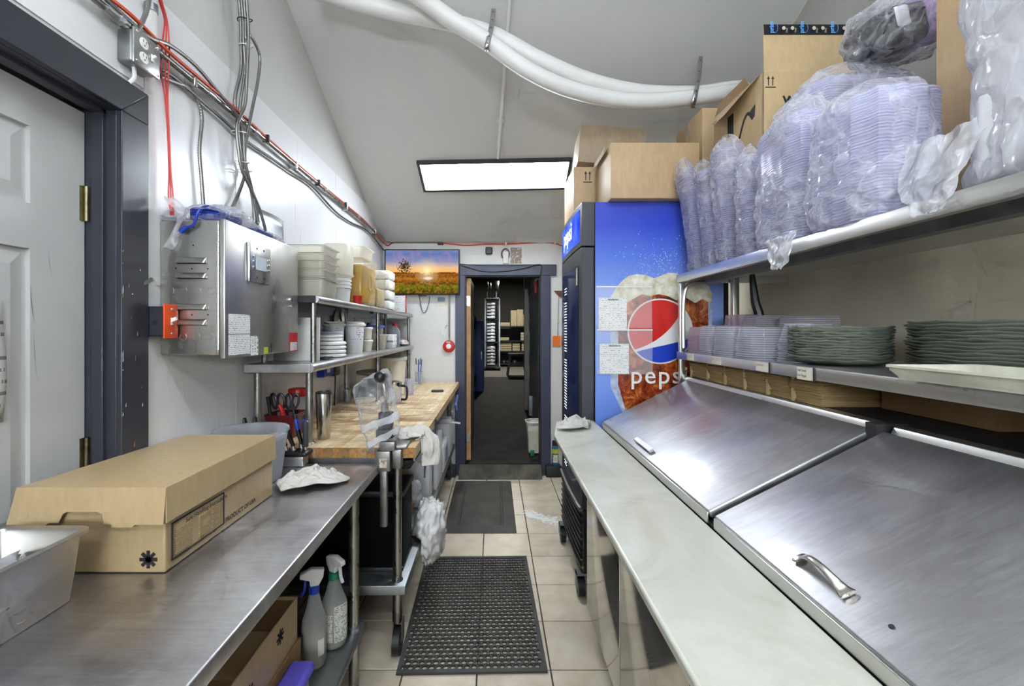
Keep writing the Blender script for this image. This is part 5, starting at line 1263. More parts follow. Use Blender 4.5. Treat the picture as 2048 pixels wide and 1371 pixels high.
# deep steel pan in the corner with a clear bag in it
px1, py1 = -.910, .978
t = thing('steam_pan', 'deep stainless steel food pan at the left edge of the table', 'pan', (-1.0, .8, z))
obj('pan', pan(WL + .045, .58, z, px1, py1, .148, .012, .016, .0025, .014), steel('pan steel', '#c4c2bd', .32, .06, (1, 1, 1), 5, .08, (10, 10, 10)), t)
obj('white_reflection', MB().grid(lambda u, v: V(px1 - .0135 * (1 - .45 * v * (.3 + .7 * (1 - u))) + .0012, .66 + .26 * u, z + .004 + .055 * v * (1 - u) ** .7 * (1 + .2 * math.sin(u * 23))), 24, 6), M['paper'], t)  # pale patch laid on the pan side to imitate a white reflection
tag(obj('bag_in_pan', crump((-1.0, .80, z + .075), .075, .16, .05, 23, 40, 24, .35, 3.2), M['filmw'], ang=180), 'crumpled clear plastic bag inside the deep steel pan', 'bag')
# towel behind the box
towel('side_towel', 'crumpled white ribbed towel on the steel table behind the cardboard box', [V(-.795, 1.62, TZ + .01), V(-.75, 1.655, TZ + .02), V(-.70, 1.70, TZ + .02), V(-.655, 1.74, TZ + .012), V(-.635, 1.77, TZ + .008)], .17, 4.2, M['towel'], .016, amp=.021, floor_z=TZ)
# round frosted bucket
c = V(-.958, 1.728, z)
t = thing('frosted_bucket', 'round frosted clear bucket standing behind the cardboard box', 'bucket', c)
obj('bucket_body', MB().lathe([(.105, 0), (.112, .004), (.135, .185), (.141, .188), (.141, .198), (.134, .198), (.109, .006)], c, 48, cap1=False), M['bucket'], t)
obj('grip', MB().rbox(c.x + .105, c.y - .09, c.z + .172, c.x + .152, c.y - .01, c.z + .19, .007), M['bucket'], t)
# knife rack with knives
t = thing('knife_rack', 'black and stainless knife rack between the frosted bucket and the block', 'knife rack', (-.93, 1.91, z))
rx0, rx1, ry0, ry1 = -1.10, -.802, 1.880, 1.958
obj('stand', MB().rbox(rx0 + .01, ry0 + .012, z, rx1 - .02, ry1 - .004, z + .042, .003), M['edge'], t)
obj('tray', MB().rbox(rx0, ry0, z + .042, rx1, ry1, z + .066, .012, 3), M['black'], t)
kn = [(-.900, 1.905, -.030, .115, 'black', 'leftmost black knife with steel bolster in the rack'), (-.868, 1.905, -.032, .120, 'black', 'black knife with steel bolster second in the rack'), (-.845, 1.935, -.03, .15, 'blue', 'blue and black handled knife standing in the rack'),
      (-.822, 1.92, -.004, .125, 'ribbed', 'ribbed grey handled sharpener right in the rack'), (-.83, 1.945, -.012, .15, 'blue', 'blue tipped knife at the back right of the rack'), (-1.03, 1.93, -.02, .14, 'black', 'black knife at the far left behind the bucket'), (-1.075, 1.93, -.02, .135, 'black', 'black knife nearest the wall behind the bucket')]
for x, y, lean, hh, kind, lab in kn:
    b = V(x, y, z + .068); e = b + V(lean, .0, hh)
    k = thing('knife', lab, 'knife', b)
    obj('handle', MB().tube([b + V(0, 0, .018), b.lerp(e, .4), b.lerp(e, .8), e], lambda u: .0115 * (.85 + .25 * math.sin(u * 3.4)) if u < .97 else .007, 10, 4, flat=.7) if kind != 'ribbed' else
        MB().lathe([(.012 + .0012 * (j % 2), .004 * j) for j in range(28)] + [(.006, .115)], b + V(0, 0, .012), 14), M['darkgrey'] if kind == 'ribbed' else M['black'], k)
    if kind == 'blue': obj('band', MB().tube([b.lerp(e, .55), b.lerp(e, .85)], .0128, 10, flat=.7), M['blue'], k)
    obj('bolster', MB().cyl(b + V(0, 0, -.001), b + V(lean * .14, 0, .020), .0105, .0095, n=12), M['chrome'], k)
# ---- below the table
z = .251
def sprayer(c, r, hb_, label, cap, liq, turn, lab2):
    t = thing('spray_bottle', label, 'spray bottle', c)
    obj('bottle_body', MB().lathe([(r * .92, 0), (r, .008), (r, hb_ * .55), (r * .96, hb_ * .62), (r * .62, hb_ * .80), (r * .42, hb_ * .96), (r * .36, hb_)], c, 36), M['bottle'], t)
    obj('liquid', MB().lathe([(r * .90, .003), (r * .965, .01), (r * .965, hb_ * liq)], c, 32), M['paleliq'], t)
    obj('collar', MB().cyl(c + V(0, 0, hb_ - .002), c + V(0, 0, hb_ + .024), r * .42, n=20), M[cap], t)
    d = V(math.cos(turn), math.sin(turn), 0); w = V(-d.y, d.x, 0); u = V(0, 0, 1); b = c + V(0, 0, hb_ + .024)
    pr = [b - d * .016, b + d * .014, b + d * .016 + u * .022, b + d * .050 + u * .034, b + d * .048 + u * .050, b + d * .01 + u * .066, b - d * .035 + u * .058, b - d * .032 + u * .03]
    obj('spray_head', MB().prism([p - w * .0115 for p in pr], w * .023), M['white'], t, bevel=.004)
    tr_ = [b + d * .026 + u * .026, b + d * .034 + u * .026, b + d * .038 - u * .012, b + d * .048 - u * .032, b + d * .040 - u * .034, b + d * .028 - u * .01]
    obj('trigger', MB().prism([p - w * .006 for p in tr_], w * .012), M[lab2], t, bevel=.002)
    return t
c1 = V(-.630, 1.735, z)
t = sprayer(c1, .05, .252, 'labelled spray bottle with green collar on the lower table shelf', 'green', .60, math.radians(-25), 'white')
lbm = printed('spray bottle label', '#d7d8cf', '#4b4f47', 130, 160, (1,0,0), (0,0,1), .5)
for a0, a1, z0, z1 in ((-2.2, -1.35, .03, .135), (-1.25, -.1, .025, .165)):
    obj('label', MB().grid(lambda u, v: V(c1.x + .0506 * math.cos(a0 + (a1 - a0) * u), c1.y + .0506 * math.sin(a0 + (a1 - a0) * u), c1.z + z0 + (z1 - z0) * v), 12, 3), lbm, t)
c2 = V(-.664, 1.625, z)
t = sprayer(c2, .043, .262, 'spray bottle with blue collar beside the open carton', 'blue', .50, math.radians(200), 'blue')
obj('label', MB().grid(lambda u, v: V(c2.x + .0435 * math.cos(-.9 + .6 * u), c2.y + .0435 * math.sin(-.9 + .6 * u), c2.z + .045 + .06 * v), 8, 3), M['paper'], t)
# open printed carton
t = thing('open_carton', 'open brown carton with printed stars on the lower table shelf', 'box', (-.82, 1.15, z))
ox0, ox1, oy0, oy1, oz = -1.05, -.690, .70, 1.545, .545
m = MB().box(ox0, oy0, z, ox1, oy1, z + .004)
m.box(ox1 - .005, oy0, z, ox1, oy1, oz).box(ox0, oy0, z, ox0 + .005, oy1, oz).box(ox0, oy1 - .005, z, ox1, oy1, oz).box(ox0, oy0, z, ox1, oy0 + .005, oz)
obj('carton_walls', m, M['card'], t, smooth=False, bevel=.0015)
obj('outer_sleeve', MB().box(ox1 + .001, oy0 - .005, z, ox1 + .010, oy1 + .006, z + .145).box(ox0, oy1 + .001, z, ox1 + .010, oy1 + .008, z + .145), M['card4'], t, smooth=False, bevel=.001)
obj('far_flap', MB().obox((.5 * (ox0 + ox1), oy1 - .05, oz - .03), (.5 * (ox1 - ox0) - .01, 0, 0), (0, .055, .02), (0, -.001, .002)), M['cardin'], t, smooth=False)
for y, zz in ((1.42, .49), (1.24, .455), (1.09, .42), (.94, .47)):
    asterisk('printed_star', V(ox1, y, zz), V(0,1,0), V(0,0,1), .024, t, w=.0036)
t = thing('violet_lid_tub', 'clear tub with violet lid at the bottom edge beside the carton', 'tub', (-.63, 1.33, z))
obj('tub', MB().rbox(-.675, 1.10, z, -.605, 1.45, z + .09, .012), M['bottle'], t)
obj('lid', MB().rbox(-.678, 1.09, z + .091, -.597, 1.475, z + .128, .016, 3), M['lilac'], t)
# ---------------------------------------------------------------- drinks fridge
FY0, FY1, FX0, FX1, FZ0, FZ1 = 2.425, 3.14, .555, 1.295, .13, 2.185
fr = thing('drinks_fridge', 'tall glass door drinks fridge with blue cola artwork on its side', 'fridge', (.9, 2.78, 0))
obj('cabinet_shell', MB().rbox(FX0, FY0, FZ0, FX1, FY1, FZ1, .006, 2), M['blackm'], fr)
def bulge(y): s = (y - FY0) / (FY1 - FY0); return .485 - .010 * math.sin(math.pi * s) ** .8
def front(y0, y1, z0, z1, back, m, name, par, inset=0.0, n=14):
    pts = [V(bulge(y0 + (y1 - y0) * i / n) + inset, y0 + (y1 - y0) * i / n, z0) for i in range(n + 1)]
    return obj(name, MB().prism(pts + [V(back, y1, z0), V(back, y0, z0)], (0, 0, z1 - z0)), m, par, bevel=.002)
HZ = H + (CY - 491) * FY0 / F
hd = front(FY0 + .001, FY1 - .001, HZ, FZ1, FX0, M['darkgrey'], 'header', fr)
def sign_mat():
    k = NT('backlit blue sign'); s = k.new('ShaderNodeSeparateXYZ'); k.link(k.coord(), s.inputs[0])
    e = k.new('ShaderNodeEmission'); f = k.noise(5, 3, .6)
    k.link(k.ramp(f, [(.3, lin('#1d2fd0')), (.55, lin('#4f6cf0')), (.75, lin('#8fb4ff'))]), e.inputs[0]); e.inputs[1].default_value = .45
    k.link(e.outputs[0], k.out.inputs[0]); return k.m
def curved(y0, y1, z0, z1, inset, m, name, par, n=14):
    return obj(name, MB().grid(lambda u, v: V(bulge(y0 + (y1 - y0) * u) + inset, y0 + (y1 - y0) * u, z0 + (z1 - z0) * v), n, 2), m, par)
sg = curved(FY0 + .045, FY1 - .045, HZ + .03, FZ1 - .03, -.0015, sign_mat(), 'lit_sign', hd)
wt = glow('sign lettering', '#ffffff', .8)
o = text('sign_text', 'pepsi', wt, sg, .15, (bulge(2.78) - .006, 2.98, HZ + .09), (0,-1,0), (0,0,1), weight=.002)
for v in o.data.vertices:
    w = v.co + ORI[sg.name]; v.co.x = bulge(w.y) - .0045 - ORI[sg.name].x
# door with glass
dr = front(FY0 + .002, FY1 - .002, FZ0 + .36, HZ - .008, FX0 - .004, M['darkgrey'], 'door', fr)
dz0, dz1 = FZ0 + .36, HZ - .008
curved(FY0 + .07, FY1 - .06, dz0 + .07, dz1 - .09, -.0015, plain('dark glass', '#333f60', .08, var=.1, spec=.6), 'glass_pane', dr)
dots = MB(); yl = 2.95; zz = dz0 + .10
lights = glow('white LED points', '#dfe6ff', .7)
i = 0
while zz < dz1 - .18:
    for yy in (yl, yl - .035, yl - .07):
        x = bulge(yy) - .0022; dots.box(x - .0008, yy - .005, zz, x, yy + .005, zz + .007)
    zz += .0185; i += 1
    if i % 18 == 0: zz += .04
obj('light_strip', dots, lights, dr, smooth=False)
curved(FY0 + .09, FY0 + .13, dz1 - .20, dz1 - .10, -.003, plain('pale door sticker', '#c9c7a8', .5), 'sticker', dr)
curved(FY1 - .04, FY1 - .018, 1.30, 1.62, -.012, M['white'], 'handle', dr)
# lower grille
gz0, gz1 = FZ0 + .005, FZ0 + .35
gr = front(FY0 + .004, FY1 - .004, gz0, gz1, FX0, M['black'], 'grille_panel', fr, inset=.012)
for k in range(8):
    z_ = gz0 + .03 + k * .038
    n = 12; pts = [V(bulge(FY0 + .02 + (FY1 - FY0 - .04) * i / n) + .002, FY0 + .02 + (FY1 - FY0 - .04) * i / n, z_) for i in range(n + 1)]
    obj('slat', MB().tube(pts, .009, 6, 1, flat=.7), M['cast'], gr)
pts = [V(bulge(FY0 + .01 + (FY1 - FY0 - .02) * i / 12) - .004, FY0 + .01 + (FY1 - FY0 - .02) * i / 12, gz1 + .004) for i in range(13)]
obj('trim_bar', MB().tube(pts, .014, 8, 1), M['galv'], gr)
for x, y in ((.515, FY0 + .03), (.515, FY1 - .06), (FX1 - .07, FY0 + .06), (FX1 - .07, FY1 - .06)):
    cs = obj('caster', MB().cyl((x - .05, y, .055), (x - .018, y, .055), .055, n=26), M['black'], fr)
    obj('hub', MB().cyl((x - .054, y, .055), (x - .014, y, .055), .024, n=18).box(x - .012, y - .025, .03, x - .008, y + .025, .132).box(x - .06, y - .025, .05, x - .056, y + .025, .132).box(x - .06, y - .025, .12, x + .01, y + .025, .132), M['galv'], cs)
# ---- artwork on the near side, printed film on the panel
A = FY0 - .0008
def art(name, poly, m, par, layer):
    pts = [V((px - CX) * FY0 / F, A - .0005 * layer, H - (py - CY) * FY0 / F) for px, py in poly]
    return obj(name, MB().add(pts, [tuple(range(len(pts)))]), m, par, smooth=False)
def bluefilm():
    k = NT('blue printed film'); s = k.new('ShaderNodeSeparateXYZ'); k.link(k.coord(), s.inputs[0])
    zf = k.math('DIVIDE', s.outputs[2], 2.185)
    g = k.ramp(zf, [(.10, lin('#5474d2')), (.50, lin('#6f92e4')), (.74, lin('#93b0ec')), (.86, lin('#5677da')), (.94, lin('#2238c0')), (1, lin('#1c2cae'))])
    n = k.noise(3.5, 4, .6)
    k.set(Base_Color=k.mix(k.math('MULTIPLY', n, .25), g, lin('#7a9cf0')), Roughness=.28); return k.m
side = obj('side_panel', MB().box(FX0 + .003, FY0 - .0006, FZ0 + .01, FX1 - .03, FY0 + .002, FZ1 - .002), bluefilm(), fr, smooth=False)
def cola():
    k = NT('printed cola with ice'); v = k.mapped((1, 1, 1))
    n = k.noise(13, 8, .75, v, .8); f = k.new('ShaderNodeTexVoronoi'); f.inputs['Scale'].default_value = 75; k.link(v, f.inputs['Vector'])
    c1 = k.ramp(n, [(.28, lin('#180803')), (.42, lin('#5a1a08')), (.52, lin('#9c3a14')), (.6, lin('#c87a3a')), (.72, lin('#e6c79a'))])
    sp = k.ramp(f.outputs['Distance'], [(.0, (1,1,1,1)), (.22, (0,0,0,1))])
    k.set(Base_Color=k.mix(k.math('MULTIPLY', sp, .35), c1, lin('#f0c890')), Roughness=.28); return k.m
def foam():
    k = NT('printed foam'); n = k.noise(22, 5, .7)
    k.set(Base_Color=k.ramp(n, [(.3, lin('#b9ad7c')), (.5, lin('#dcd6bd')), (.68, lin('#f2efe6'))]), Roughness=.3); return k.m
glassrim = plain('printed glass edge', '#b8c4dc', .3, var=.25, vs=30)
art('glass_print', [(1221, 590), (1424, 585), (1424, 770), (1395, 880), (1262, 900), (1246, 826), (1221, 772)], glassrim, side, 1)
art('cola_print', [(1236, 600), (1258, 590), (1300, 586), (1345, 590), (1385, 584), (1416, 590), (1416, 770), (1390, 872), (1270, 890), (1252, 824), (1236, 768)], cola(), side, 2)
top = [(1224, 606), (1224, 590), (1234, 572), (1246, 560), (1258, 551), (1275, 548), (1292, 550), (1308, 556), (1322, 551), (1336, 545), (1352, 546), (1368, 553), (1384, 560), (1402, 563), (1418, 572), (1424, 590), (1420, 606)]
bot = [(1405, 597), (1390, 606), (1372, 595), (1352, 600), (1336, 592), (1318, 588), (1300, 592), (1284, 588), (1262, 600), (1244, 612)]
art('foam_print', top + bot, foam(), side, 3)
# splash dots
ds = MB(); rs_ = random.Random(3)
for _ in range(230):
    px, py = rs_.gauss(1325, 42), 545 - abs(rs_.gauss(0, 34))
    if not (1200 < px < 1440 and py > 430): continue
    r = rs_.uniform(.0006, .0024); c = V((px - CX) * FY0 / F, A - .0012 - rs_.uniform(0, .0006), H - (py - CY) * FY0 / F)
    ds.add([c + V(r * math.cos(a), 0, r * math.sin(a)) for a in [k * math.pi / 3 for k in range(6)]], [tuple(range(6))])
for _ in range(260):
    px, py = rs_.uniform(1238, 1415), rs_.uniform(545, 580)
    r = rs_.uniform(.0006, .0018); c = V((px - CX) * FY0 / F, A - .0022 - rs_.uniform(0, .0006), H - (py - CY) * FY0 / F)
    ds.add([c + V(r * math.cos(a), 0, r * math.sin(a)) for a in [k * math.pi / 3 for k in range(6)]], [tuple(range(6))])
so_ = obj('splash_print', ds, plain('printed white spray', '#eef0f4', .4), side, smooth=False); so_['kind'] = 'stuff'
# round emblem
ecx, ecy, er = 1320, 662, 62.5
def disc(r, n=64): return [(ecx + r * math.cos(2 * math.pi * i / n), ecy - r * math.sin(2 * math.pi * i / n)) for i in range(n)]
art('emblem_ring', disc(er + 3), plain('printed white', '#ecebe8', .28, var=.02), side, 4)
def arc_poly(curve, upper):
    """part of the disc above / below a curve given as points from its left end to its right end on the rim"""
    a0 = math.atan2(-(curve[0][1] - ecy), curve[0][0] - ecx); a1 = math.atan2(-(curve[-1][1] - ecy), curve[-1][0] - ecx)
    pts = list(curve)
    if upper:
        while a0 < a1: a0 += 2 * math.pi
        rng = [a1 + (a0 - a1) * i / 40 for i in range(1, 40)]
    else:
        while a0 > a1: a0 -= 2 * math.pi
        rng = [a1 + (a0 - a1) * i / 40 for i in range(1, 40)]
    return pts + [(ecx + er * math.cos(a), ecy - er * math.sin(a)) for a in rng]
def rim(a): a = math.radians(a); return (ecx + er * math.cos(a), ecy - er * math.sin(a))
def bez(p0, p1, p2, p3, n=16): return [tuple((1 - t) ** 3 * a + 3 * (1 - t) ** 2 * t * b + 3 * (1 - t) * t * t * c + t ** 3 * d for a, b, c, d in zip(p0, p1, p2, p3)) for t in [i / n for i in range(n + 1)]]
art('emblem_red', arc_poly(bez(rim(216), (1300, 690), (1342, 668), rim(45)), True), plain('printed red', '#d5231f', .28, var=.05), side, 5)
art('emblem_blue', arc_poly(bez(rim(221), (1310, 692), (1340, 690), rim(-12)), False), plain('printed blue', '#2443c4', .28, var=.05), side, 5)
pt = lambda px, py: V((px - CX) * FY0 / F, A - .003, H - (py - CY) * FY0 / F)
text('brand_text', 'pepsi', plain('printed white letters', '#f2f1ee', .28, var=.01), side, .138, pt(1260, 766), (1,0,0), (0,0,1), weight=.0008, depth=.0002, spacing=1.12)
# menus in clear pockets
for (a, b, c_, d_), (e, f, g, h), lab in (((1192, 572, 1303, 656), (1197, 595, 1253, 659), 'upper printed list in a clear pocket on the fridge side'), ((1193, 658, 1304, 748), (1199, 687, 1257, 747), 'lower printed list in a clear pocket on the fridge side')):
    p0, p1 = pt(a, d_), pt(c_, b); s0, s1 = pt(e, h), pt(g, f); yq = FY0 - .0055
    t = thing('menu_pocket', lab, 'paper', (.5 * (p0.x + p1.x), yq, p0.z))
    obj('sheet', MB().box(s0.x, yq - .001, s0.z, s1.x, yq, s1.z), printed('order list', '#e8e7e3', '#55575f', 95, 110, (1,0,0), (0,0,1), .36), t, smooth=False)
    obj('title_print', MB().box(s0.x + .05, yq - .0012, s1.z - .014, s1.x - .045, yq - .0009, s1.z - .008), M['ink'], t, smooth=False)
    obj('pocket', MB().box(p0.x, yq - .0024, p0.z, p1.x, yq - .0016, p1.z), M['pocket'], t, smooth=False)
    obj('top_strip', MB().box(p0.x, yq - .0032, p1.z - .008, p1.x, yq - .0018, p1.z), M['white'], t, smooth=False)
# ---- boxes on top of the fridge
def carton(name, label, x0, y0, z0, x1, y1, z1, m, rot=None, seam=True, axis='Y', flaps=True):
    t = thing(name, label, 'box', (.5 * (x0 + x1), .5 * (y0 + y1), z0))
    w = MB().rbox(x0, y0, z0, x1, y1, z1, .004, 2)
    c = V(.5 * (x0 + x1), .5 * (y0 + y1), z0)
    if rot: [w.rot(a, g, c) for a, g in rot]
    obj('carton', w, m, t)
    if seam:
        s = MB().box(x0 - .0008, .5 * (y0 + y1) - .026, z0 + (z1 - z0) * .55, x0 + .002, .5 * (y0 + y1) + .026, z1 + .0006).box(x0, .5 * (y0 + y1) - .026, z1 - .001, x1, .5 * (y0 + y1) + .026, z1 + .0008)
        if rot: [s.rot(a, g, c) for a, g in rot]
        obj('tape', s, M['pocket'], t, smooth=False)
    return t
FT = FZ1 + .001
b1 = carton('fridge_top_carton', 'open topped tan carton overhanging the front of the fridge top', .628, 2.365, FT, 1.105, 2.72, FT + .30, M['card2'], seam=False)
obj('flap', MB().obox((.61, 2.56, FT + .285), (.004, 0, .022), (0, .13, 0), (-.001, 0, .001)), M['card3'], b1, smooth=False)
b2_ = carton('low_carton', 'small pale carton at the aisle corner of the fridge top', .50, 2.76, FT, .80, 3.12, FT + .315, M['card2'])
mk = MB()
for yy in (2.775, 2.795): pass
zt_ = FT + .26
ar = MB()
for xx in (.575, .600):
    ar.box(xx - .0025, 2.7585, zt_ - .03, xx + .0025, 2.7596, zt_ + .012).add([(xx - .009, 2.7585, zt_ + .010), (xx + .009, 2.7585, zt_ + .010), (xx, 2.7585, zt_ + .028)], [(0, 1, 2)])
ar.box(.560, 2.7585, zt_ - .044, .615, 2.7596, zt_ - .038)
obj('arrow_mark', ar, M['ink'], b2_, smooth=False)
carton('tilted_carton', 'weathered grey brown carton tipped on top of the small pale carton', .53, 2.74, FT + .325, .93, 3.06, FT + .56, M['card3'], [('Y', .10), ('Z', -.05)])
carton('side_carton', 'taped brown carton at the right rear of the fridge top', 1.15, 2.43, FT, 1.48, 2.78, FT + .52, M['card2'])
# ---------------------------------------------------------------- refrigerated prep table on the right
MZ = .985; MX0, MX1 = .283, .545
PY1, PYN = 2.15, -.15
pp = thing('prep_table', 'stainless refrigerated prep table with sloped lids along the right side', 'prep table', (.87, 1.0, 0))
obj('cabinet_body', MB().box(.472, PYN, .12, 1.29, PY1, MZ - .024), M['mirror'], pp, smooth=False, bevel=.004)
for y0, y1 in ((1.584, 2.135), (1.02, 1.572), (.46, 1.008), (-.12, .448)):
    dr = obj('door', MB().rbox(.45, y0, .135, .4725, y1, MZ - .05, .005, 2), M['mirror'], pp)
    obj('gasket', MB().box(.4705, y0 + .01, .15, .4735, y1 - .01, MZ - .06), M['black'], dr, smooth=False)
for y in (.2, 1.95):
    for x in (.56, 1.2):
        cs = obj('caster', MB().cyl((x - .016, y, .05), (x + .016, y, .05), .05, n=22), M['black'], pp)
        obj('fork', MB().box(x - .024, y - .02, .045, x - .019, y + .02, .125).box(x + .019, y - .02, .045, x + .024, y + .02, .125), M['galv'], cs)
obj('end_skirt', MB().box(.50, PY1 - .002, .14, 1.28, PY1 + .012, MZ - .03), M['blackm'], pp, smooth=False)
# stone work board with its cut corner
bd = [V(MX0, PYN, MZ - .022), V(MX1, PYN, MZ - .022), V(MX1, 2.41, MZ - .022), V(.372, 2.41, MZ - .022), V(.335, 2.375, MZ - .022), V(MX0, 2.08, MZ - .022)]
tag(obj('work_board', MB().prism(bd, (0, 0, .022)), M['marble'], bevel=.006, seg=3), 'long cream stone work board along the front of the prep table', 'work board')
# raised rail under the lids
LZ0, LS, LX0, LX1 = 1.012, .5, .548, .972           # lid plane: z = LZ0 + LS*(x - .54)
lz = lambda x: LZ0 + LS * (x - .54)
rl = [V(.552, PYN, MZ - .03), V(.552, PYN, lz(.552) - .034), V(LX1, PYN, lz(LX1) - .034), V(LX1, PYN, 1.18), V(1.52, PYN, 1.18), V(1.52, PYN, 1.10), V(1.28, PYN, MZ - .03)]
obj('lid_housing', MB().prism(rl, (0, 2.25 - PYN, 0)), M['blackm'], pp, smooth=False)
def lid(y0, y1):
    sl = V(1, 0, LS).normalized(); up = V(-LS, 0, 1).normalized(); L = (LX1 - LX0) / sl.x
    c = V(LX0, .5 * (y0 + y1), lz(LX0)) + sl * (L / 2) - up * .011
    bm = bmesh.new(); bmesh.ops.create_cube(bm, size=1)
    for v in bm.verts: v.co = c + sl * (v.co.x * L) + V(0, v.co.y * (y1 - y0), 0) + up * (v.co.z * .022)
    bmesh.ops.bevel(bm, geom=list(bm.edges), offset=.005, segments=3, profile=.5, affect='EDGES')
    m = MB().addbm(bm); bm.free()
    o = obj('lid', m, M['lid'], pp)
    obj('lid_skirt', MB().obox(c - up * .020, sl * (L / 2 - .008), V(0, (y1 - y0) / 2 - .006, 0), up * .010), M['blackm'], o, smooth=False)
    obj('front_lip', MB().obox(V(LX0 + .001, .5 * (y0 + y1), lz(LX0) - .018), V(.003, 0, 0), V(0, (y1 - y0) / 2 - .003, 0), V(0, 0, .014)), M['edge'], o, bevel=.002)
    return o, sl, up
l1, sl, up = lid(1.125, 2.22); l2, _, _ = lid(-.06, 1.098)
# handles
p = V(.578, 1.69, lz(.578)) + up * .001
obj('handle', MB().obox(p + up * .012, V(0, .085, 0), sl * .011, up * .004).obox(p + up * .006 + V(0, .07, 0), V(0, .010, 0), sl * .009, up * .007).obox(p + up * .006 - V(0, .07, 0), V(0, .010, 0), sl * .009, up * .007), M['white'], l1, bevel=.003)
p = V(.590, .79, lz(.590)) + up * .001
hpts = [p + V(0, s, 0) + up * h for s, h in ((-.062, .004), (-.050, .006), (-.038, .016), (-.015, .027), (.012, .028), (.036, .018), (.048, .006), (.062, .004))]
hq = spline(hpts, 6)
def hfn(u, v):
    t = u * (len(hq) - 1); i = min(int(t), len(hq) - 2); q = hq[i].lerp(hq[i + 1], t - i)
    w = .0065 + .012 * abs(2 * u - 1) ** 2.4 ; w = max(.0008, w * max(0, 1 - abs(2 * u - 1) ** 18) ** .5)
    a = 2 * math.pi * v
    return q + sl * (w * math.cos(a)) + up * (min(w, .0036) * math.sin(a))
hd_ = obj('handle', MB().grid(hfn, 44, 12, cv=True), M['nickel'], l2)
obj('screw', MB().cyl(V(.592, .655, lz(.592)) - up * .001, V(.592, .655, lz(.592)) + up * .0015, .004, n=10), M['ink'], l2)
RS = 1.241
# bright rear rails and the dark post between the lids
for y0, y1 in ((1.135, 2.27), (-.1, 1.085)):
    obj('rear_rail', MB().prism([V(LX1 + .005, y0, lz(LX1) - .004), V(LX1 + .014, y0, RS), V(LX1 + .05, y0, RS), V(LX1 + .05, y0, lz(LX1) - .03), V(LX1 + .005, y0, lz(LX1) - .03)], (0, y1 - y0, 0)), M['edge'], pp, bevel=.002)
obj('rear_shelf', MB().box(LX1 + .05, PYN, RS - .02, 1.50, 2.29, RS), M['blackm'], pp, smooth=False)
obj('divider', MB().box(LX1 - .02, 1.096, lz(LX1) - .03, LX1 + .06, 1.128, RS + .004), M['blackm'], pp, smooth=False)
# ---------------------------------------------------------------- double shelf above it
QZ0, QZ1, QX0, QX1, QY0, QY1 = 1.367, 1.765, .95, 1.53, -.15, 2.29
ws = thing('prep_shelf', 'double deck stainless shelf above the prep table on the right', 'shelf', (1.2, 1.1, RS))
for z, lp in ((QZ0, .037), (QZ1, .042)):
    s = obj('shelf_board', MB().box(QX0 + .002, QY0, z - .006, QX1, QY1, z), M['lid'] if z < 1.5 else M['edge'], ws, smooth=False)
    obj('front_lip', MB().rbox(QX0, QY0, z - lp, QX0 + .004, QY1, z, .002, 2).rbox(QX0, QY0, z - lp, QX0 + .022, QY1, z - lp + .004, .002, 1), M['edge'], s)
    obj('end_lip', MB().box(QX0, QY1 - .004, z - lp, QX1, QY1, z - .001), M['edge'], s, smooth=False)
obj('under_beam', MB().box(QX0 + .13, QY0, QZ1 - .045, QX0 + .17, QY1 - .01, QZ1 - .0065), M['galv'], ws, smooth=False)
for y in (2.268, .03):
    obj('post', MB().rbox(QX0 + .003, y - .012, RS - .05 if y > 1 else RS + .001, QX0 + .032, y + .012, QZ1 - .044, .004), M['edge'], ws)
    obj('post', MB().rbox(1.225, y - .016, RS + .001, 1.257, y + .016, QZ1 - .0065, .004), M['edge'], ws)
    obj('arched_brace', MB().tube([V(QX0 + .018, y - .02, QZ0 + .02), V(QX0 + .018, y - .02, QZ0 + .24), V(QX0 + .035, y - .02, QZ1 - .07), V(QX0 + .09, y - .02, QZ1 - .045), V(1.15, y - .02, QZ1 - .045)], .010, 8, 5), M['edge'], ws)
cbm = tag(obj('power_cable', MB().tube([V(1.29, 2.2, QZ1 - .01), V(1.30, 2.19, 1.62), V(1.315, 2.18, 1.53), V(1.30, 2.19, QZ0 + .01)], lambda u: .012 + .010 * math.sin(u * math.pi), 8, 8), M['black']), 'black cord bundle hanging behind the rear shelf post by the fridge', 'cord')
# handwritten shelf labels
lm = plain('label card', '#ddd6c4', .6, var=.04)
labs = [(1374, 1387, 'first card label on the shelf edge nearest the fridge', ()), (1425, 1442, 'second card label on the shelf edge from the fridge', ('Lids',)), (1513, 1539, 'card label with red writing on the shelf edge below the clear containers', ('Large Round',)), (1595, 1628, 'larger two line card label on the shelf edge by the green plates', ('Small  Round', 'Salad  Regular'))]
for a, b, lab, tx in labs:
    ya, yb = YX(a, QX0), YX(b, QX0)
    t = thing('shelf_label', lab, 'label', (QX0 - .001, .5 * (ya + yb), QZ0 - .03), 'card labels on the shelf edge')
    zz0 = QZ0 - (.034 if len(tx) < 2 else .040)
    obj('card', MB().box(QX0 - .002, yb, zz0, QX0 - .0002, ya, QZ0 - .003), lm, t, smooth=False)
    if len(tx) > 1 or lab.startswith('card'):
        obj('clip', MB().box(QX0 - .003, yb - .003, zz0 - .002, QX0 - .0002, yb + .001, QZ0), M['blackm'], t, smooth=False)
    for i, s in enumerate(tx):
        text('writing', s, M['inkred'] if len(tx) < 2 else M['ink'], t, .0115, (QX0 - .002, ya - .003, QZ0 - .015 - .016 * i), (0,-1,0), (0,0,1), depth=.0006, sx=.62 if len(tx) > 1 else .7)
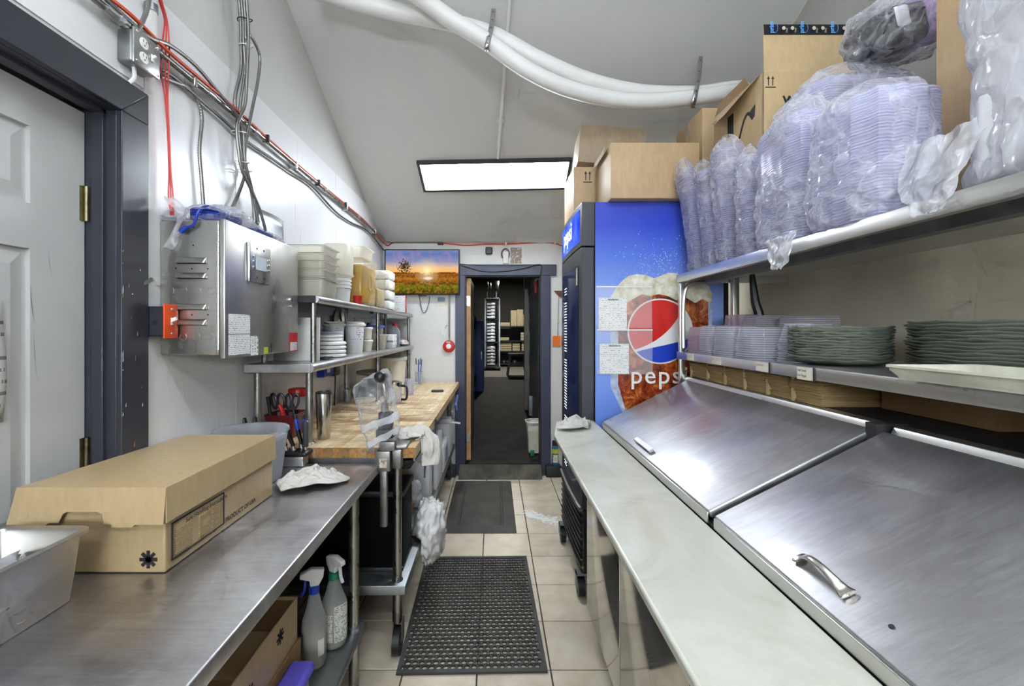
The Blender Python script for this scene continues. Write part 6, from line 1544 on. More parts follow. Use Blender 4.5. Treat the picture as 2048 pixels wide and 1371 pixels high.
# ---------------------------------------------------------------- clear container stacks on the middle shelf
def stack(name, label, c, a, b, h, m=M['stack'], n=None, wob=.0, sq=4.0, flute=0, taper=.0, dome=.3, group=None, cat='containers', rib=.004):
    """nested clear containers: a ribbed column with a smooth upper container"""
    c = Vector(c); n = n or max(6, int(h * (1 - dome) / .0085)); prof = []
    hr = h * (1 - dome)
    for i in range(n):
        z0, z1 = hr * i / n, hr * (i + 1) / n
        prof += [(1 + rib / a, z0), (1 + rib / a, z0 + (z1 - z0) * .45), (1, z0 + (z1 - z0) * .5), (1, z1)]
    prof += [(.97, hr + (h - hr) * .1), (.90 - taper, h * .985), (.86 - taper, h)]
    m_ = MB(); N = 48; vs = []
    for k, z in prof:
        for i in range(N):
            t = 2 * math.pi * i / N; cs, sn = math.cos(t), math.sin(t)
            q = (abs(cs) ** sq + abs(sn) ** sq) ** (-1 / sq)
            f = 1 + (flute * math.cos(12 * t) if flute else 0)
            vs.append(c + V(a * k * q * cs * f, b * k * q * sn * f, z))
    L = len(prof)
    fs = [(j * N + i, j * N + (i + 1) % N, (j + 1) * N + (i + 1) % N, (j + 1) * N + i) for j in range(L - 1) for i in range(N)] + [tuple(range(N - 1, -1, -1)), tuple(range((L - 1) * N, L * N))]
    o = obj(name, m_.add(vs, fs), m, ang=30)
    return tag(o, label, cat, group)
pk = sheet('pinkish clear plastic', '#ecd9e6', .5, .15, 5, .2, .1, 40, .5, .4)
z = QZ0 + .001; G = 'clear container stacks on the middle shelf'
stack('container_stack', 'pinkish clear container stack nearest the fridge on the middle shelf', (1.035, 2.17, z), .065, .055, .125, pk, group=G)
stack('container_stack', 'cloudy square container stack second from the fridge', (1.035, 2.035, z), .07, .06, .130, M['stack'], group=G)
stack('container_stack', 'clear square container stack third from the fridge at the shelf front', (1.03, 1.875, z), .07, .075, .128, M['stack'], group=G)
stack('container_stack', 'fluted clear container stack in the middle of the shelf front', (1.035, 1.70, z), .07, .082, .122, M['stack'], flute=.03, group=G)
stack('container_stack', 'clear cup lid stack with smooth domes left of the green plates', (1.09, 1.525, z), .075, .075, .135, M['stack'], taper=.1, dome=.45, flute=.03, group=G)
stack('container_stack', 'pinkish container stack in the back row beside the fridge', (1.22, 2.17, z), .07, .06, .185, pk, group=G)
stack('container_stack', 'ribbed clear container stack in the middle of the back row', (1.22, 1.98, z), .075, .09, .175, M['stack'], flute=.02, group=G)
stack('container_stack', 'wide clear container stack at the right of the back row', (1.25, 1.75, z), .085, .10, .165, M['stack'], group=G)
# green glass plates
def plates(c, r, n, dz, label, group, seed):
    rr = random.Random(seed); N = 44
    mb = MB(); prof = [(r * .62, 0), (r * .66, .0), (r * .86, dz * .9), (r, dz * 2.1), (r * 1.004, dz * 2.35), (r * .985, dz * 2.35), (r * .84, dz * 1.5), (r * .6, dz * .55)]
    vs = []
    for k, z in prof:
        for i in range(N):
            t = 2 * math.pi * i / N; w = 1 + (.012 * math.sin(9 * t) + .006 * math.sin(17 * t + 1)) * (k / r)
            vs.append(V(k * w * math.cos(t), k * w * math.sin(t), z + .0018 * math.sin(11 * t) * (k / r) ** 2))
    fs = [(j * N + i, j * N + (i + 1) % N, (j + 1) * N + (i + 1) % N, (j + 1) * N + i) for j in range(len(prof) - 1) for i in range(N)]
    fs += [tuple(range(N - 1, -1, -1)), tuple(range((len(prof) - 1) * N, len(prof) * N))]
    mb.add(vs, fs)
    first = None
    for k in range(n):
        if first is None:
            o = obj('glass_plate', mb, M['plate'], local=True, ang=50); first = o
        else:
            o = first.copy(); C.objects.link(o)
        o.location = (c[0] + rr.uniform(-.003, .003), c[1] + rr.uniform(-.003, .003), c[2] + k * dz); o.rotation_euler = (0, 0, rr.uniform(0, 6.28))
        tag(o, label + ', ' + nth(k), 'plate', group)
plates((1.125, 1.44, z), .138, 13, .0085, 'rippled green glass plate in the smaller round stack', 'smaller stack of green plates', 2)
plates((1.325, 1.13, z), .195, 14, .0088, 'large green glass plate in the stack behind the white tray', 'larger stack of green plates', 5)
t = thing('white_tray', 'stained white plastic tray lying over the front of the middle shelf', 'tray', (1.02, .72, z))
obj('tray', pan(.905, .36, z, 1.115, 1.015, .032, .012, .012, .004, .006), plain('stained white plastic', '#cfcdba', .4, var=.16, vs=9), t)
# brown napkin packs
ed = [1380, 1413, 1447, 1486, 1531, 1581, 1642]; zz = RS + .001
nm = ['nearest the fridge', 'second from the fridge', 'third from the fridge', 'fourth from the fridge', 'fifth from the fridge', 'nearest the camera, with a loose sheet']
for i in range(6):
    ya, yb = YX(ed[i + 1], 1.005) + .004, YX(ed[i], 1.005) - .004
    t = thing('napkin_pack', 'brown paper napkin pack under the middle shelf, ' + nm[i], 'napkins', (1.12, .5 * (ya + yb), zz), 'brown napkin packs')
    mb = MB(); N = 17
    for k in range(N):
        j = random.Random(i * 31 + k).uniform(-.004, .004); z0 = zz + .082 * k / N
        mb.rbox(1.005 + j + .006 * math.sin(k * .4), ya + .003 * math.sin(k * .9 + i), z0, 1.22 + j, yb - .003 * math.cos(k * .7), z0 + .082 / N * 1.04, .0012, 1)
    obj('sheets', mb, M['napkin'], t)
    obj('paper_band', MB().box(1.000, yb - .016, zz, 1.221, yb - .006, zz + .0835), M['card'], t, smooth=False)
tag(obj('loose_napkin', MB().grid(lambda u, v: V(.985 + .1 * v, YX(1612, 1.005) + .05 - .12 * u, zz + .0855 + .003 * math.sin(u * 4)), 10, 4), plain('loose kraft sheet', '#c2a878', .7), solid=.0012), 'loose pale brown napkin lying on the nearest napkin pack', 'napkin')
tag(obj('flat_carton', MB().rbox(1.17, 1.02, zz, 1.44, 1.33, zz + .075, .004), M['card4']), 'flat dark brown carton in the shade beside the napkin packs', 'box')
# cloth on the far end of the stone board
towel('board_cloth', 'crumpled white cloth on the far end of the stone board', [V(.338, 2.22, MZ + .008), V(.375, 2.20, MZ + .016), V(.41, 2.215, MZ + .016), V(.45, 2.245, MZ + .014), V(.485, 2.235, MZ + .006)], .13, 8.1, M['towel2'], .025, amp=.018, floor_z=MZ)
# ---------------------------------------------------------------- bagged lids and cartons on the top shelf
z = QZ1 + .001
def column(path, a, b, sq=3.5, pitch=.011, rib=.003, N=44, flute=.0, nf=14):
    q = resample(spline(path, 10), pitch / 4); L = len(q); vs = []
    up = V(0, 1, 0)
    for j, p in enumerate(q):
        d = (q[min(j + 1, L - 1)] - q[max(j - 1, 0)]).normalized(); ax = V(0, 1, 0).cross(d).normalized(); ay = d.cross(ax)
        e = j / (L - 1); k = (1 - .35 * max(0, (e - .93) / .07) ** 2)
        r = rib if (j % 4) < 2 else 0
        for i in range(N):
            t = 2 * math.pi * i / N; cs, sn = math.cos(t), math.sin(t); f = (abs(cs) ** sq + abs(sn) ** sq) ** (-1 / sq) * (1 + flute * math.cos(nf * t))
            vs.append(p + ax * ((a * k + r) * cs * f) + ay * ((b * k + r) * sn * f))
    fs = [(j * N + i, j * N + (i + 1) % N, (j + 1) * N + (i + 1) % N, (j + 1) * N + i) for j in range(L - 1) for i in range(N)] + [tuple(range(N - 1, -1, -1)), tuple(range((L - 1) * N, L * N))]
    return MB().add(vs, fs)
def film(path, a, b, seed, amp=.02, sq=2.6, N=60, M_=54, neck=.0, top=.06, inflate=1.1, tail=None, zmin=None):
    q = spline(path, 12); n = len(q)
    def fn(u, v):
        e = v; t = min(1, e) * (n - 1); i = min(int(t), n - 2); p = q[i].lerp(q[i + 1], t - i)
        d = (q[i + 1] - q[i]).normalized(); ax = V(0, 1, 0).cross(d).normalized(); ay = d.cross(ax)
        k = inflate * (1 + .06 * math.sin(e * 7 + seed))
        if e > .86: k *= max(neck, 1 - ((e - .86) / .14) ** 1.6 * (1 - neck)); p = p + d * top * ((e - .86) / .14)
        if e < .05: k *= .8 + 4 * e
        th = 2 * math.pi * u; cs, sn = math.cos(th), math.sin(th); f = (abs(cs) ** sq + abs(sn) ** sq) ** (-1 / sq)
        o = p + ax * (a * k * cs * f) + ay * (b * k * sn * f)
        nr = (ax * cs + ay * sn)
        w = nz(o, 9, seed) * 1.0 + abs(nz(o, 17, seed + 3)) * 1.1 - .3 + nz(V(o.x * 1, o.y * 1, o.z * .35), 45, seed + 8) * .35
        o = o + nr * (amp * w)
        if zmin is not None: o.z = max(o.z, zmin)
        return o
    return MB().grid(fn, N, M_, cu=True)
def lidbag(label, path, a, b, seed, amp=.014, neck=.25, top=.05, lids=True, fm=None, pitch=.007, flute=.0, sq=3.5, inflate=1.1, wtail=None, rib=.0014, lm=None):
    t = thing('bag_of_lids', label, 'bag', Vector(path[0]), 'bags of clear lids on the top shelf')
    if lids: obj('lid_stack', column(path, a, b, sq, pitch, rib, flute=flute), lm or M['lids'], t, ang=30)
    obj('film', film(path, a, b, seed, amp, neck=neck, top=top, inflate=inflate, zmin=z), fm or M['film'], t, ang=180)
    if wtail:
        ts = spline([Vector(p) for p in wtail[0]], 6); w = wtail[1]
        obj('film_tail', MB().grid(lambda u, v: (lambda p: p + V(.012 * nz((u * 6, v * 5, seed)), (v - .5) * w * (1 - .75 * u ** 1.5), .012 * nz((u * 5, v * 7, seed + 3))))(ts[min(len(ts) - 1, int(u * (len(ts) - 1) + .5))]), len(ts), 16), fm or M['filmw'], t, ang=180)
    return t
# leaning narrow stacks next to the fridge
lidbag('narrow bag of lids leaning against the fridge side', [V(1.045, 2.225, z), V(1.03, 2.235, z + .2), V(1.005, 2.25, z + .40), V(.985, 2.26, z + .53)], .043, .06, 1.0, neck=.15, top=.07, lm=M['lids2'])
lidbag('tall slim bag of lids second from the fridge', [V(1.045, 2.06, z), V(1.035, 2.07, z + .2), V(1.02, 2.085, z + .38), V(1.0, 2.09, z + .47)], .05, .055, 2.0, lm=M['lids2'])
lidbag('bag of lids with a blue sheen third from the fridge', [V(1.05, 1.925, z), V(1.045, 1.93, z + .2), V(1.035, 1.94, z + .40), V(1.03, 1.94, z + .52)], .06, .06, 3.0, flute=.04, lm=M['lids2'])
lidbag('short slim bag of lids before the printed carton', [V(1.02, 1.74, z), V(1.02, 1.745, z + .2), V(1.015, 1.75, z + .40)], .045, .05, 4.0, lm=M['lids2'])
# big crinkled bags in front
lidbag('large crinkled bag of square lids hanging over the shelf edge', [V(1.03, 1.49, z), V(1.03, 1.49, z + .18), V(1.03, 1.50, z + .42)], .085, .125, 5.0, .022, neck=.45, top=.06, flute=.03, wtail=([V(.95, 1.47, z + .03), V(.935, 1.44, z + .005), V(.925, 1.43, z - .06), V(.92, 1.43, z - .09)], .17))
lidbag('wide bag of fluted cups in the middle of the shelf front', [V(1.045, 1.22, z), V(1.045, 1.22, z + .16), V(1.045, 1.22, z + .345)], .10, .125, 6.0, .02, neck=.55, top=.03, flute=.05, inflate=1.12)
lidbag('tall bag of lids standing behind the front bags', [V(1.30, 1.60, z), V(1.29, 1.60, z + .3), V(1.285, 1.60, z + .60)], .19, .12, 7.0, .02, neck=.3, top=.07, flute=.03, inflate=1.06, sq=5)
# big white bag at the right edge
t = thing('white_bag', 'large cloudy white plastic bag at the right end of the top shelf', 'bag', (1.10, .80, z))
obj('contents', MB().rbox(1.01, .50, z, 1.22, .95, z + .62, .05, 4), plain('white foam cups', '#e4e4e6', .5, var=.06, vs=30), t)
obj('film', film([V(1.12, .73, z), V(1.12, .73, z + .3), V(1.125, .72, z + .66)], .135, .245, 9.0, .014, neck=.5, top=.1, inflate=1.08, N=80, M_=70, zmin=z), M['filmw'], t, ang=180)
ts = spline([V(1.02, .99, z + .16), V(.975, .985, z + .06), V(.945, .96, z - .0), V(.935, .95, z - .035)], 6)
obj('film_tail', MB().grid(lambda u, v: (lambda p: p + V(.015 * nz((u * 6, v * 5, 3)), (v - .5) * .20 * (1 - .7 * u), .015 * nz((u * 5, v * 7, 6))))(ts[min(len(ts) - 1, int(u * (len(ts) - 1) + .5))]), len(ts), 16), M['filmw'], t, ang=180)
# cartons behind
carton('shelf_base_carton', 'plain brown carton under the printed carton on the top shelf', 1.14, 1.83, z, 1.50, 2.2, z + .335, M['card2'], seam=False)
z2 = z + .337; x0, x1, y0, y1, z1 = 1.10, 1.51, 1.80, 2.20, 2.535
t = thing('printed_carton_box', 'open brown shipping carton with black taped flap behind the bagged lids', 'box', (1.3, 2.0, z2))
m = MB().box(x0, y0, z2, x1, y1, z2 + .005).box(x0, y0, z2, x0 + .005, y1, z1).box(x1 - .005, y0, z2, x1, y1, z1).box(x0, y0, z2, x1, y0 + .005, z1).box(x0, y1 - .005, z2, x1, y1, z1)
obj('carton', m, M['card'], t, smooth=False, bevel=.0015)
fz1 = H + (CY - 40) * y0 / F
fl_ = obj('raised_flap', MB().prism([V(x0 + .006, y0 + .001, z1), V(x1, y0 + .001, z1), V(x1 - .01, y0 + .03, fz1), V(x0 + .02, y0 + .03, fz1)], (0, .005, 0)), M['card'], t, smooth=False)
obj('side_flap', MB().prism([V(x0 - .001, y0 + .02, z1), V(x0 - .001, y1 - .02, z1), V(x0 - .075, y1 - .05, z1 - .10), V(x0 - .075, y0 + .16, z1 - .10)], (.003, 0, .003)), M['card'], t, smooth=False)
obj('side_flap', MB().prism([V(x0 + .002, y0 + .10, z1), V(x0 + .002, y1, z1), V(x0 + .02, y1 - .01, z1 + .07), V(x0 + .02, y0 + .17, z1 + .07)], (.003, 0, .001)), M['card4'], t, smooth=False)
tape_m = plain('printed black tape', '#16181f', .3)
th = .045
tp = obj('black_tape', MB().prism([V(x0 + .018, y0 + .023, fz1 - th), V(x1 - .012, y0 + .023, fz1 - th), V(x1 - .01, y0 + .0285, fz1 + .001), V(x0 + .02, y0 + .0285, fz1 + .001)], (0, -.0012, 0)), tape_m, fl_, smooth=False)
pb = plain('printed light blue', '#5aa6e8', .4); pw = plain('printed pale', '#c9bfa8', .4)
yt = y0 + .0205
for i in range(3):
    xx = x0 + .055 + i * .125
    text('tape_text', 'prim', pb, tp, .026, (xx, yt - .002, fz1 - th + .004), (0,0,1), (-1,0,0), weight=.0006)
    obj('tape_smile', MB().tube([V(xx + .010, yt - .003, fz1 - th + .006), V(xx + .017, yt - .003, fz1 - th + .022), V(xx + .014, yt - .003, fz1 - th + .04)], .0018, 6, 4, flat=.3), pb, tp)
    for k in (.042, .078):
        obj('tape_icon', MB().lathe([(.0075, 0), (.0075, .0008)], (xx + k, yt - .003, fz1 - th + .024), 12, axis=(0, -1, 0)), pw, tp)
        text('tape_text', 'free', pw, tp, .012, (xx + k + .016, yt - .002, fz1 - th + .006), (0,0,1), (-1,0,0))
ar = MB(); az = z1 - .035
for xx in (x0 + .022, x0 + .040):
    ar.box(xx - .0018, y0 - .0012, az - .022, xx + .0018, y0 - .0002, az + .006).add([(xx - .006, y0 - .001, az + .004), (xx + .006, y0 - .001, az + .004), (xx, y0 - .001, az + .018)], [(0, 1, 2)])
ar.box(x0 + .010, y0 - .0012, az - .031, x0 + .052, y0 - .0002, az - .027)
obj('arrow_mark', ar, M['ink'], t, smooth=False)
text('print_text', "W", M['ink'], t, .05, (x0 + .082, y0 - .0004, z1 - .135), (1,0,0), (0,0,1), weight=.002)
text('print_text', "it's", M['ink'], t, .05, (x0 + .080, y0 - .0004, z1 - .185), (1,0,0), (0,0,1), weight=.002)
obj('side_sticker', MB().box(x0 - .079, y0 + .22, z1 - .0955, x0 - .077, y0 + .26, z1 - .0945), M['ink'], t, smooth=False)
sX = x0 - .0006
obj('black_sticker', MB().box(sX - .0006, y0 + .22, z1 - .16, sX, y0 + .27, z1 - .06), tape_m, t, smooth=False)
ap = [V(sX - .001, y0 + .17 - .10 * s, z1 - .20 + .08 * math.sin(s * 2.6)) for s in [i / 10 for i in range(11)]]
obj('arrow_print', MB().tube(ap, .007, 6, 2, flat=.15), M['ink'], t)
obj('arrow_print', MB().add([V(sX - .001, y0 + .055, z1 - .16), V(sX - .001, y0 + .10, z1 - .125), V(sX - .001, y0 + .05, z1 - .105)], [(0, 1, 2)]), M['ink'], t, smooth=False)
carton('tall_carton', 'tall plain tan carton standing behind the large white bag', 1.245, .97, z, 1.52, 1.24, z + .80, M['card2'], seam=False)
# dark and purple package on the tall lid bag
pc = V(1.36, 1.50, z + .70)
t = thing('snack_package', 'glossy black and purple package lying on top of the tall lid bag', 'package', pc)
obj('package', MB().rbox(1.27, 1.42, z + .66, 1.47, 1.60, z + .78, .02, 2).rot('Y', -.2, pc), plain('glossy black wrap', '#1a1a1e', .18, var=.3), t, ang=180)
obj('film_wrap', crump(V(1.37, 1.5, z + .73), .15, .13, .11, 43, 40, 24, .25, 2.0), M['film'], t, ang=180)
obj('purple_end', MB().rbox(1.40, 1.405, z + .65, 1.48, 1.5, z + .82, .02, 2).rot('Y', -.2, pc), plain('lilac wrap', '#b79ad0', .3), t, ang=180)
obj('white_patch', MB().rbox(1.30, 1.415, z + .70, 1.35, 1.46, z + .77, .01, 2).rot('Y', -.2, pc), plain('white wrap', '#e8e8ec', .3), t, ang=180)
# ---------------------------------------------------------------- back wall
def wp(px, py, d=0.0): return P(px, py, WB - d)
# television
t = thing('television', 'flat television showing a sunset landscape on the back wall', 'television', (-.72, WB - .05, 1.83))
TYv = WB - .075; a, b = P(769, 589, TYv), P(919, 498, TYv)
obj('housing', MB().rbox(a.x, TYv, a.z, b.x, TYv + .045, b.z, .004, 2), M['black'], t)
obj('wall_mount', MB().box(-.85, TYv + .045, 1.95, -.6, WB, 2.2), M['blackm'], t, smooth=False)
obj('sensor_bar', MB().rbox(P(836, 590, TYv).x, TYv + .005, a.z - .012, P(852, 590, TYv).x, TYv + .03, a.z + .002, .003), M['black'], t)
def sunset():
    k = NT('sunset picture'); gen = k.coord('Generated')
    s = k.new('ShaderNodeSeparateXYZ'); k.link(gen, s.inputs[0]); x, y = s.outputs[0], s.outputs[2]
    asp = k.new('ShaderNodeMapping'); asp.inputs['Scale'].default_value = (1.7, 1, 1); k.link(gen, asp.inputs[0]); v = asp.outputs[0]
    wob = k.math('MULTIPLY', k.math('SUBTRACT', k.noise(7, 5, .65, v), .5), .30)
    yy = k.math('ADD', y, k.math('MULTIPLY', wob, k.math('LESS_THAN', y, .49)))
    base = k.ramp(yy, [(.02, lin('#2c3a0a')), (.17, lin('#5a6414')), (.24, lin('#4a3210')), (.34, lin('#9a5c1c')), (.42, lin('#6d4018')), (.485, lin('#7a4216')), (.50, lin('#e8b060')), (.60, lin('#d8b48a')), (.74, lin('#7f86ac')), (.9, lin('#5a6fa6')), (1, lin('#6a78a8'))])
    bush = k.noise(16, 6, .7, v, .6)
    bm_ = k.math('MULTIPLY', k.ramp(bush, [(.45, (0,0,0,1)), (.65, (.6,)*3+(1,))]), k.math('LESS_THAN', y, .46))
    c = k.mix(bm_, base, lin('#c98432'))
    cl = k.noise(3.2, 5, .6, v, .8)
    cm = k.math('MULTIPLY', k.ramp(cl, [(.5, (0,0,0,1)), (.75, (.4,)*3+(1,))]), k.math('GREATER_THAN', y, .62))
    c = k.mix(cm, c, lin('#c08a96'))
    dv = k.new('ShaderNodeVectorMath', operation='DISTANCE'); k.link(v, dv.inputs[0]); dv.inputs[1].default_value = (.56 * 1.7, .5, .53)
    sx = k.new('ShaderNodeCombineXYZ'); k.link(k.math('MULTIPLY', x, 1.7), sx.inputs[0]); k.link(y, sx.inputs[2]); dv.inputs[1].default_value = (.57 * 1.7, 0, .52); k.link(sx.outputs[0], dv.inputs[0])
    g = k.ramp(dv.outputs['Value'], [(.0, (1,1,1,1)), (.04, (.8,)*3+(1,)), (.13, (.3,)*3+(1,)), (.33, (0,0,0,1))])
    c = k.mix(g, c, lin('#ffe9a8'))
    tv = k.new('ShaderNodeVectorMath', operation='DISTANCE'); k.link(sx.outputs[0], tv.inputs[0]); tv.inputs[1].default_value = (.26 * 1.7, 0, .62)
    tn = k.noise(26, 4, .7, v)
    tm_ = k.math('MULTIPLY', k.math('LESS_THAN', tv.outputs['Value'], .19), k.math('GREATER_THAN', k.math('SUBTRACT', tn, k.math('MULTIPLY', tv.outputs['Value'], .9)), .40))
    c = k.mix(tm_, c, lin('#3a2a18'))
    rv = k.new('ShaderNodeVectorMath', operation='DISTANCE'); mm = k.new('ShaderNodeVectorMath', operation='MULTIPLY'); k.link(sx.outputs[0], mm.inputs[0]); mm.inputs[1].default_value = (1, 1, 2.6); k.link(mm.outputs[0], rv.inputs[0]); rv.inputs[1].default_value = (.58 * 1.7, 0, .35 * 2.6)
    c = k.mix(k.ramp(rv.outputs['Value'], [(.05, (.9,)*3+(1,)), (.13, (0,0,0,1))]), c, lin('#e6dcd0'))
    e = k.new('ShaderNodeEmission'); k.link(c, e.inputs[0]); e.inputs[1].default_value = .32; k.link(e.outputs[0], k.out.inputs[0]); return k.m
obj('screen', MB().box(a.x + .012, TYv - .0006, a.z + .014, b.x - .012, TYv + .001, b.z - .012), sunset(), t, smooth=False)
tag(obj('hanging_strap', MB().tube([wp(839, 592, .03), wp(841, 608, .012), wp(845, 622, .01), wp(849, 625, .01), wp(854, 618, .01), wp(858, 604, .012), wp(859, 592, .03)], .006, 8, 5, flat=.5), M['black']), 'black cord loop hanging below the television', 'cord')
def plate(name, px0, py0, px1, py1, m, lab, cat, th=.002):
    p0, p1 = wp(px0, py1), wp(px1, py0); return tag(obj(name, MB().box(p0.x, WB - th, p0.z, p1.x, WB - .0002, p1.z), m, smooth=False), lab, cat)
plate('wall_sticker', 875, 594, 890, 603, plain('grey blue sticker', '#7d8aa6', .5, var=.2, vs=60), 'small grey blue sticker on the wall under the television', 'sticker')
plate('faded_sign', 870, 605, 895, 613, printed('faded wall print', '#d9d6c8', '#b9b190', 70, 60, (1,0,0), (0,0,1), .5), 'faded yellowish notice on the wall under the television', 'sign')
# alarm bell with its conduit
q0, q1 = wp(899, 590), wp(899, 680)
t = thing('alarm_bell', 'red round pull station with steel conduit beside the doorway', 'alarm', wp(898, 692))
obj('conduit', MB().cyl(V(q0.x, WB - .014, q0.z), V(q1.x, WB - .014, q1.z + .01), .0085, n=12), M['pipe'], t)
bc_ = wp(898, 692)
bl = obj('bell', MB().lathe([(.060, 0), (.062, .014), (.056, .03), (.03, .036)], (bc_.x, WB - .001, bc_.z), 36, axis=(0, -1, 0)), M['red'], t)
obj('centre', MB().lathe([(.026, .035), (.026, .041), (.018, .044)], (bc_.x, WB - .001, bc_.z), 24, axis=(0, -1, 0)), M['white'], bl)
text('bell_text', 'FIRE', M['white'], bl, .022, (bc_.x - .024, WB - .040, bc_.z + .034), (1,0,0), (0,0,1), weight=.0004, depth=.0)
tg = MB().box(-.023, -.001, -.075, .023, .001, 0).rot('Y', .35, (0, 0, 0)).off(wp(890, 656, .004))
t = thing('inspection_tag', 'white inspection tag hanging tilted beside the red pull station', 'tag', wp(886, 676))
obj('tag', tg, printed('inspection print', '#e6e5e1', '#777777', 110, 120, (1,0,0), (0,0,1), .4), t, smooth=False)
obj('cord', MB().tube([wp(890, 656, .004), wp(893, 651, .008), wp(896, 650, .012)], .002, 6), M['black'], t)
# above the door
p0, p1 = wp(971, 509), wp(985, 494)
tag(obj('sensor', MB().rbox(p0.x, WB - .03, p0.z, p1.x, WB - .0003, p1.z, .014, 4), M['darkgrey']), 'small black rounded sensor box above the doorway', 'sensor')
t = thing('horseshoe', 'dark iron horseshoe hung above the doorway', 'horseshoe', wp(1011, 526))
hc_ = wp(1011, 508, .008)
obj('shoe', MB().tube([hc_ + V(.040 * math.cos(a) * (1.0 if -.2 < a else 1), 0, .055 * math.sin(a)) for a in [math.radians(d) for d in (-48, -20, 10, 45, 90, 135, 170, 200, 228)]], .010, 8, 5, flat=.7), M['cast'], t)
tag(obj('white_device', MB().rbox(wp(1006, 0).x, WB - .022, wp(0, 527).z, wp(1017, 0).x, WB - .0003, wp(0, 503).z, .006), M['white']), 'white plastic wall device inside the horseshoe', 'device')
t = thing('ornate_card', 'framed card with ornate patterned print above the doorway', 'picture', wp(1033, 530))
p0, p1 = wp(1018, 530), wp(1046, 494)
obj('frame', MB().rbox(p0.x, WB - .010, p0.z, p1.x, WB - .0003, p1.z, .002, 1), M['paper'], t)
def ornate():
    k = NT('ornate print'); v = k.new('ShaderNodeTexVoronoi'); v.inputs['Scale'].default_value = 55; k.link(k.coord(), v.inputs['Vector'])
    k.set(Base_Color=k.ramp(v.outputs['Distance'], [(.1, lin('#6a4a36')), (.3, lin('#b0906a')), (.5, lin('#6f6f78')), (.8, lin('#d8cdb8'))]), Roughness=.5); return k.m
obj('print', MB().box(p0.x + .014, WB - .0112, p0.z + .014, p1.x - .012, WB - .0098, p1.z - .006), ornate(), t, smooth=False)
tag(obj('black_cable', MB().tube([wp(918, 529, .03), wp(940, 536, .036), wp(965, 542, .036), wp(990, 543, .036), wp(1020, 541, .036), wp(1050, 536, .036), wp(1072, 530, .034), wp(1083, 531, .034), wp(1082, 543, .036), wp(1080, 556, .034)], .0048, 8, 5), M['black']), 'thin black cable draped across the doorway header', 'cable')
tag(obj('grey_cable', MB().tube([wp(918, 527, .03), wp(950, 530, .031), wp(1000, 531, .031), wp(1050, 530, .031), wp(1080, 528, .031)], .003, 6, 5), M['darkgrey']), 'second thin dark cable along the top of the doorway header', 'cable')
# right of the doorway
t = thing('fly_swatter', 'orange fly swatter hanging on the wall beside the fridge', 'fly swatter', wp(1114, 692))
p0, p1 = wp(1105, 692), wp(1126, 671)
obj('blade', MB().box(p0.x, WB - .012, p0.z, p1.x, WB - .008, p1.z), plain('orange mesh plastic', '#e8792a', .5), t, bevel=.003)
obj('wire_handle', MB().tube([wp(1115, 671, .01), wp(1116, 640, .01), wp(1117, 605, .01), wp(1117, 588, .01)], .0026, 6), M['galv'], t)
obj('bead', MB().sphere(wp(1116, 645, .01), .008, 10, 8), plain('yellow bead', '#b8a032', .4), t)
tag(obj('wooden_hook', MB().prism([wp(1108, 581, .02), wp(1128, 581, .02), wp(1128, 596, .02), wp(1119, 592, .02)], (0, .02, 0)), plain('dark red wood', '#6d3f2a', .5), bevel=.003), 'small dark wooden corner piece the fly swatter hangs from', 'hook')
c = V(wp(1109, 0).x, WB - .045, .1155)
t = thing('spray_can', 'blue and yellow aerosol can standing on the ledge by the doorway', 'spray can', c)
obj('can', MB().lathe([(.030, 0), (.033, .004), (.033, .185), (.027, .20)], c, 28), plain('blue can', '#2a6a96', .3, var=.1), t)
obj('yellow_band', MB().lathe([(.0335, .12), (.0335, .165)], c, 28, cap0=False, cap1=False), plain('yellow can print', '#c9c234', .35), t)
obj('label', MB().grid(lambda u, v: V(c.x + .0338 * math.cos(-2.4 + 1.6 * u), c.y + .0338 * math.sin(-2.4 + 1.6 * u), c.z + .03 + .08 * v), 10, 3), printed('can print', '#dcdccc', '#3a5a6a', 60, 90, (1,0,0), (0,0,1), .5), t)
obj('cap', MB().lathe([(.030, .198), (.031, .235), (.027, .245)], c, 24), M['black'], t)
# ---------------------------------------------------------------- ceiling runs
A_ = [(620, -26, 2.22), (700, 0, 2.28), (800, 25, 2.33), (900, 45, 2.38), (990, 72, 2.42), (1080, 120, 2.46), (1180, 162, 2.52), (1280, 184, 2.58), (1390, 187, 2.60), (1450, 179, 2.60), (1480, 176, 2.6)]
B_ = [(780, -46, 2.16), (840, -6, 2.22), (900, 38, 2.28), (975, 84, 2.33), (1050, 137, 2.37), (1130, 175, 2.42), (1220, 197, 2.48), (1300, 202, 2.50), (1390, 194, 2.52), (1450, 185, 2.53), (1490, 180, 2.55)]
tag(obj('insulated_pipe', MB().tube([P(*q) for q in A_], .043, 20, 8), M['pvc']), 'white insulated pipe nearer the ceiling, crossing from the far left', 'pipe', 'white insulated pipes')
tag(obj('insulated_pipe', MB().tube([P(*q) for q in B_], .043, 20, 8), M['pvc']), 'lower white insulated pipe sagging across the ceiling', 'pipe', 'white insulated pipes')
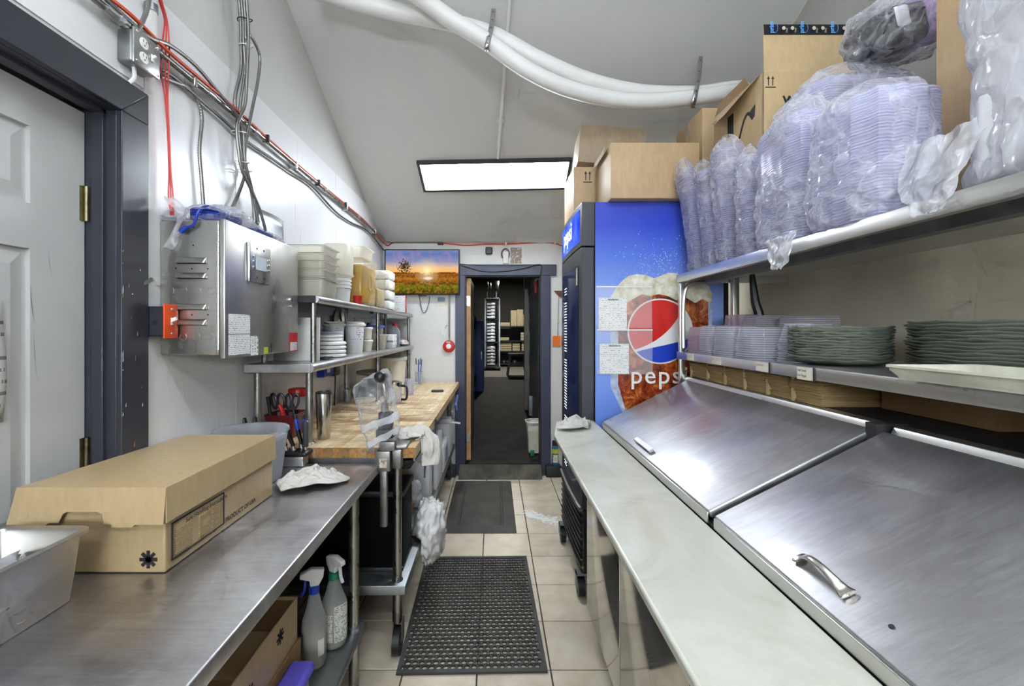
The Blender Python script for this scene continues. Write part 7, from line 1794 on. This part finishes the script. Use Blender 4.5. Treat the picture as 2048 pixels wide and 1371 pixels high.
for (tx, ty), pts, lab in (((987, 18), [(984, 45, 2.34), (977, 78, 2.28), (972, 98, 2.29), (976, 104, 2.34)], 'perforated metal strap holding the pipes near the middle of the ceiling'), ((1402, 113), [(1398, 150, 2.53), (1391, 188, 2.462), (1386, 212, 2.485), (1388, 216, 2.54)], 'perforated metal strap holding the pipes above the cartons')):
    ps = [PC(tx, ty, .004)] + [P(*q) for q in pts]
    q = spline(ps, 6)
    t = tag(obj('pipe_strap', MB().grid(lambda u, v: q[min(len(q) - 1, int(u * (len(q) - 1) + .5))] + V((v - .5) * .024, 0, 0), len(q), 3), M['silver'], solid=.002), lab, 'strap')
    for k in range(2, len(q) - 3, 3):
        n_ = V(0, -1, 0); obj('hole', MB().cyl(q[k] + V(0, -.0016, 0), q[k] + V(0, .0, 0), .004, n=8), M['ink'], t)
e0, e1 = PC(1021, -20, .02), PC(996, 316, .02)
t = thing('ceiling_conduit', 'slim white painted conduit running up the ceiling from the LED panel', 'conduit', e1)
obj('pipe', MB().cyl(e0 + (e0 - e1) * .3, e1, .0115, n=14), M['pvc'], t)
w = PC(1000, 242, .012)
obj('clip', MB().obox(w, V(.028, 0, 0), V(0, .009, -.009 * CS), CN * .012), M['ceil'], t, bevel=.003)
# ---------------------------------------------------------------- floor mats
mm = MB(); x0, x1, y0, y1, h = -.372, .165, 3.20, 4.30, .020
def ringm(i, z): return [V(x0 + i, y0 + i, z), V(x1 - i, y0 + i, z), V(x1 - i, y1 - i, z), V(x0 + i, y1 - i, z)]
lv = [ringm(0, 0), ringm(0, .002), ringm(.045, h), ringm(.092, h), ringm(.097, h - .006), ringm(.108, h - .006), ringm(.113, h)]
vs = [p for l in lv for p in l]
mm.add(vs, [(j * 4 + i, j * 4 + (i + 1) % 4, (j + 1) * 4 + (i + 1) % 4, (j + 1) * 4 + i) for j in range(len(lv) - 1) for i in range(4)] + [(24, 25, 26, 27), (3, 2, 1, 0)])
tag(obj('comfort_mat', mm, M['rubber2'], bevel=.003), 'smooth dark rubber comfort mat with sloping edge before the doorway', 'mat')
# holed drainage mat
w_, l_ = .652, .965; nc, nr = 20, 33; bw_ = .018; th_ = .010
cx_, cy_ = (w_ - 2 * bw_) / nc, (l_ - 2 * bw_) / nr
hm = MB(); K = 12
for r in range(nr):
    sh = .25 if r % 2 else -.25
    for c in range(nc):
        a0 = bw_ + cx_ * (c + .5 + sh); b0 = bw_ + cy_ * (r + .5)
        hx, hy = cx_ / 2, cy_ / 2; rad = min(hx, hy) * .86
        sq_ = []; ci = []
        for k in range(K):
            t = 2 * math.pi * k / K; cs, sn = math.cos(t), math.sin(t); s = max(abs(cs), abs(sn))
            sq_.append(V(a0 + cs / s * hx, b0 + sn / s * hy, th_)); ci.append(V(a0 + cs * rad * 1.05, b0 + sn * rad, th_))
        lo = [p - V(0, 0, th_ - .001) for p in ci]; n = K
        hm.add(sq_ + ci + lo, [(k, (k + 1) % n, n + (k + 1) % n, n + k) for k in range(n)] + [(n + k, n + (k + 1) % n, 2 * n + (k + 1) % n, 2 * n + k) for k in range(n)])
    xa, xb = bw_ + cx_ * sh, bw_ + cx_ * (nc + sh); b0, b1 = bw_ + cy_ * r, bw_ + cy_ * (r + 1)
    if sh > 0: hm.add([(bw_, b0, th_), (xa, b0, th_), (xa, b1, th_), (bw_, b1, th_)], [(0, 1, 2, 3)])
    else: hm.add([(xb, b0, th_), (w_ - bw_, b0, th_), (w_ - bw_, b1, th_), (xb, b1, th_)], [(0, 1, 2, 3)])
t = thing('drainage_mat', 'black rubber drainage mat full of round holes in the aisle', 'mat', (-.42, 1.883, 0), rotz=.022)
obj('holed_sheet', hm, M['rubber'], t, local=True, smooth=False)
bd_ = MB()
for x0_, y0_, x1_, y1_ in ((0, 0, w_, bw_), (0, l_ - bw_, w_, l_), (0, bw_, bw_, l_ - bw_), (w_ - bw_, bw_, w_, l_ - bw_)): bd_.box(x0_, y0_, 0.0005, x1_, y1_, th_ + .001)
obj('border', bd_, M['rubber'], t, local=True, smooth=False)
# flour on the floor
fs_ = MB(); rr = random.Random(9)
for _ in range(420):
    s = rr.random(); c = V(.26 + .21 * s + rr.gauss(0, .022), 3.55 - .16 * s + rr.gauss(0, .03), .0009 + .0012 * rr.random())
    r = abs(rr.gauss(0, .007)) + .001
    fs_.add([c + V(r * 1.4 * math.cos(a) * rr.uniform(.6, 1), r * math.sin(a) * rr.uniform(.6, 1), 0) for a in [k * math.pi / 3 for k in range(6)]], [tuple(range(6))])
fo = tag(obj('spilled_flour', fs_, M['paper'], smooth=False), 'white flour spilled on the floor tiles beside the comfort mat', 'flour'); fo['kind'] = 'stuff'
